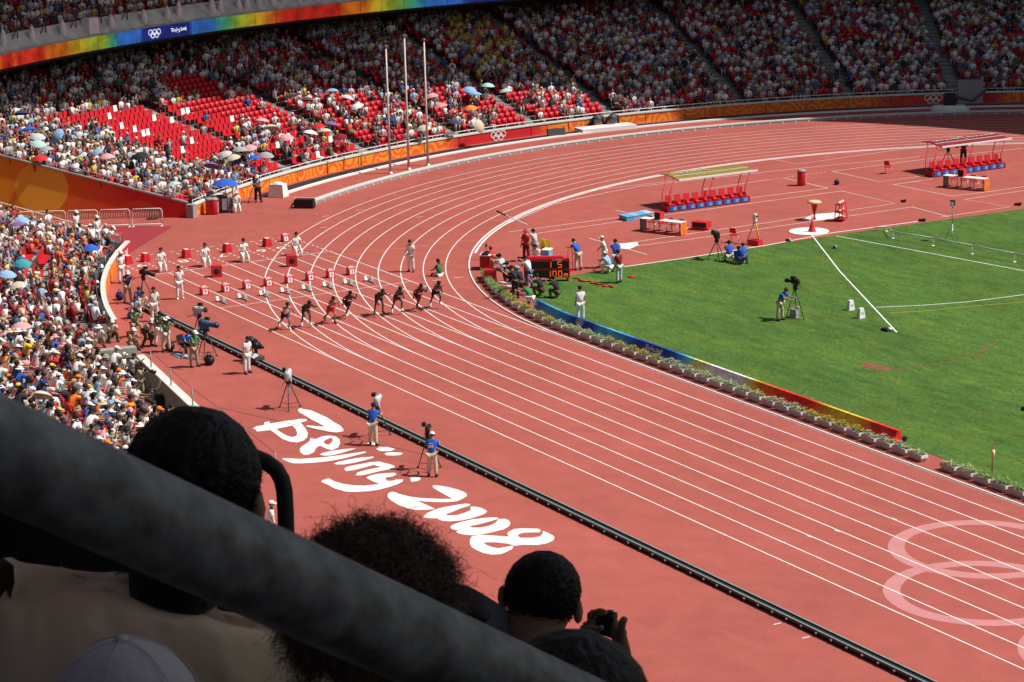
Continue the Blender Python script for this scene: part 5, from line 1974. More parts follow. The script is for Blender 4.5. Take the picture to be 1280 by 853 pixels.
# ---- start area
def lane_y(k):
    return -(36.5+1.22*(k-0.5))
def lane_box():
    o = empty('lane_box', (0, 0, 0))
    b = MB()
    prof = [(-0.27, 0), (-0.22, 0.50), (-0.14, 0.58), (0.10, 0.58), (0.17, 0.50), (0.26, 0)]
    vs = [(x, y, z) for y in (-0.26, 0.26) for x, z in prof]
    n = len(prof)
    b.add(vs, [(i, i+1, n+i+1, n+i) for i in range(n-1)] + [tuple(range(n)), tuple(range(2*n-1, n-1, -1))])
    b.build('housing', [M_red], o)
    b = MB()
    b.add([(0.262, -0.17, 0.06), (0.262, 0.17, 0.06), (0.200, 0.17, 0.42), (0.200, -0.17, 0.42)], [(0, 1, 2, 3)])
    b.build('plaque', [M_white], o)
    b = MB()
    b.box((-0.02, 0, 0.595), (0.16, 0.30, 0.03))
    b.build('grip', [M_white], o)
    return o
lb = lane_box()
ORD = ['one', 'two', 'three', 'four', 'five', 'six', 'seven', 'eight', 'nine']
BOXES = [lb] + [copy_tree(lb) for _ in range(8)]
for k in range(9, 0, -1):
    o = BOXES[9-k]
    o.scale = (0.74, 0.74, 0.74)
    o.location = (-19.15 if k > 1 else -29.9, lane_y(k) if k > 1 else -37.3, 0.006)
    tag(o, f'red lane box with number {ORD[k-1]} on its white plaque ' + ('behind the starting blocks' if k > 1 else 'standing apart behind the seated officials'), 'lane box', 'numbered red lane boxes')
    t = text_obj('numeral', str(k), 0.36, M_black, o)
    t.location = (0.240, 0.0, 0.235)
    t.rotation_euler = (R(80), 0, R(90))
def starting_block():
    o = empty('starting_block', (0, 0, 0))
    b = MB()
    b.box((0, 0, 0.05), (0.95, 0.09, 0.05))
    b.box((-0.46, 0, 0.04), (0.06, 0.32, 0.05))
    b.box((0.46, 0, 0.03), (0.08, 0.12, 0.05))
    b.build('spine', [M_steel], o)
    for x, y in ((-0.12, 0.13), (-0.34, -0.13)):
        b = MB()
        b.box((x, y, 0.16), (0.05, 0.15, 0.24), tilt=Matrix.Rotation(R(-28), 3, 'Y'))
        b.box((x-0.06, y*0.6, 0.08), (0.14, 0.06, 0.08))
        b.build('foot_pad', [M_grey if y > 0 else M_white], o)
    return o
sb = starting_block()
for n_b, k in enumerate(range(9, 1, -1)):
    o = sb if n_b == 0 else copy_tree(sb)
    o.location = (-16.75, lane_y(k), 0.006)
    tag(o, f'empty steel starting block in lane {ORD[k-1]}, in front of the box numbered {ORD[k-1]}', 'starting block', 'starting blocks behind the start line')
def basket(loc, rz, label):
    b = MB()
    b.box((0, 0, 0.24), (0.44, 0.44, 0.46), taper=0.74)
    b.box((0, 0, 0.475), (0.30, 0.22, 0.02), mi=1)
    o = b.build('clothes_basket', [M_red, M_white], None, loc, rz)
    tag(o, label, 'basket', 'red baskets behind the hurdles start')
for u, v, lab in ((160, 330, 'red basket half hidden behind the steward in white at the parapet corner'), (182, 327, 'red basket left of the first seated official'), (233, 322, 'red basket between first and second seated officials'), (284, 315, 'red basket between second and third seated officials'), (334, 308, 'red basket left of the number 1 lane box')):
    basket(px(u, v), R(10), lab)
def chair(loc, rz, m, label, group=None):
    o = empty('folding_chair', loc, rz, label, 'chair', group)
    b = MB()
    b.box((0, 0, 0.44), (0.40, 0.42, 0.035))
    b.build('seat', [m], o)
    b = MB()
    b.box((-0.19, 0, 0.70), (0.03, 0.40, 0.30), tilt=Matrix.Rotation(R(-8), 3, 'Y'))
    b.build('backrest', [m], o)
    for sy in (-0.19, 0.19):
        b = MB()
        b.tube([(0.2, sy, 0), (-0.16, sy, 0.44), (-0.22, sy, 0.85)], 0.014, 5)
        b.build('leg', [M_steel], o)
        b = MB()
        b.tube([(-0.2, sy, 0), (0.18, sy, 0.43)], 0.014, 5)
        b.build('leg', [M_steel], o)
    return o
def speaker(loc, rz, label):
    o = empty('start_speaker', loc, rz, label, 'loudspeaker', 'red start loudspeakers on the track')
    b = MB()
    b.box((0, 0, 0.32), (0.42, 0.56, 0.62))
    b.build('cabinet', [M_redc], o)
    b = MB()
    b.lathe([(0.16, 0), (0.15, 0.012), (0.05, 0.015)], (0, 0, 0), 14)
    c = b.build('cone', [M_black], o)
    c.location = (0.215, 0, 0.34)
    c.rotation_euler = (0, R(90), 0)
    for sy in (-1, 1):
        b = MB()
        b.box((0.0, 0.29*sy, 0.5), (0.14, 0.02, 0.04))
        b.build('handle', [M_black], o)
speaker(px(271, 346), R(-18), 'red loudspeaker box on the chute near the number 9 lane box')
speaker(px(365, 333), R(-18), 'red loudspeaker box below the right seated official')
# white numerals painted on the chute
for k, (u, v) in ((9, (176, 332)), (8, (229, 326.5)), (7, (277.5, 319.7)), (6, (327, 313.5)), (5, (351, 310))):
    p = px(u, v, 0.0085)
    t = text_obj('painted_numeral', str(k), 1.0, M_line, None, 0.0005)
    t.location = p
    t.rotation_euler = (0, 0, R(-90))
    t.scale = (1.3, 1.0, 1.0)
    tag(t, kind='structure')

# ---- people
NEED = [('seated', 'short', 'long'), ('stand', 'short', 'long'), ('stand_hold', 'short', 'long'), ('stand_look', 'short', 'long'), ('stand', 'long', 'long'), ('walk', 'short', 'long'), ('operate', 'short', 'long'), ('bend_look', 'short', 'long'), ('raise_pole', 'short', 'long'), ('seated_fwd', 'long', 'short'), ('seated_fwd', 'short', 'long'), ('crouch', 'short', 'long'), ('crouch', 'short', 'short'), ('kneel_photo', 'short', 'long'), ('crouch_photo', 'short', 'long'), ('sit_ground', 'none', 'short'), ('sit_ground_up', 'short', 'long'), ('photo_stand', 'short', 'long'), ('hunch', 'short', 'long'), ('operate', 'short', 'short'), ('stand', 'short', 'short'), ('crouch_photo', 'short', 'short'),
        ('drive_a', 'none', 'short'), ('drive_b', 'none', 'short'), ('drive_c', 'none', 'short'), ('drive_d', 'none', 'short')]
prepare(NEED)
def P(pose_name, u, v, face, label, z=0.0, **kw):
    """place a person by where the feet stand; face: degrees, or a point looked at"""
    loc = px(u, v, z)
    h = R(face) if isinstance(face, (int, float)) else heading_to(loc, px(*face))
    o = person(pose_name, Vector(loc), h, label=label, **kw)
    o['pose'] = pose_name
    return o
G_OFF = 'officials in white around the start'
WH = dict(shirt='white', trousers='white', group=G_OFF)
for i, (u, v, lab) in enumerate(((202, 339, 'seated official in white nearest the parapet corner'), (257, 333, 'seated official in white second from the parapet corner'), (305, 327, 'seated official in white third from the parapet corner'), (371, 319, 'seated official in white beside the number 1 lane box'))):
    P('seated', u, v, -8, lab, **WH)
    q = px(u, v)
    chair((q[0]-0.02, q[1], 0.006), R(-8), M_white, lab.replace('seated official in white', 'white folding chair under the seated official'), 'chairs of the seated officials')
P('stand', 225, 374, -10, 'official in white standing on the outer lane line near the number 9 box', shoes=M_shoew, **WH)
P('stand', 194, 402, -20, 'official in white standing beside the black rail with folded program', **WH)
P('stand_hold', 514, 340, -48, 'official in white standing alone inside the bend holding something green', **WH)
P('stand_look', 309, 467, 20, 'official in white with his back turned beside the camera sled', **WH)
P('stand', 726, 402, 160, 'official in white standing on the grass behind the blue board', **WH)
P('walk', 756, 335, 235, 'official in white with a white cap walking by the grass edge', hat='cap', **WH)
P('stand', 152, 354, 10, 'official in white and green bib standing at the parapet corner', shirt='white', trousers='white', hat='cap', group=G_OFF)
P('photo_stand', 160, 379, 0, 'photographer in a blue bib and khaki trousers standing at the rail end', shirt='navy', trousers='khaki', hat='cap')
# sprinters
G_RUN = 'sprinters leaving the start'
DS = dict(skin=M_skind, tl='short', sleeve='none', group=G_RUN)
P('drive_c', 357, 411.5, -6, 'sprinter in white top and blue shorts nearest the camera, trailing arm stretched back', shirt='white', trousers='navy', skin=M_skint, tl='short', sleeve='none', group=G_RUN, shoes=M_shoew)
P('drive_d', 383, 408.5, -6, 'sprinter in dark green vest bent far forward, second from the near side', shirt='darkgreen', trousers='darkgreen', shoes=M_shoew, **DS)
P('drive_c', 414, 404, -6, 'sprinter all in red, third from the near side', shirt='red', trousers='red', skin=M_skint, tl='short', sleeve='none', group=G_RUN, shoes=M_shoeb)
P('drive_b', 435, 397, -6, 'sprinter in maroon vest and black shorts, fourth from the near side', shirt='darkred', trousers='black', shoes=M_shoew, **DS)
P('drive_d', 474, 393.5, -6, 'sprinter in green and black doubled over low, fifth from the near side', shirt='darkgreen', trousers='black', shoes=M_shoeb, **DS)
P('drive_a', 497, 392.5, -6, 'sprinter in black vest and dark olive shorts', shirt='black', trousers='olive', shoes=M_shoew, **DS)
P('drive_b', 523, 388, -6, 'sprinter in dark maroon vest, second from the inside', shirt='darkred', trousers='darkred', shoes=M_shoeb, **DS)
P('drive_a', 545, 385, -6, 'sprinter in dark purple vest and black shorts in the inside lane', shirt='purple', trousers='black', shoes=M_shoew, **DS)
for o in [q for q in COL.objects if q.get('group') == G_RUN]:
    pn = o['pose']
    J = FK[pn]
    t2 = (J['neck']-J['waist']).normalized()
    nb_ = Vector((0, -t2.z, t2.y)).normalized()
    for sgn, off in ((1, 0.168), (-1, 0.168)):
        c = J['chest'] + nb_*(off*sgn) - t2*0.02
        b = MB()
        ux = Vector((1, 0, 0))
        b.add([c+ux*(sx*0.105)+t2*(sz*0.075) for sx, sz in ((-1, -1), (1, -1), (1, 1), (-1, 1))] + [c+nb_*(0.004*sgn)+ux*(sx*0.105)+t2*(sz*0.075) for sx, sz in ((-1, -1), (1, -1), (1, 1), (-1, 1))], [(0, 1, 2, 3), (7, 6, 5, 4)])
        b.build('race_bib', [M_white], o)
P('sit_ground', 549, 345.5, 190, 'athlete in green sitting on the track inside the bend, legs stretched', shirt='green', trousers='white', sleeve='none', tl='short', skin=M_skind, shoes=M_shoew)

# ---- control desk with assistant
p = px(608, 336)
desk = empty('control_desk', p, R(52), 'red cabinet desk with black devices on top at the inner kerb', 'desk')
for k in range(2):
    b = MB()
    b.box((0.0, -0.24+0.48*k, 0.40), (0.55, 0.46, 0.78))
    b.build('cabinet', [M_dred], desk)
b = MB()
b.box((0, 0, 0.805), (0.62, 1.02, 0.03))
b.build('desktop', [M_offw], desk)
b = MB()
b.box((0, -0.28, 0.87), (0.34, 0.40, 0.10))
b.box((0.02, 0.25, 0.86), (0.30, 0.36, 0.06))
b.build('device', [M_black], desk)
b = MB()
b.tube([(0.1, -0.45, 0.82), (0.1, -0.46, 1.35)], 0.015, 5)
b.box((0.1, -0.46, 1.38), (0.10, 0.14, 0.16))
b.build('signal_lamp', [M_dgrey], desk)
chair(px(621, 336), R(185), M_black, 'dark stool under the assistant in red at the control desk')
P('seated_fwd', 619, 336, 190, 'assistant in a red jacket and red cap seated at the control desk', shirt='red', trousers='white', hat='cap', hatc='red', sleeve='long', tl='short', shoes=M_shoew)
P('stand', 658, 327, -60, 'assistant dressed in red with a red cap standing behind the scoreboard', shirt='red', trousers='darkred', hat='cap', hatc='red')
P('raise_pole', 669, 326, 215, 'man in a grey white shirt lifting a long pole behind the scoreboard', shirt='lightgrey', trousers='grey')
q = px(669, 326)
b = MB()
b.tube([(q[0]-0.25, q[1]-0.3, 2.0), (q[0]-1.35, q[1]-1.25, 2.55)], 0.028, 6)
b.tube([(q[0]-1.2, q[1]-1.12, 2.48), (q[0]-1.6, q[1]-1.46, 2.7)], 0.05, 6, 1)
tag(b.build('microphone_boom', [M_offw, M_black]), 'pale boom pole with dark tip held up behind the scoreboard', 'boom pole')
P('crouch', 671, 330, -40, 'person in a white shirt crouching by the yellow sheet behind the scoreboard', shirt='white', trousers='lightgrey')
b = MB()
for i in range(6):
    x = 0.09*i
    b.box((x, 0.05*math.sin(i*1.4), 0.55), (0.10, 0.03, 1.1-0.06*i), 0.3*math.sin(i))
o = b.build('folded_banner', [CL['yellow']], None, px(677, 322), R(60))
tag(o, 'yellow orange folded banner standing upright behind the scoreboard', 'banner')
b = MB()
b.box((0, 0, 0.26), (0.42, 0.62, 0.50), taper=0.94)
b.box((0, 0, 0.54), (0.46, 0.66, 0.07), mi=1)
o = b.build('cool_box', [M_lblue, M_white], None, px(684, 324), R(40))
tag(o, 'light blue and white cool box behind the scoreboard', 'cool box')

# ---- scoreboard
p0, p1 = px(655, 353), px(712, 352)
hb = math.atan2(p1[1]-p0[1], p1[0]-p0[0])
sc = empty('scoreboard', p0, hb, 'red two-row timing scoreboard with orange digits at the corner of the grass', 'scoreboard')
LWD = 2.42
b = MB()
b.box((LWD/2, 0.22, 0.72), (LWD, 0.42, 1.02))
b.box((LWD/2-0.1, 0.26, 1.27), (LWD-0.35, 0.40, 0.10), taper=0.92)
b.build('housing', [M_red], sc)
for z in (0.91, 0.43):
    b = MB()
    b.box((LWD/2+0.02, 0.004, z), (LWD-0.14, 0.02, 0.37))
    b.build('display_panel', [M_black], sc)
for x in (0.12, LWD-0.12):
    b = MB()
    b.box((x, 0.22, 0.105), (0.12, 0.5, 0.21))
    b.build('foot', [M_dred], sc)
M_digit = mat('orange_red_digits', (0.8, 0.12, 0.02), 0.5, emit=(1.0, 0.11, 0.015), estr=0.85)
SEG = {'0': 'abcdef', '1': 'bc', '5': 'afgcd', 'm': 'egc', 'n': 'egc'}
def digit(ch, x, z, w=0.16, h=0.30, t=0.035):
    b = MB()
    pos = {'a': ((0, h/2), (w, t)), 'd': ((0, -h/2), (w, t)), 'g': ((0, 0), (w, t)), 'b': ((w/2, h/4), (t, h/2)), 'c': ((w/2, -h/4), (t, h/2)), 'f': ((-w/2, h/4), (t, h/2)), 'e': ((-w/2, -h/4), (t, h/2))}
    for s in SEG[ch]:
        (dx, dz), (a, c) = pos[s]
        b.box((x+dx, -0.012+(0.0015*(s in 'agd')), z+dz), (a, 0.014, c))
    if ch == 'm':
        b.box((x, -0.012, z-h/4), (t, 0.014, h/2))
    b.build('digit', [M_digit], sc)
digit('1', LWD-1.06, 0.92)
digit('5', LWD-0.52, 0.92, 0.19)
for i, ch in enumerate('100m'):
    digit(ch, LWD-1.10+0.30*i, 0.42, 0.17)
t = text_obj('brand_lettering', '\u03a9 OMEGA', 0.12, M_white, sc)
t.location = (LWD-0.62, -0.006, 1.165)
t.rotation_euler = (R(90), 0, 0)

# ---- television cameras
def tv_camera(u, v, heading, label, body='black', height=1.45, wide=1.0, lens=0.55, cover=None, loc=None, group='television cameras on tripods'):
    loc = px(u, v) if loc is None else loc
    wide *= 0.86
    lens *= 0.86
    o = empty('television_camera', loc, R(heading) if heading is not None else 0, label, 'camera', group)
    for k in range(3):
        a = R(60+120*k)
        b = MB()
        b.tube([(0.04*math.cos(a), 0.04*math.sin(a), height-0.25), (0.27*math.cos(a), 0.27*math.sin(a), height*0.45), (0.52*math.cos(a), 0.52*math.sin(a), 0.02)], [0.030, 0.026, 0.020], 6)
        b.box((0.52*math.cos(a), 0.52*math.sin(a), 0.025), (0.09, 0.07, 0.05), a)
        b.build('leg', [M_dgrey], o)
    b = MB()
    for k in range(3):
        a = R(60+120*k)
        b.tube([(0, 0, 0.22), (0.40*math.cos(a), 0.40*math.sin(a), 0.22)], 0.012, 4)
    b.build('spreader', [M_black], o)
    b = MB()
    b.lathe([(0.10, height-0.28), (0.13, height-0.20), (0.09, height-0.10), (0.14, height-0.04)], (0, 0, 0), 10)
    b.tube([(-0.05, 0.12, height-0.1), (-0.55, 0.22, height-0.25)], 0.014, 5)
    b.tube([(-0.05, -0.12, height-0.1), (-0.55, -0.22, height-0.25)], 0.014, 5)
    b.build('pan_head', [M_black], o)
    b = MB()
    b.box((0, 0, height+0.13), (0.44*wide, 0.20*wide, 0.27*wide))
    b.box((-0.22*wide, 0, height+0.10), (0.10, 0.15, 0.20))
    b.tube([(-0.18, 0, height+0.27*wide+0.06), (0.16, 0, height+0.27*wide+0.06)], 0.02, 5)
    b.build('camera_body', [CL[body] if body in CL else M_black], o)
    b = MB()
    b.tube([(0.2*wide, 0, height+0.12), (0.3*wide, 0, height+0.12), (0.3*wide+lens*0.2, 0, height+0.12), (0.3*wide+lens, 0, height+0.12)], [0.07*wide, 0.085*wide, 0.10*wide, 0.13*wide], 10)
    b.tube([(0.3*wide+lens, 0, height+0.12), (0.3*wide+lens+0.01, 0, height+0.12)], 0.11*wide, 10, 1)
    b.build('lens', [M_black, M_glass], o)
    b = MB()
    b.box((0.02, 0.17*wide, height+0.34), (0.22, 0.15, 0.14))
    b.build('viewfinder', [M_black], o)
    if cover:
        b = MB()
        rc = random.Random(int(height*100+lens*10))
        ring_ = []
        for xx, hw, hh in ((-0.30, 0.05, 0.06), (-0.27, 0.15, 0.17), (-0.1, 0.17, 0.19), (0.12, 0.165, 0.18), (0.24, 0.13, 0.14), (0.30+lens*0.5, 0.125, 0.13), (0.26+lens*0.96, 0.14, 0.145)):
            for kq in range(9):
                aq = 2*math.pi*kq/9
                j_ = rc.uniform(0.86, 1.14)
                droop = -0.10*max(0.0, -math.sin(aq))*(xx < 0.2)
                ring_.append((xx*wide, hw*wide*math.cos(aq)*j_, height+0.14+hh*wide*math.sin(aq)*j_+droop))
        b.add(ring_, [(9*i_+kq, 9*i_+(kq+1) % 9, 9*i_+9+(kq+1) % 9, 9*i_+9+kq) for i_ in range(6) for kq in range(9)] + [tuple(range(8, -1, -1))], 0, True)
        b.box((0.0, 0.12*wide, height-0.14), (0.34*wide, 0.03, 0.26), tilt=Matrix.Rotation(0.15, 3, 'X'))
        b.box((-0.08, -0.13*wide, height-0.10), (0.26*wide, 0.03, 0.22), tilt=Matrix.Rotation(-0.12, 3, 'X'))
        b.build('rain_cover', [CL[cover]], o)
    return o
G_OP = 'camera operators beside the rail'
tv_camera(362, 511, 150, 'unattended television camera in a pale cover at the top of the painted lettering', cover='lightgrey', height=1.40, wide=1.1, lens=0.3)
tv_camera(473, 546, 140, 'television camera behind the operator in blue nearest the B of the lettering', height=1.45, lens=0.35, cover='lightgrey', wide=0.95)
P('operate', 467, 557, 132, 'operator in a blue shirt and beige trousers working the upper camera by the rail', shirt='blue', trousers='beige', hat='hair', group=G_OP)
tv_camera(536, 587, 146, 'television camera in front of the operator with white cap by the rail', height=1.5, lens=0.35, wide=0.95)
P('operate', 541, 596, 142, 'operator in a blue vest with white print and a white cap by the rail', shirt='blue', trousers='beige', hat='cap', group=G_OP)
q = px(541, 595)
b = MB()
b.box((0, 0, 0), (0.20, 0.012, 0.09))
b.box((0.0, 0, 0.11), (0.16, 0.012, 0.03))
o = b.build('vest_print', [M_white], bpy.data.objects[-1] if False else None)
op = [x for x in COL.objects if x.get('label', '').startswith('operator in a blue vest')][0]
o.parent = op
o.location = (0, -0.172, 1.27)
# flat white pad under the first operator
o = MB().box((0, 0, 0.012), (0.42, 0.30, 0.02)).build('white_mat', [M_white], None, px(466, 555), R(20))
tag(o, 'small white mat under the feet of the upper camera operator', 'mat')
# covered studio camera and its crew left of the rail
tv_camera(258, 447, 25, 'big studio camera under a blue cover on a tripod beside the rail', height=1.5, wide=1.15, lens=0.6, cover='denim')
tv_camera(250, 428, 30, 'television camera under a pale grey cover behind the blue covered one', height=1.5, wide=1.05, lens=0.25, cover='lightgrey')
P('operate', 243, 459, 20, 'operator in a dark green vest and white cap at the blue covered camera', shirt='green', trousers='khaki', hat='cap', tl='long')
chair(px(229, 441), R(20), M_black, 'dark chair of the person in blue beside the studio camera')
P('seated_fwd', 231, 442, 10, 'person in a bright blue shirt sitting behind the studio camera', shirt='blue', trousers='black', hat='hair')
def bag(u, v, m, label, s=1.0, rz=0.0):
    b = MB()
    b.ball((0, 0, 0.19*s), (0.27*s, 0.20*s, 0.20*s), 10, 7)
    b.box((0, 0, 0.30*s), (0.34*s, 0.24*s, 0.14*s), taper=0.7)
    b.tube([(-0.2*s, 0, 0.3*s), (-0.1*s, 0, 0.50*s), (0.1*s, 0, 0.50*s), (0.2*s, 0, 0.3*s)], 0.018*s, 5)
    tag(b.build('equipment_bag', [m], None, px(u, v), rz), label, 'bag')
bag(262, 456, M_black, 'black equipment bag at the foot of the studio camera', 1.2)
bag(213, 438, M_black, 'black rucksack beside the photographers in green', 1.1)
bag(150, 375, CL['navy'], 'dark blue bag lying at the rail end', 1.1)
bag(1046, 231, CL['navy'], 'dark blue rucksack alone on the red zone', 0.8)
b = MB()
for i in range(5):
    b.box((0.28*i-0.55, 0.10*math.sin(i*2.1), 0.03+0.012*(i % 2)), (0.36, 0.34, 0.05), 0.5*math.sin(i*1.7))
b.ball((0.35, 0.05, 0.10), (0.28, 0.22, 0.10), 9, 5, 1)
o = b.build('towel_heap', [CL['lightblue'], CL['white']], None, px(227, 446), R(10))
tag(o, 'light blue and white cloth heap on the track by the studio camera', 'cloth')
# sled camera on the rail
p = px(322, 452)
sled = empty('rail_camera_sled', (p[0]+0.1, RY, 0.20), R(0), 'black remote camera sled with a white panel riding on the rail', 'camera sled')
b = MB()
b.box((0, 0, 0.09), (1.15, 0.50, 0.16))
b.build('carriage', [M_dgrey], sled)
b = MB()
b.box((0.42, -0.22, 0.24), (0.55, 0.30, 0.05), tilt=Matrix.Rotation(R(24), 3, 'X'))
b.build('panel', [M_white], sled)
for x, s in ((-0.35, 1.0), (0.2, 0.85)):
    b = MB()
    b.tube([(x, 0, 0.15), (x, 0, 0.55)], 0.08, 8)
    b.ball((x, 0, 0.70*s+0.05), (0.26*s, 0.2*s, 0.24*s), 10, 7)
    b.box((x+0.1, 0.12, 0.72*s), (0.36*s, 0.22*s, 0.24*s))
    b.tube([(x+0.2, 0.1, 0.72*s), (x+0.48*s, 0.2, 0.72*s)], 0.09*s, 8)
    b.build('remote_head', [M_black], sled)
# long-lens camera at the end of the rail
tv_camera(181, 379, 14, 'long lens camera on a tall tripod at the end of the rail', height=1.5, lens=0.8)

# ---- photographers at the parapet
def photo_camera(pers, dz=1.5, fwd=0.32, tele=0.28, pale=False):
    """hand-held camera in front of a person's face"""
    b = MB()
    b.box((0, 0, 0), (0.15, 0.08, 0.11))
    b.tube([(0, 0.04, -0.01), (0, 0.12, -0.01), (0, 0.04+tele, -0.012)], [0.036, 0.042, 0.055], 9, 1)
    o = b.build('photo_camera', [M_black, M_white if pale else M_black])
    h = pers.rotation_euler[2]+math.pi/2
    J = FK[pers['pose']]
    hm = J['hm']
    mt = Matrix.Rotation(pers.rotation_euler[2], 3, 'Z')
    q = Vector(pers.location) + mt @ Vector((0, hm.y+0.17, hm.z-0.02))
    o.location = q
    o.rotation_euler = (0, 0, pers.rotation_euler[2])
    tag(o, 'black camera' + (' with pale lens' if pale else '') + ' held by the ' + ' '.join(pers['label'].split(',')[0].split()[:8]), 'camera', 'cameras held by photographers')
G_PH = 'photographers crouching at the parapet'
def PH(pn, u, v, f, lab, cam=False, pale=False, z=0.0, **kw):
    o = P(pn, u, v, f, lab, z, **kw)
    o['pose'] = pn
    if cam:
        photo_camera(o, pale=pale, tele=0.34 if pale else 0.24)
    return o
K = dict(group=G_PH)
PH('crouch_photo', 127, 356, -10, 'photographer in grey shirt and white cap squatting under the red parapet end', shirt='lightgrey', trousers='black', hat='cap', **K)
PH('crouch_photo', 121, 377, -6, 'photographer in beige shirt and white cap squatting by the orange parapet', True, shirt='beige', trousers='black', hat='cap', **K)
PH('sit_ground_up', 113, 391, -10, 'photographer in a red vest sitting against the orange parapet', True, shirt='red', trousers='pink', **K)
PH('sit_ground_up', 124, 398, -14, 'photographer in a white shirt and pink trousers sitting by the parapet', True, shirt='white', trousers='pink', hat='hair', **K)
PH('crouch_photo', 108, 410, -8, 'photographer in a red shirt and white cap at the parapet end', True, shirt='red', trousers='khaki', hat='cap', **K)
PH('sit_ground_up', 111, 426, -8, 'photographer in an orange shirt sitting at the side wall below the parapet', True, shirt='orange', trousers='grey', hat='hair', **K)
PH('sit_ground_up', 103, 432, -8, 'photographer in a white shirt and red cap sitting at the side wall', True, shirt='white', trousers='black', hat='cap', hatc='red', **K)
PH('crouch', 122, 434, 0, 'photographer in a grey shirt and white hat squatting by the end block', shirt='lightgrey', trousers='khaki', hat='hat', **K)
PH('crouch_photo', 130, 417, 0, 'photographer in a navy shirt squatting below the parapet', True, shirt='navy', trousers='beige', hat='cap', **K)
PH('crouch_photo', 119, 417, -8, 'photographer in a light blue shirt and white cap at the parapet end', True, shirt='lightblue', trousers='grey', hat='cap', **K)
PH('crouch', 139, 427, 0, 'photographer in beige shirt, olive trousers and white cap squatting alone', shirt='beige', trousers='olive', hat='cap', **K)
PH('kneel_photo', 168, 421, 10, 'photographer in a green shirt kneeling with a camera', True, shirt='green', trousers='khaki', hat='hair', **K)
PH('crouch', 164, 438, 12, 'photographer in khaki shirt and white cap bent over his gear', shirt='khaki', trousers='khaki', hat='cap', **K)
PH('hunch', 183, 432, 15, 'photographer in a grey shirt doubled over a dark bag', shirt='grey', trousers='olive', hat='cap', **K)
PH('photo_stand', 199, 433, 12, 'photographer in dark green vest with a white cap hanging at the back', True, shirt='darkgreen', trousers='white', hat='hair', group='photographers standing at the rail')
PH('photo_stand', 208, 440, 14, 'photographer in a bright green vest and white hat', True, shirt='green', trousers='beige', hat='hat', group='photographers standing at the rail')
PH('crouch', 168, 397, 0, 'photographer in pale blue shirt and white trousers squatting at the rail end', shirt='lightblue', trousers='white', **K)
PH('crouch', 172, 385, 0, 'person in bright blue squatting behind the long lens camera', shirt='blue', trousers='navy', **K)
PH('sit_ground_up', 177, 386, 5, 'person in a cream shirt sitting by the long lens tripod', shirt='beige', trousers='beige', **K)
bag(190, 424, M_black, 'black camera bag between kneeling photographers', 1.0)
bag(163, 398, CL['blue'], 'blue bag beside the squatting photographer in white trousers', 0.8)
# in the pit
def pit_pt(u, v):
    return px(u, v, -1.15)
G_PIT = 'people in the photographers pit'
for pn, u, v, f, lab, kw in (('stand', 156, 487, 60, 'man in white shirt and trousers with white cap standing at the end of the pit', dict(shirt='white', trousers='white', hat='cap')),
                             ('photo_stand', 165, 487, 40, 'man in grey green shirt standing at the pit wall', dict(shirt='grey', trousers='olive', hat='hair')),
                             ('photo_stand', 176, 500, 30, 'photographer in khaki aiming a long lens over the pit wall', dict(shirt='khaki', trousers='khaki', hat='hair')),
                             ('stand', 167, 522, 70, 'man in navy shirt and grey white cap standing in the pit', dict(shirt='navy', trousers='black', hat='cap')),
                             ('raise_pole', 190, 530, 40, 'person in the pit reaching an arm up, seen above the dark head', dict(shirt='black', trousers='black', hat='hair'))):
    q = pit_pt(u, v)
    o = person(pn, Vector(q), R(f), label=lab, group=G_PIT, **kw)
    o['pose'] = pn
    if 'long lens' in lab:
        b = MB()
        b.box((0, 0, 0), (0.16, 0.12, 0.13))
        b.tube([(0, 0.05, 0), (0, 0.2, 0), (0, 0.55, -0.03)], [0.05, 0.055, 0.085], 10)
        c = b.build('photo_camera', [M_black])
        c.location = Vector(q)+Vector((0.28, 0.22, 1.42))
        c.rotation_euler = (0, 0, R(f)-math.pi/2)
        tag(c, 'black long telephoto camera resting over the pit wall', 'camera')
for k, (u, v) in enumerate(((196, 508), (205, 505))):
    b = MB()
    b.lathe([(0.33, 0), (0.38, 0.1), (0.38, 0.42), (0.33, 0.5)], (0, 0, 0), 16)
    o = b.build('cable_drum', [M_black], None, pit_pt(u, v))
    tag(o, ('larger', 'smaller')[k] + ' dark cable drum standing on the pit floor against the wall', 'cable drum', 'cable drums in the pit')
    o.scale = (1-.2*k,)*3
# stewards on the near stand beside the tunnel
for u, v, pn, f, lab in ((96, 300, 'stand', 30, 'steward in white with cap and blue bib standing by the tunnel railing'), (122, 306, 'stand', 20, 'steward in white with white cap standing at the tunnel corner'), (135, 318, 'bend_look', 60, 'steward in a white cap leaning over the parapet corner'), (117, 318, 'stand_look', 200, 'steward in white bending behind the corner railing')):
    q = near_pt(u, v, 0.1)
    person(pn, Vector((q[0], q[1], q[2]-0.1)), R(f), shirt='white', trousers='white' if pn == 'stand' else 'black', hat='cap', label=lab, group='stewards at the tunnel corner')
P('stand', 340, 686, 70, 'steward in white with white cap seen under the dark handrail', z=0.0, shirt='white', trousers='white', hat='cap')

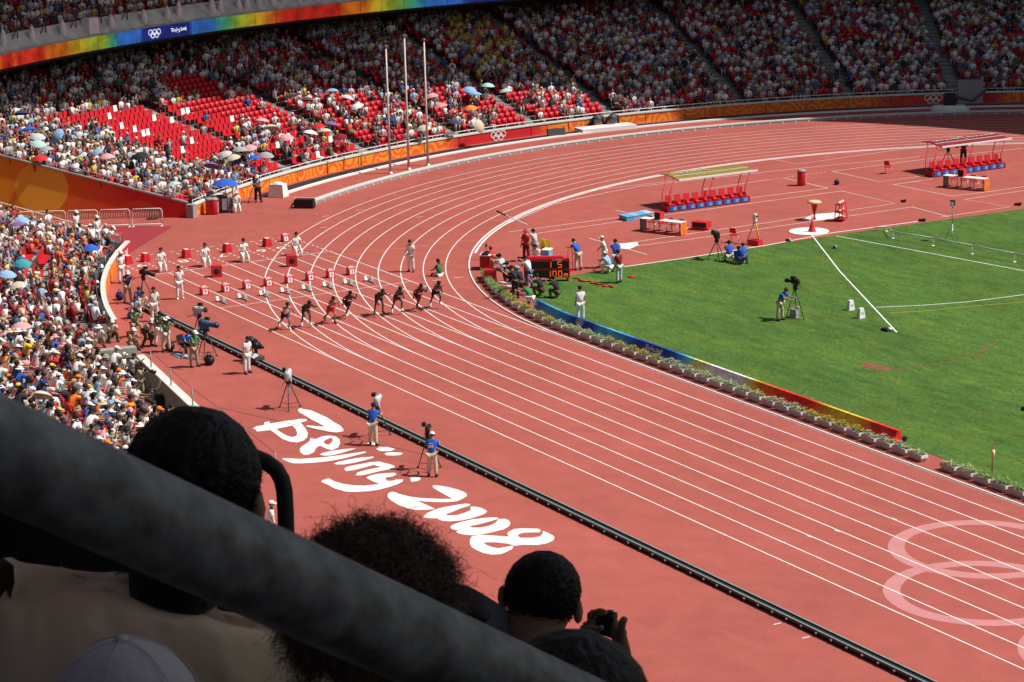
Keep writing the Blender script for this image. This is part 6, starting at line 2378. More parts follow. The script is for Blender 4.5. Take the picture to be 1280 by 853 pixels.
# ---- far corner by the banner: coolers, umbrella, crew
def cooler(u, v, label):
    o = empty('drink_cooler', px(u, v), R(60), label, 'cooler', 'red drink coolers at the far corner')
    b = MB()
    b.lathe([(0.26, 0.02), (0.28, 0.06), (0.28, 0.86), (0.26, 0.90)], (0, 0, 0), 16)
    b.box((0.25, -0.05, 0.45), (0.08, 0.16, 0.62), 0.1, 1)
    b.build('body', [M_red, M_white], o)
    b = MB()
    b.lathe([(0.29, 0.90), (0.30, 0.94), (0.20, 1.02), (0.05, 1.04)], (0, 0, 0), 16)
    b.build('lid', [M_grey], o)
cooler(268, 268, 'round red cooler beside the blue parasol at the far corner')
cooler(263, 268, 'second red cooler tucked behind the first at the far corner')
cooler(1002, 232, 'round red cooler with grey lid standing alone on the red zone')
par = empty('parasol', px(283, 263), 0, 'big bright blue parasol shading gear at the far corner', 'parasol')
ub, us = umbrella(0.86, 0.34)
c = ub.build('canopy', [CL['blue']], par, (0, 0, 1.62))
b = MB()
b.tube([(0, 0, 0), (0, 0, 2.2)], 0.03, 7)
b.lathe([(0.25, 0), (0.25, 0.06), (0.06, 0.12)], (0, 0, 0), 12)
b.build('post', [M_grey], par)
for k, (u, v, m) in enumerate(((276, 265, M_dred), (287, 264, M_white), (281, 266, M_black))):
    b = MB()
    b.box((0, 0, 0.5), (0.42, 0.40, 0.98))
    b.box((0.02, 0, 1.02), (0.36, 0.36, 0.06))
    b.box((0.215, 0, 0.55), (0.012, 0.30, 0.70), mi=1)
    o = b.build('equipment_cabinet', [m, M_grey], None, px(u, v), R(-20))
    tag(o, ('dark red', 'white', 'black')[k] + ' upright equipment cabinet under the blue parasol', 'cabinet', 'cabinets under the blue parasol')
chair(px(294, 265), R(-10), M_black, 'dark chair of the steward beside the blue parasol')
P('seated', 296, 265, -15, 'steward in white and white cap sitting beside the blue parasol', shirt='white', trousers='white', hat='cap')
P('stand', 294, 246, -20, 'person in light blue standing in the front row above the blue parasol', shirt='lightblue', trousers='white', hat='hair', z=0.55)
tv_camera(319, 252, -20, 'dark television camera with its operator at the left end of the orange banner', height=1.3)
P('operate', 323, 253, -25, 'operator in grey with white cap behind the dark camera by the orange banner', shirt='lightgrey', trousers='black', hat='cap')
b = MB()
b.box((0, 0, 0.42), (1.1, 0.8, 0.82), taper=0.82)
b.ball((0, 0, 0.80), (0.42, 0.30, 0.16), 10, 6)
tag(b.build('covered_monitor', [CL['white']], None, px(348, 246), R(40)), 'white cloth covered gear standing against the orange banner', 'covered gear')
for i, (u, v, sx, lab) in enumerate(((670, 172.5, 1.3, 'dark grey flat case leaning under the banner right of the ring emblem'),)):
    o = MB().box((0, 0, 0.30), (0.3, 1.3, 0.58), tilt=Matrix.Rotation(R(8), 3, 'Y')).build('flat_case', [M_dgrey], None, px(695, 171), R(170))
    tag(o, lab, 'case')
def steadi(u, v, lab):
    o = empty('track_camera', px(u, v), R(80), lab, 'camera', 'black cameras on the white platform by the banner')
    b = MB()
    b.tube([(-0.5, 0, 0.1), (-0.35, 0, 0.6), (0.1, 0, 0.95), (0.5, 0, 0.8), (0.62, 0, 0.15)], [0.10, 0.13, 0.16, 0.14, 0.07], 8)
    b.build('arm', [M_black], o)
    b = MB()
    b.ball((0.1, -0.1, 0.75), (0.36, 0.28, 0.26), 9, 6)
    b.box((0.0, -0.25, 0.55), (0.5, 0.25, 0.3))
    b.build('head', [M_dgrey], o)
o = MB().box((0, 0, 0.16), (1.4, 4.4, 0.30)).build('camera_platform', [M_white], None, px(757, 163), R(176))
tag(o, 'long white platform carrying two black cameras in front of the banner', 'platform')
steadi(745, 161, 'left hooded black camera on the white platform by the banner')
steadi(764, 160, 'right hooded black camera on the white platform by the banner')
# dark vehicle-like camera crane on a white base in the shade
o = empty('camera_crane', px(1187, 141), R(150), 'dark camera crane on an oval white base in the shaded bend', 'camera crane')
b = MB()
b.lathe([(1.5, 0.0), (1.5, 0.35), (1.2, 0.55), (0.4, 0.58)], (0, 0, 0), 22)
q = b.build('base', [M_offw], o)
q.scale = (0.55, 1.0, 1.0)
b = MB()
b.box((0, 0, 1.0), (0.6, 0.9, 0.9), taper=0.8)
b.build('cab', [M_black], o)
b = MB()
b.tube([(0, 0.2, 1.3), (-0.5, -1.6, 0.9), (-1.2, -3.4, 2.6)], [0.16, 0.13, 0.10], 7)
b.build('jib', [M_dgrey], o)
o = MB().box((0, 0, 0.9), (0.5, 1.9, 1.75)).build('gate_panel', [M_grey], None, (*pol(RF-0.3, cyl_angle(1213, 122, RF)), 0.0), R(cyl_angle(1213, 122, RF)))
tag(o, 'grey gate panel interrupting the red banner in the shaded bend', 'gate')

# ---- red zone: canopied benches
def bench(y0, rm, txt, label):
    o = empty('team_bench', (-24.1, y0, 0.006), 0, label, 'bench', 'canopied team benches')
    Lb = 6.0
    b = MB()
    b.box((-0.42, Lb/2, 0.17), (0.80, Lb, 0.32))
    b.build('plinth', [M_dred], o)
    ns = 9
    for k in range(ns):
        yy = 0.42 + k*(Lb-0.84)/(ns-1)
        b = MB()
        b.box((0.0, yy, 0.19), (0.02, 0.50, 0.27))
        b.box((0.012, yy+0.08, 0.18), (0.008, 0.24, 0.20), mi=1)
        b.build('cool_panel', [CL['blue'], M_lblue], o)
        b = MB()
        b.box((-0.30, yy, 0.40), (0.44, 0.46, 0.07))
        b.box((-0.56, yy, 0.66), (0.06, 0.46, 0.50), taper=0.85, tilt=Matrix.Rotation(R(-12), 3, 'Y'))
        for s in (-1, 1):
            b.box((-0.36, yy+0.235*s, 0.50), (0.34, 0.03, 0.14))
        b.build('seat', [M_red], o)
    for yy in (0.1, Lb/2, Lb-0.35):
        b = MB()
        b.tube([(-0.05, yy, 0.02), (-0.22, yy+0.1, 0.9), (-0.35, yy+0.45, 1.45), (-0.75, yy+0.85, 1.78), (-1.2, yy+1.0, 1.9)], 0.035, 7)
        b.tube([(-0.80, yy, 0.05), (-1.25, yy+0.3, 0.9), (-1.5, yy+0.7, 1.5), (-1.9, yy+0.95, 1.93)], 0.028, 6)
        b.build('post', [M_red], o)
    b = MB()
    vs = []
    prof = [(-0.45, 1.80), (-1.10, 1.92), (-1.8, 1.97), (-2.45, 1.92)]
    for x, z in prof:
        vs += [(x, 1.05, z), (x, 6.65, z), (x, 1.05, z-0.05), (x, 6.65, z-0.05)]
    fs = []
    for i in range(3):
        a = 4*i
        fs += [(a, a+4, a+5, a+1), (a+2, a+3, a+7, a+6), (a, a+2, a+6, a+4), (a+1, a+5, a+7, a+3)]
    fs += [(0, 1, 3, 2), (12, 14, 15, 13)]
    b.add(vs, fs)
    b.build('canopy', [rm], o)
    b = MB()
    b.box((-0.43, 3.95, 1.79), (0.10, 5.75, 0.10))
    b.build('front_edge', [M_white], o)
    b = MB()
    b.box((-1.14, 3.85, 1.935), (0.07, 5.5, 0.02))
    b.box((-1.85, 3.85, 1.985), (1.15, 0.07, 0.02))
    b.build('canopy_trim', [M_offw], o)
    for q, yy in ((txt[0], 2.5), (txt[1], 5.3)):
        if q:
            t = text_obj('canopy_lettering', q, 0.46, M_white, o, 0.002)
            t.location = (-1.75, yy, 1.995)
            t.rotation_euler = (0, 0, R(90))
    return o
M_gold = mat('gold_canopy_fabric', (0.25, 0.18, 0.035), 0.6, 0.10, 2)
bench(-14.75, M_gold, ('Beijing 2008', ''), 'canopied team bench with a gold roof and red seats')
bench(5.35, mat('wine_canopy_fabric', (0.22, 0.016, 0.02), 0.6, 0.1, 2), ('Beijing 2008', 'Beijing 2008'), 'canopied team bench with a dark red roof at the right edge')
# judges' tables
def judge_table(y, x, label, n=4):
    o = empty('judges_table', (x, y, 0.006), R(-68), label, 'table', "judges' tables in the red zone")
    Lt = 2.9
    b = MB()
    b.box((0, 0, 0.735), (0.62, Lt, 0.03))
    b.build('table_top', [M_white], o)
    b = MB()
    for i in range(10):
        b.box((-0.31+0.062*i+0.03, Lt/2+0.01+0.012*(i % 2), 0.38), (0.066, 0.02, 0.72))
    b.build('end_cloth', [M_orange], o)
    for sx in (-1, 1):
        for yy in (-Lt/2+0.08, -0.45, 0.45, Lt/2-0.1):
            b = MB()
            b.tube([(0.26*sx, yy, 0), (0.26*sx, yy, 0.72)], 0.022, 6)
            b.build('leg', [M_dgrey], o)
    b = MB()
    b.box((0, -Lt/2+0.05, 0.40), (0.60, 0.04, 0.66))
    b.build('side_panel', [M_grey], o)
    return o
def table_stuff(o, n):
    mw = Matrix.Translation(o.location) @ Matrix.Rotation(o.rotation_euler[2], 4, 'Z')
    q = mw @ Vector((0.0, -0.25, 0.75))
    b = MB()
    b.box((0, 0, 0.22), (0.42, 0.40, 0.44))
    b.box((0.215, 0, 0.22), (0.01, 0.34, 0.36), mi=1)
    tag(b.build('monitor_box', [M_redc, M_black], None, q, o.rotation_euler[2]), 'red boxed monitor standing on the ' + o['label'].split(' with')[0], 'monitor', 'red monitors on the tables')
    for k in range(n):
        q = mw @ Vector((-0.55, -1.15+0.75*k, 0))
        chair(q, o.rotation_euler[2]+math.pi, M_red, ('first', 'second', 'third', 'fourth')[k] + ' red chair from the left behind the ' + ('table by the gold bench' if 'gold' in o['label'] else 'table by the dark red bench'), 'red chairs at the tables')
t1 = judge_table(-18.4, -19.0, 'white judges table left of the gold bench with an orange end cloth')
table_stuff(t1, 4)
t2 = judge_table(1.0+1.6, -17.8, 'white judges table in front of the dark red bench with an orange end cloth')
q = px(1207, 236)
t2.location = (q[0], q[1], 0.006)
table_stuff(t2, 4)
b = MB()
for i in range(4):
    for j in range(3):
        b.box((0.42*i, 0.36*j, 0.17), (0.40, 0.34, 0.33), mi=(i+j) % 2)
b.box((1.75, 0.4, 0.20), (0.55, 0.7, 0.38), 0.2, 2)
crates = None
for k, (u, v, s, m, lab) in enumerate(((783, 275, 1.0, M_lblue, 'leftmost blue crate of the flat row beside the judges table'), (792, 273.5, 1.0, CL['lightblue'], 'middle blue crate of the row beside the judges table'), (801, 272, 1.0, M_lblue, 'right blue crate of the row beside the judges table'), (808, 270.5, 0.9, mat('pale_blue_plastic', (0.35, 0.62, 0.75), 0.5, 0.1, 8), 'pale blue crate at the right end of the blue row'))):
    b = MB()
    b.box((0, 0, 0.13), (0.95, 0.46, 0.25))
    b.box((0, 0, 0.265), (0.99, 0.50, 0.025), mi=0)
    for sx in (-0.3, 0, 0.3):
        b.box((sx, 0.24, 0.13), (0.06, 0.02, 0.20), mi=0)
    o = b.build('plastic_crate', [m], None, px(u, v), R(-4))
    tag(o, lab, 'crate', 'blue plastic crates in a row')
b = MB()
b.box((0, 0, 0.30), (0.62, 0.98, 0.36))
b.box((0, 0.25, 0.11), (0.55, 0.12, 0.06), mi=1)
b.box((0.30, 0.0, 0.06), (0.16, 0.80, 0.10), mi=0)
b.box((0.315, 0, 0.32), (0.01, 0.80, 0.24), mi=1)
b.box((-0.1, -0.3, 0.09), (0.10, 0.10, 0.10), mi=1)
tag(b.build('field_monitor', [M_redc, M_black], None, px(877, 287), R(-62)), 'low red monitor box with dark screen on the red zone floor', 'monitor')
# total station on a yellow tripod
o = empty('survey_tripod', px(944, 305), R(20), 'surveying instrument on a yellow tripod at the grass edge', 'tripod')
for k in range(3):
    a = R(100+120*k)
    b = MB()
    b.tube([(0.05*math.cos(a), 0.05*math.sin(a), 1.25), (0.5*math.cos(a), 0.5*math.sin(a), 0.02)], [0.035, 0.03], 6)
    b.build('leg', [M_yel if k != 1 else M_orange], o)
b = MB()
b.lathe([(0.12, 1.22), (0.13, 1.30), (0.09, 1.36), (0.10, 1.42)], (0, 0, 0), 10)
b.box((0, 0, 1.56), (0.16, 0.22, 0.30))
b.tube([(-0.12, 0, 1.58), (0.14, 0, 1.58)], 0.06, 9, 1)
b.build('instrument', [M_offw, M_black], o)
b = MB()
b.box((0, 0, 0.16), (0.75, 0.44, 0.30), taper=0.93)
b.box((0, 0, 0.33), (0.5, 0.05, 0.04))
tag(b.build('tool_case', [M_red], None, px(944, 306.5), R(18)), 'red case lying between the legs of the yellow tripod', 'case')
chair(px(918, 303), R(120), M_red, 'lone red chair between the grass camera and the yellow tripod')
chair(px(1110, 217), R(120), M_red, 'lone red chair on the red zone left of the dark red bench')
# hooter stands
def cone_stand(u, v, label):
    o = empty('cone_stand', px(u, v), 0, label, 'marker stand', 'red and white cone stands by the throwing circle')
    MB().lathe([(0.26, 0.02), (0.20, 0.10), (0.06, 0.55), (0.045, 0.75)], (0, 0, 0), 14).build('cone', [M_red], o)
    MB().tube([(0, 0, 0.7), (0, 0, 0.95)], 0.03, 6).build('stem', [M_dgrey], o)
    return o
c1 = cone_stand(1015, 290, 'red cone on the white throwing circle')
o = empty('wind_gauge', px(1018, 275), 0, 'red funnel stand with an orange and white round top beyond the white circle', 'gauge')
MB().lathe([(0.10, 0.0), (0.05, 0.25), (0.06, 0.3), (0.20, 0.95), (0.21, 1.0)], (0, 0, 0), 14).build('funnel', [M_red], o)
MB().lathe([(0.40, 1.0), (0.44, 1.06), (0.30, 1.14), (0.1, 1.16)], (0, 0, 0), 18).build('round_top', [mat('cream_cover', (0.75, 0.52, 0.30), 0.6, 0.08, 5)], o)
o = empty('implement_rack', px(1051, 276), R(-55), 'red rack on wheels holding pale throwing implements', 'rack')
for x in (-0.42, 0.42):
    for y in (-0.25, 0.25):
        b = MB()
        b.tube([(x, y, 0.06), (x*0.85, y*0.7, 1.05)], 0.028, 6)
        b.build('upright', [M_red], o)
for z in (0.15, 0.55, 1.0):
    b = MB()
    b.box((0, 0, z), (0.95-0.12*z, 0.58-0.15*z, 0.05))
    b.build('shelf', [M_red], o)
for z in (0.66, 1.10):
    b = MB()
    for k in range(5):
        b.ball((-0.30+0.15*k, 0, z), (0.085, 0.10, 0.085), 8, 6, k % 2)
    b.build('discs', [M_white, M_orange], o)
# white tripod lamp on the grass
o = empty('distance_sensor', px(1190, 301), R(-60), 'thin grey tripod with a black and white sensor on the grass', 'tripod')
for k in range(3):
    a = R(30+120*k)
    MB().tube([(0, 0, 0.95), (0.42*math.cos(a), 0.42*math.sin(a), 0.02)], 0.022, 6).build('leg', [M_steel], o)
MB().tube([(0, 0, 0.9), (0, 0, 2.0)], 0.022, 6).build('column', [M_grey], o)
b = MB()
b.box((0, 0, 2.14), (0.26, 0.22, 0.30))
b.box((0.15, 0, 2.10), (0.06, 0.18, 0.22), mi=1)
b.build('sensor_head', [M_black, M_white], o)
# cord fence on the grass
o = empty('cord_fence', (0, 0, 0), 0, 'low white tape fence on short stakes across the grass at right', 'fence')
cps = [px(1092, 288), px(1108, 289.5), px(1116, 298.5), px(1166, 307.5), px(1215, 318), px(1268, 328), px(1310, 336)]
pts = [(q[0], q[1], (0.15, 0.30, 0.42, 0.46, 0.50, 0.50, 0.5)[i]) for i, q in enumerate(cps)]
b = MB()
for a_, c_ in zip(pts, pts[1:]):
    a_, c_ = Vector(a_), Vector(c_)
    b.add([a_, c_, c_-Vector((0, 0, 0.06)), a_-Vector((0, 0, 0.06))], [(0, 1, 2, 3)])
    b.tube([a_, c_], 0.02, 4)
b.build('tape', [M_white], o)
for q in pts[1:]:
    b = MB()
    b.tube([(q[0], q[1], 0.01), (q[0], q[1], q[2])], 0.018, 5)
    b.lathe([(0.11, 0.012), (0.09, 0.03), (0.02, 0.05)], (q[0], q[1], 0), 8)
    b.build('stake', [M_white], o)
# sector distance boards
for k, (u, v, n_, lab) in enumerate(((1063, 388, '14', 'white distance board on the grass, the farther of two'), (1076, 398, '15', 'white distance board on the grass, the nearer of two'))):
    o = empty('distance_board', px(u, v), R(8), lab, 'distance board', 'white distance boards on the grass')
    b = MB()
    b.box((0, 0, 0.26), (0.26, 0.40, 0.50), taper=0.62)
    b.build('board', [M_white], o)
    t = text_obj('numeral', n_, 0.2, M_grey, o)
    t.location = (0.115, 0, 0.26)
    t.rotation_euler = (R(84), 0, R(90))
# cameraman on the grass
tv_camera(994, 399, 200, 'television camera on a tall tripod standing on the grass', height=1.75, lens=0.35)
b = MB()
b.box((0, 0, 0.24), (0.36, 0.42, 0.44), taper=0.85)
b.box((0.1, 0.1, 0.5), (0.2, 0.2, 0.1))
tag(b.build('battery_box', [M_grey], None, px(993, 397.5), R(30)), 'grey white battery box hanging under the grass tripod', 'box')
P('bend_look', 975, 401, 20, 'cameraman in a blue bib and beige trousers looking down on the grass', shirt='blue', trousers='beige', hat='hair', hair=M_hairb, shoes=M_shoeb)
# low camera crew at the grass edge
tv_camera(896, 325, 160, 'black low camera at the corner of the grass with its crew', height=1.25, wide=1.4, lens=0.4)
P('crouch', 912, 328, 150, 'crew member in blue crouching behind the low camera', shirt='blue', trousers='beige', hat='hair')
P('sit_ground_up', 921, 330, 120, 'crew member in blue with khaki shorts sitting on the grass behind the low camera', shirt='blue', trousers='khaki', hat='hair')
P('crouch', 928, 331, 140, 'crew member in blue vest with an orange bag crouching on the grass', shirt='blue', trousers='navy', hat='cap', hatc='navy')
# people by the scoreboard
P('bend_look', 723, 338, 190, 'man in a blue bib working at a red frame beside the scoreboard', shirt='blue', trousers='beige', hat='hair')
o = empty('cable_stand', px(713, 339), R(30), 'tall thin red metal frame beside the scoreboard', 'stand')
for y in (-0.25, 0.25):
    b = MB()
    b.tube([(0, y, 0), (0, y, 0.8), (0, y*0.8, 1.2), (0, 0, 1.32)], 0.022, 6)
    b.build('hoop', [M_red], o)
b = MB()
b.tube([(0, -0.25, 0.45), (0, 0.25, 0.45)], 0.015, 5)
b.box((0, 0, 0.03), (0.35, 0.7, 0.05))
b.build('base', [M_red], o)
P('photo_stand', 770, 340, 150, 'cameraman in blue and black standing behind the official with white cap', shirt='blue', trousers='lightgrey', hat='hair', sleeve='short')
P('crouch', 762, 342, 200, 'crouching person in pale blue with white cap on the grass edge', shirt='lightblue', trousers='white', hat='cap', shoes=M_shoew)
P('stand', 774, 354, 190, 'man in a red bib and pale trousers standing on the grass', shirt='darkred', trousers='lightgrey', hat='hair')
b = MB()
for i in range(9):
    b.tube([(0.35*i, 0.15*math.sin(i*1.9), 0.03), (0.35*i+0.3, 0.2*math.sin(i*2.3+1), 0.06), (0.35*i+0.5, 0.1, 0.02)], 0.035+0.012*(i % 3), 5)
o = b.build('cable_heap', [M_redc], None, px(716, 349), R(8))
tag(o, 'loose red cables lying on the grass right of the scoreboard', 'cables')
o = MB().ball((0, 0, 0.04), (0.30, 0.22, 0.05), 10, 5).build('red_cloth', [M_redc], None, px(790, 347))
tag(o, 'small red cloth lying on the grass right of the man in the red bib', 'cloth')
# photographers on the inner corner
b = MB()
b.box((0, 0, 0.36), (0.55, 0.72, 0.70), taper=0.84)
b.box((0.24, 0, 0.40), (0.06, 0.50, 0.40), mi=1)
tag(b.build('start_console', [M_red, M_dred], None, px(613, 353), R(-30)), 'red console box at the left end of the inner planter row', 'console')
G_IN = 'photographers on the inner corner of the grass'
I = dict(group=G_IN)
PH('kneel_photo', 629, 352, 200, 'photographer in pale grey on the inner corner, leftmost of the group', True, True, shirt='lightgrey', trousers='grey', **I)
PH('crouch_photo', 640, 354, 215, 'photographer in a black top with a white lens on the inner corner', True, True, shirt='black', trousers='black', **I)
PH('crouch_photo', 651, 360, 215, 'photographer in a wide white hat on the inner corner', True, True, shirt='black', trousers='black', hat='hat', **I)
PH('photo_stand', 662, 361, 210, 'photographer in white shirt and jeans behind the white hat', True, shirt='white', trousers='denim', **I)
PH('kneel_photo', 652, 369, 215, 'photographer in a light blue cap and black shirt on the inner corner', True, shirt='black', trousers='brown', hat='cap', hatc='lightblue', **I)
PH('crouch_photo', 677, 370, 205, 'photographer in grey black kneeling under the scoreboard', True, True, shirt='black', trousers='brown', **I)
PH('crouch_photo', 697, 373, 200, 'photographer all in black crouching on the grass right of the group', True, shirt='black', trousers='olive', skin=M_skint, **I)
PH('crouch', 664, 381, 215, 'photographer in green and white shirt bent down behind the blue board', shirt='green', trousers='white', **I)
PH('photo_stand', 645, 374, 215, 'photographer in black partly hidden behind the yellow flowers', True, shirt='black', trousers='black', **I)
for k, (u, v, r_, lab) in enumerate(((632, 361, 20, 'long white telephoto lens lying on a low stand at the inner corner'), (640, 366, 25, 'second long white telephoto lens at the inner corner'))):
    o = empty('telephoto_lens', px(u, v), R(200+r_), lab, 'lens', 'long white lenses at the inner corner')
    b = MB()
    b.tube([(-0.35, 0, 0.3), (-0.05, 0, 0.3), (0.1, 0, 0.3), (0.45, 0, 0.3)], [0.05, 0.06, 0.075, 0.095], 10)
    b.build('barrel', [M_white], o)
    b = MB()
    b.box((-0.42, 0, 0.30), (0.10, 0.17, 0.16))
    b.build('camera_body', [M_black], o)
    for s in (-1, 0, 1):
        b = MB()
        b.tube([(0, 0, 0.25), (0.1-0.2*abs(s), 0.22*s, 0.0)], 0.015, 5)
        b.build('leg', [M_black], o)
# operator behind the red bench
P('photo_stand', 1204, 206, -40, 'cameraman in purple standing behind the dark red bench', shirt='purple', trousers='brown', hat='hair')
tv_camera(1185, 207, 20, 'dark camera on a pedestal behind the dark red bench', height=1.2)
# gear lying about
for u, v, lab, sx in ((1043, 311, 'small black and white box on the grass near the white circle', 0.22), (1152, 277, 'small dark bag at the grass edge under the red zone corner', 0.4), (1108, 414, 'flat dark strip on the grass beside the end of the white sector line', 0.5), (1127, 551, 'small dark box on the grass behind the last planters', 0.4), (1129, 253, 'flat dark disc on the red zone left of the judges table', 0.3), (1272, 257, 'dark lump at the far grass edge at right', 0.4), (1282, 513, 'dark object at the right edge of the grass', 0.4), (985, 302, 'small pale bottles standing at the edge of the grass', 0.3)):
    b = MB()
    b.box((0, 0, 0.07), (sx, sx*0.7, 0.13), taper=0.8)
    b.ball((sx*0.35, 0.05, 0.12), (sx*0.25, sx*0.2, 0.08), 8, 5, 1 if 'white' in lab or 'pale' in lab else 0)
    o = b.build('field_gear', [M_black, M_white], None, px(u, v), R(rnd.uniform(-40, 40)))
    tag(o, lab, 'gear')
# cup flag by the lower planters
o = empty('marker_flag', px(1240, 597), 0, 'thin brown marker pole with a pale rolled flag behind the lower planters', 'marker')
MB().tube([(0, 0, 0), (0, 0, 1.35)], 0.022, 6).build('pole', [mat('brown_pole', (0.25, 0.10, 0.04), 0.6)], o)
MB().tube([(0.03, 0, 1.1), (0.05, 0.0, 0.95), (0.04, 0, 0.75)], [0.07, 0.065, 0.04], 8).build('flag', [mat('cream_flag', (0.72, 0.60, 0.36), 0.8, 0.1, 8)], o)
b = MB()
b.box((0, 0, 0.16), (1.1, 0.3, 0.05))
for x in (-.45, .45):
    b.box((x, 0, 0.07), (0.05, 0.25, 0.14))
# ---- planters along the kerb
def planter_box():
    b = MB()
    vs = []
    for z, w, l in ((0.0, 0.28, 0.74), (0.27, 0.36, 0.84), (0.27, 0.30, 0.78), (0.20, 0.29, 0.77)):
        vs += [(-l/2, -w/2, z), (l/2, -w/2, z), (l/2, w/2, z), (-l/2, w/2, z)]
    fs = [(3, 2, 1, 0), (12, 13, 14, 15)]
    for i in range(3):
        for k in range(4):
            a, c = 4*i+k, 4*i+(k+1) % 4
            fs.append((a, c, c+4, a+4))
    b.add(vs, fs)
    for sx in (-1, 1):
        b.box((0.42*sx, 0, 0.20), (0.04, 0.34, 0.12), mi=1)  # white end plates put the sunlit look of the ends into colour
    return b.mesh('planter_box', [mat('planter_plastic', (0.46, 0.44, 0.43), 0.55, 0.06, 6), M_white])
PBX = planter_box()
def flowers(seed, fc, share, lc, spread=1.0):
    r = random.Random(seed)
    b = MB()
    for i in range(420):
        x, y = r.uniform(-0.43, 0.43), r.uniform(-0.20, 0.20)*spread
        z = 0.24+r.uniform(0, 0.30)*(1-abs(y)*1.6)*(0.75+0.25*math.sin(x*9+seed))
        s = r.uniform(0.020, 0.042)
        a, t = r.uniform(0, 6.28), r.uniform(-0.9, 0.9)
        d = Vector((math.cos(a), math.sin(a), t*0.6)).normalized()*s
        n = Vector((-math.sin(a), math.cos(a), r.uniform(-0.5, 0.8))).normalized()*s*0.7
        c = Vector((x, y, z))
        b.add([c-d, c+n, c+d, c-n], [(0, 1, 2, 3)], 0 if (z < 0.30 or r.random() > share) else 1)
    return b.mesh('flowers', [lc, fc])
M_leaf = mat('planter_leaf', (0.075, 0.16, 0.03), 0.7, 0.25, 30)
M_leafp = mat('pale_planter_leaf', (0.13, 0.23, 0.055), 0.7, 0.2, 30)
FLM = {'yellow': flowers(1, mat('yellow_petals', (0.52, 0.36, 0.03), 0.7, 0.15, 30), 0.62, M_leaf), 'pale': flowers(2, mat('pale_petals', (0.44, 0.48, 0.26), 0.7, 0.12, 30), 0.5, M_leafp), 'pink': flowers(3, mat('pink_petals', (0.50, 0.42, 0.34), 0.7, 0.15, 30), 0.5, M_leafp), 'green': flowers(4, mat('fresh_leaf', (0.22, 0.36, 0.08), 0.7, 0.15, 30), 0.6, M_leafp)}
FTX = {'yellow': 'yellow flowers', 'pale': 'pale cream green flowers', 'pink': 'pinkish white flowers', 'green': 'bushy light green leaves'}
spots = []
PR = 35.78
th = -113.0
while th < -90.2:
    spots.append((PR*math.cos(R(th)), PR*math.sin(R(th)), R(th+90)))
    th += math.degrees(1.0/PR)
x = 0.3
while x < 33.5:
    if not (26.9 < x < 27.9 or 30.3 < x < 31.0):
        spots.append((x, -PR, 0.0))
    x += 1.0
def pxu(x, y):
    q = np.array((x, y, 0.2))-CAM
    w = q @ _d
    return 640+FPX*(q @ _r)/w
cnt = {}
NUM = ['first', 'second', 'third', 'fourth', 'fifth', 'sixth', 'seventh', 'eighth', 'ninth', 'tenth', 'eleventh', 'twelfth', 'thirteenth']
runs = []
prev = None
for (x, y, rz) in spots:
    u = pxu(x, y)
    k = 'green' if u < 640 else 'yellow' if u < 696 else 'pale' if u < 762 else 'yellow' if u < 832 else ('pale' if int(u/9) % 2 else 'pink') if u < 1003 else 'yellow' if u < 1086 else ('pale' if int(u/8) % 2 else 'pink') if u < 1165 else 'pale' if u < 1230 else 'green'
    seg_ = 'in the bend by the console' if u < 640 else 'in the bend by the photographers' if u < 696 else 'before the blue board rings' if u < 762 else 'before the dark blue board' if u < 832 else 'before the white part of the board' if u < 1003 else 'before the gold part of the board' if u < 1086 else 'past the red end of the board' if u < 1165 else 'beyond the gap' if u < 1230 else 'of the last group'
    cnt[seg_] = cnt.get(seg_, 0)+1
    n_ = cnt[seg_]
    o = link('planter', PBX, None, (x, y, 0.013), rz + rnd.uniform(-0.02, 0.02))
    f = link('flowers', FLM[k], o)
    f.rotation_euler = (0, 0, math.pi*rnd.randint(0, 1))
    f.scale = (1, 1, rnd.uniform(0.9, 1.15))
    tag(f, kind='stuff')
    tag(o, f'planter of {FTX[k]}, {NUM[min(n_-1, 12)]} from left {seg_}', 'planter', 'planters along the inner kerb')
# ---- advertising board behind the planters
BX = [(664, (0.02, 0.05, 0.30)), (672, (0.02, 0.07, 0.34)), (690, (0.05, 0.28, 0.42)), (710, (0.03, 0.16, 0.42)), (716, (0.012, 0.035, 0.24)), (742, (0.012, 0.035, 0.24)), (748, (0.04, 0.22, 0.46)), (765, (0.06, 0.34, 0.48)), (785, (0.04, 0.20, 0.46)), (800, (0.012, 0.035, 0.24)), (840, (0.012, 0.04, 0.26)), (852, (0.03, 0.20, 0.52)), (862, (0.08, 0.40, 0.45)), (870, (0.45, 0.50, 0.05)), (884, (0.66, 0.60, 0.30)), (896, (0.68, 0.67, 0.62)), (932, (0.68, 0.67, 0.62)), (940, (0.70, 0.50, 0.05)), (952, (0.66, 0.14, 0.015)), (975, (0.60, 0.03, 0.012)), (1005, (0.46, 0.012, 0.015)), (1022, (0.55, 0.04, 0.01)), (1035, (0.62, 0.36, 0.02)), (1070, (0.60, 0.42, 0.03)), (1082, (0.62, 0.22, 0.02)), (1092, (0.58, 0.03, 0.02)), (1110, (0.60, 0.02, 0.02))]
M_board = bpy.data.materials.new('printed_board')
M_board.use_nodes = True
n_ = M_board.node_tree.nodes
l_ = M_board.node_tree.links
at = n_.new('ShaderNodeAttribute')
at.attribute_name = 'Col'
tc = n_.new('ShaderNodeTexCoord')
nz = n_.new('ShaderNodeTexNoise')
nz.inputs['Scale'].default_value = 1.6
nz.inputs['Distortion'].default_value = 2.0
l_.new(tc.outputs['Object'], nz.inputs['Vector'])
mr = n_.new('ShaderNodeMapRange')
mr.inputs['From Min'].default_value = 0.35
mr.inputs['From Max'].default_value = 0.65
mr.inputs['To Min'].default_value = 0.75
mr.inputs['To Max'].default_value = 1.2
l_.new(nz.outputs['Fac'], mr.inputs['Value'])
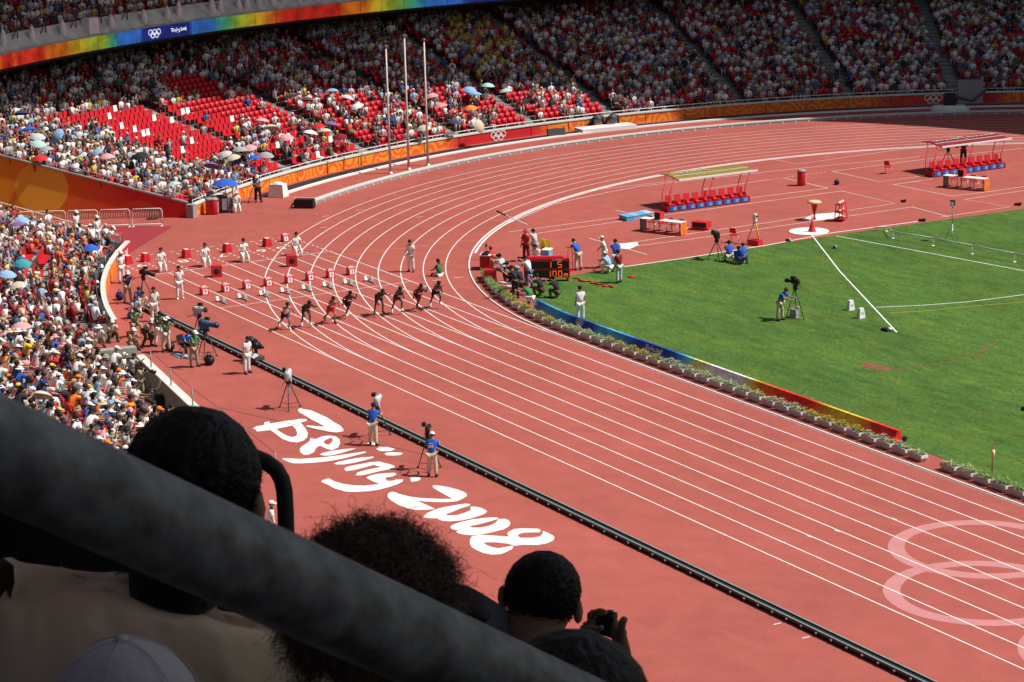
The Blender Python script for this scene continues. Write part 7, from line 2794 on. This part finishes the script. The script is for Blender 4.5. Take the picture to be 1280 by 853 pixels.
vm = n_.new('ShaderNodeVectorMath')
vm.operation = 'SCALE'
l_.new(at.outputs['Color'], vm.inputs[0])
l_.new(mr.outputs[0], vm.inputs['Scale'])
l_.new(vm.outputs[0], n_['Principled BSDF'].inputs['Base Color'])
n_['Principled BSDF'].inputs['Roughness'].default_value = 0.45
board = empty('advertising_board', (0, 0, 0), 0, 'long low printed board along the grass fading blue, white, red and gold', 'advertising board')
bp = []
for th in np.arange(-99.4, -90.5, 1.2):
    bp.append((34.95*math.cos(R(th)), 34.95*math.sin(R(th))))
for x in np.arange(0.0, 24.1, 0.5):
    bp.append((x, -34.95))
BH = 0.52
for i0 in range(0, len(bp)-1, 4):
    seg_ = bp[i0:i0+5]
    vs, cs, fs = [], [], []
    for (x, y) in seg_:
        d = math.hypot(x, y) if x < 0 else None
        nx, ny = (x/d, y/d) if x < 0 else (0, -1)
        c = tuple(min(0.82, q*1.5) for q in lerp_table(BX, pxu(x, y)))
        for off, z in ((0.30, 0.014), (0.02, BH), (-0.12, BH), (-0.22, 0.014)):
            vs.append((x+nx*off, y+ny*off, z))
            cs.append(c)
    n = len(seg_)
    for i in range(n-1):
        for k in range(3):
            fs.append((4*i+k, 4*i+4+k, 4*i+5+k, 4*i+1+k))
    if i0 == 0:
        fs.append((0, 1, 2, 3))
    if i0+5 >= len(bp):
        fs.append((4*n-1, 4*n-2, 4*n-3, 4*n-4))
    me = bpy.data.meshes.new('board_panel')
    me.from_pydata(vs, [], fs)
    me.materials.append(M_board)
    at_ = me.color_attributes.new('Col', 'FLOAT_COLOR', 'POINT')
    for i, c in enumerate(cs):
        at_.data[i].color = (*c, 1)
    link('board_panel', me, board)
def on_board(x):
    return Vector((x, -34.95-0.135, 0.34)), Vector((1, 0, 0)), Vector((0, 0.28, 0.506)).normalized()
for u in (668, 727):
    # centre x where the board shows this emblem
    xs = min(bp, key=lambda q: abs(pxu(q[0], q[1])-u))
    b = MB()
    if xs[0] < 0:
        th = math.atan2(xs[1], xs[0])
        rings_mesh(b, (35.09*math.cos(th), 35.09*math.sin(th), 0.35), (-math.sin(th), math.cos(th), 0), Vector((-0.43*math.cos(th), -0.43*math.sin(th), 0.90)), 0.11)
    else:
        c, ux, uy = on_board(xs[0])
        rings_mesh(b, c, ux, uy, 0.12)
    b.build('ring_emblem', [M_line], board)
xs = min(bp, key=lambda q: abs(pxu(q[0], q[1])-822))
c, ux, uy = on_board(xs[0])
b = MB()
for i, (o_, h_) in enumerate(logo_flat()):
    k = MB()
    k.poly(o_, 0, 0, h_)
    b.add([c + ux*((x-0.5)*1.5) + uy*(y*1.5) + Vector((0, -0.001*(i % 3)-0.004, 0)) for x, y, _ in k.v], k.f)
b.build('board_lettering', [M_line], board)
# ================================================================== THE SHADED ROWS AROUND THE CAMERA
VH = math.atan2(_d[1], _d[0])
vx, vy = math.cos(VH), math.sin(VH)
b = MB()
rx, ry = math.sin(VH), -math.cos(VH)
for i in range(-2, 10):
    d0, d1, z = 0.8*i-0.4, 0.8*i+0.4, 26.75-0.256*i
    def q(d, s, zz):
        return (CAM[0]+vx*d+rx*s, CAM[1]+vy*d+ry*s, zz)
    b.add([q(d0, -7, z), q(d0, 7, z), q(d1, 7, z), q(d1, -7, z)], [(0, 1, 2, 3)])
    b.add([q(d1, -7, z), q(d1, 7, z), q(d1, 7, z-0.256), q(d1, -7, z-0.256)], [(0, 1, 2, 3)])
tag(b.build('viewing_terrace', [M_dconc]), kind='structure')
# big tube in front of the lens
M_tube = mat('worn_grey_tube_paint', (0.085, 0.090, 0.088), 0.45, 0.25, 26, col2=(0.25, 0.265, 0.26), spec=0.5, bump=0.12, detail=12)
tu = empty('guard_tube', near(200, 657, 2.6), 0, 'thick grey metal tube running diagonally across the lower left', 'guard rail')
tu.location = (0, 0, 0)
A_, B_ = near(-220, 466, 2.29), near(930, 988, 3.36)
b = MB()
b.tube([A_.lerp(B_, i/12) for i in range(13)], 0.050, 40)
b.build('tube', [M_tube], tu)
b = MB()
e0 = B_.lerp(A_, 0.02)
b.tube([e0, e0+Vector((0, 0, -1.6))], 0.03, 12)
e1 = A_.lerp(B_, 0.02)
b.tube([e1, e1+Vector((0, 0, -1.4))], 0.03, 12)
b.build('post', [M_tube], tu)
hr = empty('black_handrail', (0, 0, 0), 0, 'black tubular handrail bending downwards beside the big dark head', 'handrail')
b = MB()
pts = [(215, 528), (262, 548), (312, 569), (332, 577.5), (345, 587), (352, 599), (355.5, 614), (357, 640), (358.5, 690), (360, 800)]
b.tube([near(u, v, 6.4+0.0002*(v-570)) for u, v in pts], 0.0215, 14)
b.build('rail', [M_black], hr)
b = MB()
b.tube([near(18, 643, 4.6), near(95, 679, 4.7), near(180, 719, 4.8)], 0.006, 8)
tag(b.build('thin_rail', [M_steel]), 'thin pale metal rail glimpsed under the grey tube at the left edge', 'rail')

def strands(J, n, length, turns, rad, seed, width=0.0013, m=None, parent=None, name='loose_hair', zlow=-0.7, fall=0.0, coil=0.0):
    """loose strands growing out of the head; turns and coil shape curls"""
    r = random.Random(seed)
    M = head_frame(J)
    c = J['hm'] + M @ Vector((0, -0.012, 0.022))
    b = MB()
    for i in range(n):
        while True:
            d = Vector((r.gauss(0, 1), r.gauss(0, 1), r.gauss(0, 1))).normalized()
            if d.z > zlow and not (d.y > 0.35 and d.z < 0.25):
                break
        ln = length*r.uniform(0.35, 1.0)*(1.0 if r.random() < 0.93 else 1.5)
        p0 = c + M @ Vector((d.x*rad[0], d.y*rad[1], d.z*rad[2]))
        comb = Vector((r.gauss(0, .5), r.gauss(0, .5), r.gauss(0, .5)-fall))
        t = (M @ (d*0.8+comb)).normalized()
        s1 = t.cross(Vector((r.gauss(0, 1), r.gauss(0, 1), r.gauss(0, 1)))).normalized()
        s2 = t.cross(s1)
        vs = []
        k = 9 if coil > 0 else 3
        ph, tn, cr = r.uniform(0, 6.28), turns*r.uniform(0.5, 1.3), coil*r.uniform(0.5, 1.4)
        for j in range(k+1):
            f = j/k
            a = ph+6.283*tn*f
            p = p0 + t*(ln*f) + (s1*(math.cos(a)-math.cos(ph)) + s2*(math.sin(a)-math.sin(ph)))*cr*min(1.0, f*2) + Vector((0, 0, -fall*ln*f*f))
            w = width*(1-0.7*f)
            vs += [p+s1*w, p-s1*w] if j % 2 == 0 or coil == 0 else [p+s2*w, p-s2*w]
        b.add(vs, [(2*j, 2*j+1, 2*j+3, 2*j+2) for j in range(k)])
    o = b.build(name, [m], parent)
    tag(o, kind='stuff')
    return o
CLRGB = {'beige': (0.68, 0.55, 0.37), 'brown': (0.12, 0.06, 0.035), 'black': (0.022, 0.022, 0.026), 'lightgrey': (0.40, 0.41, 0.42), 'white': (0.76, 0.76, 0.74)}
def near_person(name, P_, head_px, dist, turn, shirt, trousers, label, hat='hair', hatc='white', hair=M_hair, sleeve='short', skin=None, scale=1.0, nstr=0, ln=0.03, curl=0.0, swell=1.0, fall=0.0, seed=1):
    """a seated neighbour whose head is at a known place; faces the track, turned by some degrees"""
    J = fk(P_)
    jobs = [(*skel_body(J), 2), (*skel_shirt(J, sleeve, 1.20, 0.014), 3), (*skel_trousers(J, 'long'), 2)]
    bm, sm, tm = skin_batch(jobs)
    b = MB()
    b.add([v.co for v in bm.vertices], [tuple(f.vertices) for f in bm.polygons], 0, True)
    face_and_hands(J, b)
    h = VH + R(turn)
    rot = Matrix.Rotation(h-math.pi/2, 3, 'Z')
    hp = near(head_px[0], head_px[1], dist)
    o = b.build('person', [skin or M_skint, M_eye], None, hp - rot @ (J['hm']*scale), h-math.pi/2)
    o.scale = (scale,)*3
    fold = mat(shirt+'_creased_cloth', tuple(CLRGB[shirt]), 0.85, 0.12, 8, bump=1.0, detail=2.0, stretch=(1.0, 1.0, 0.30))
    from mathutils import noise
    for v in sm.vertices:
        q = v.co
        f1 = noise.noise(Vector((q.x*9, q.y*9, q.z*4.0+seed)))
        f2 = math.sin(30*(q.z*0.8+abs(q.x)*0.9)+6.0*noise.noise(q*5.0))
        v.co = q + v.normal*(0.016+0.012*f1+0.0055*f2)
    sm.update()
    for me, nm, c in ((sm, 'shirt', shirt), (tm, 'trousers', trousers)):
        me.materials.clear()
        me.materials.append(fold if nm == 'shirt' else CL[c])
        link(nm, me, o)
    hb = hair_part(J, hat)
    if swell != 1.0:
        c0 = J['hm'] + head_frame(J) @ Vector((0, -0.008, 0.03))
        hb.v = [tuple(c0+(Vector(v)-c0)*swell) for v in hb.v]
    link('hair' if 'hair' in hat else 'cap', hb.mesh('hair', [hair] if 'hair' in hat else [hair, CL[hatc]]), o)
    if hat == 'cap':
        M = head_frame(J)
        c0 = J['hm'] + M @ Vector((0, -0.008, 0.030))
        b = MB()
        b.ball(c0+M @ Vector((0, 0, 0.118*swell)), (0.010, 0.010, 0.006), 8, 5)
        for k in range(3):
            a = math.pi*k/3+0.3
            b.tube([c0+M @ Vector((0.1155*swell*math.cos(t_)*math.cos(a), 0.1235*swell*math.cos(t_)*math.sin(a), 0.1195*swell*math.sin(t_))) for t_ in [math.pi*j/14+0.02 for j in range(15)]], 0.0009, 5)
        b.build('cap_seams', [CL['lightgrey']], o)
    # shirt collar round the neck
    b = MB()
    up_ = (J['hb']-J['neck']).normalized()
    b.tube([J['neck']-up_*0.060, J['neck']-up_*0.025, J['neck']+up_*0.004], [0.125, 0.096, 0.078], 24)
    b.build('collar', [fold], o)
    for kk in 'LR':
        link('shoe', shoe_mesh(J, kk).mesh('shoe', [M_shoeb]), o)
    if nstr:
        strands(J, nstr, ln, 1.6, tuple(q*swell*0.97 for q in (0.108, 0.116, 0.112)), seed, m=hair, parent=o, fall=fall, coil=curl)
    tag(o, label, 'person', 'spectators in the shaded rows around the camera')
    return o, J, rot
SEAT_ = dict(legL=(82, 8, 84), legR=(80, 8, 84), pelz=0.50)
near_person('a', dict(lean=10, side=20, head=0, armL=(30, 42, 30, 0), armR=(40, 10, 40, 16), **SEAT_), (238, 618), 4.2, 0, 'beige', 'khaki', 'spectator in a beige shirt with big spiky black hair leaning right behind the tube', sleeve='long', hat='longhair', scale=1.13, nstr=11000, ln=0.013, curl=0.0, swell=0.87, seed=3)
near_person('b', dict(lean=6, side=-4, head=6, armL=(40, 8, 50, 16), armR=(40, 8, 50, 16), **SEAT_), (468, 774), 3.85, -8, 'brown', 'black', 'spectator with curly dark brown hair just above the grey tube', hair=mat('curly_brown_hair', (0.10, 0.060, 0.040), 0.45, 0.3, 60), hat='fullhair', nstr=7500, ln=0.062, curl=0.010, swell=1.04, fall=0.25, seed=5)
pc, Jc, rotc = near_person('c', dict(lean=12, side=20, head=12, curve=12, shrug=0.12, armL=(40, 4, 60, 24), armR=(20, 2, 70, 24), **SEAT_), (676, 752), 6.5, -6, 'lightgrey', 'black', 'spectator in a grey shirt with short black hair holding up a small camera', hat='fullhair', nstr=3600, ln=0.010, curl=0.0, swell=0.90, seed=7, sleeve='short')
near_person('f', dict(lean=10, side=0, head=4, armL=(30, 4, 50, 16), armR=(30, 4, 50, 16), **SEAT_), (714, 921), 3.25, 6, 'black', 'black', 'spectator with smooth black hair at the bottom centre, only the head visible', hat='fullhair', nstr=5200, ln=0.012, curl=0.0, swell=0.97, fall=0.5, seed=11)
near_person('e', dict(lean=22, side=0, head=-8, armL=(40, 8, 50, 16), armR=(40, 10, 50, 16), **SEAT_), (160, 922), 3.5, 4, 'white', 'grey', 'spectator in a pale cap and white shirt at the bottom left', hat='cap', hatc='lightgrey', swell=0.92)
# black sheet added to stand in for the deep shade below the tube
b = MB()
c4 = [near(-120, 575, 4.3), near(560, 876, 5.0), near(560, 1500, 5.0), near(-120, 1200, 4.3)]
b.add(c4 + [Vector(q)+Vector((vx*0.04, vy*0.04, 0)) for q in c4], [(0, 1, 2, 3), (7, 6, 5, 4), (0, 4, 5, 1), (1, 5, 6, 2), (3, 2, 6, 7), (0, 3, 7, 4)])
tag(b.build('shade_sheet', [mat('matt_black_sheet', (0.012, 0.012, 0.012), 1.0, spec=0.0)]), 'black sheet added as the deep shade under the grey tube', 'shade_sheet')
# hands of the photographer in black, round a compact camera
def hand_skin(points, edges, rads, parent, name):
    vs = [near(u, v, d) for u, v, d in points]
    me = skin_batch([(vs, edges, rads, 2)])[0]
    me.materials.clear()
    me.materials.append(M_skint)
    return link(name, me)
D = 5.75
px2m = D/FPX
LH = [(722, 806, D+.06), (733, 790, D+.04), (739, 779, D+.02), (741, 771, D+.01), (744, 765.5, D-.01), (751, 763.5, D-.03), (759, 767, D-.04), (744, 773, D+.03), (749, 767.5, D+.03), (757, 766.5, D+.02), (745, 778, D+.05), (752, 773, D+.06), (758, 771, D+.05), (746, 783, D+.06), (753, 779, D+.07), (758, 777, D+.06), (738, 785, D-.03), (747, 787, D-.05), (754, 784, D-.06)]
LH += [(708, 832, D+.12), (690, 870, D+.25)]
LE = [(0, 19), (19, 20), (0, 1), (1, 2), (2, 3), (3, 4), (4, 5), (5, 6), (3, 7), (7, 8), (8, 9), (2, 10), (10, 11), (11, 12), (1, 13), (13, 14), (14, 15), (1, 16), (16, 17), (17, 18)]
LR = [8.5, 8.5, 6.5, 4.4, 4.2, 4.0, 3.2, 3.8, 3.7, 3.0, 3.8, 3.7, 3.0, 3.6, 3.4, 2.8, 4.6, 4.2, 3.3, 10.5, 13]
h1 = hand_skin(LH, LE, [r*px2m for r in LR], None, 'hand')
RH = [(781, 818, D+.04), (776, 802, D+.02), (773, 791, D), (771, 783, D), (768, 776, D+.02), (766, 770, D+.02), (765.5, 767.5, D+.02), (764, 781, D+.04), (758, 777, D+.05), (753, 776, D+.04), (764, 788, D+.05), (757, 785, D+.06), (752, 784, D+.05), (766, 795, D+.05), (759, 793, D+.06), (754, 791, D+.05), (777, 786, D-.03), (778, 777, D-.04), (783, 771, D-.04)]
RH += [(784, 842, D+.08), (780, 880, D+.12)]
RE = [(0, 19), (19, 20), (0, 1), (1, 2), (2, 3), (3, 4), (4, 5), (5, 6), (3, 7), (7, 8), (8, 9), (2, 10), (10, 11), (11, 12), (1, 13), (13, 14), (14, 15), (2, 16), (16, 17), (17, 18)]
RR = [9.5, 10.5, 9.0, 6.0, 3.8, 3.2, 2.6, 3.9, 3.7, 3.0, 3.9, 3.6, 3.0, 3.6, 3.4, 2.8, 5.0, 5.4, 4.4, 12, 14]
h2 = hand_skin(RH, RE, [r*px2m for r in RR], None, 'hand')
for h_ in (h1, h2):
    h_.parent = pc
    h_.matrix_parent_inverse = (Matrix.Translation(pc.location) @ pc.rotation_euler.to_matrix().to_4x4()).inverted()
b = MB()
cpos = near(753, 779, D+.03)
b.box((0, 0, 0), (0.062, 0.030, 0.048))
b.tube([(0, 0.015, 0), (0, 0.04, 0)], 0.018, 12)
b.box((0.018, 0, 0.027), (0.014, 0.014, 0.008))
o = b.build('compact_camera', [M_black], None, cpos, VH-math.pi/2-R(22))
tag(o, 'small black compact camera between the raised hands of the spectator in grey', 'camera')
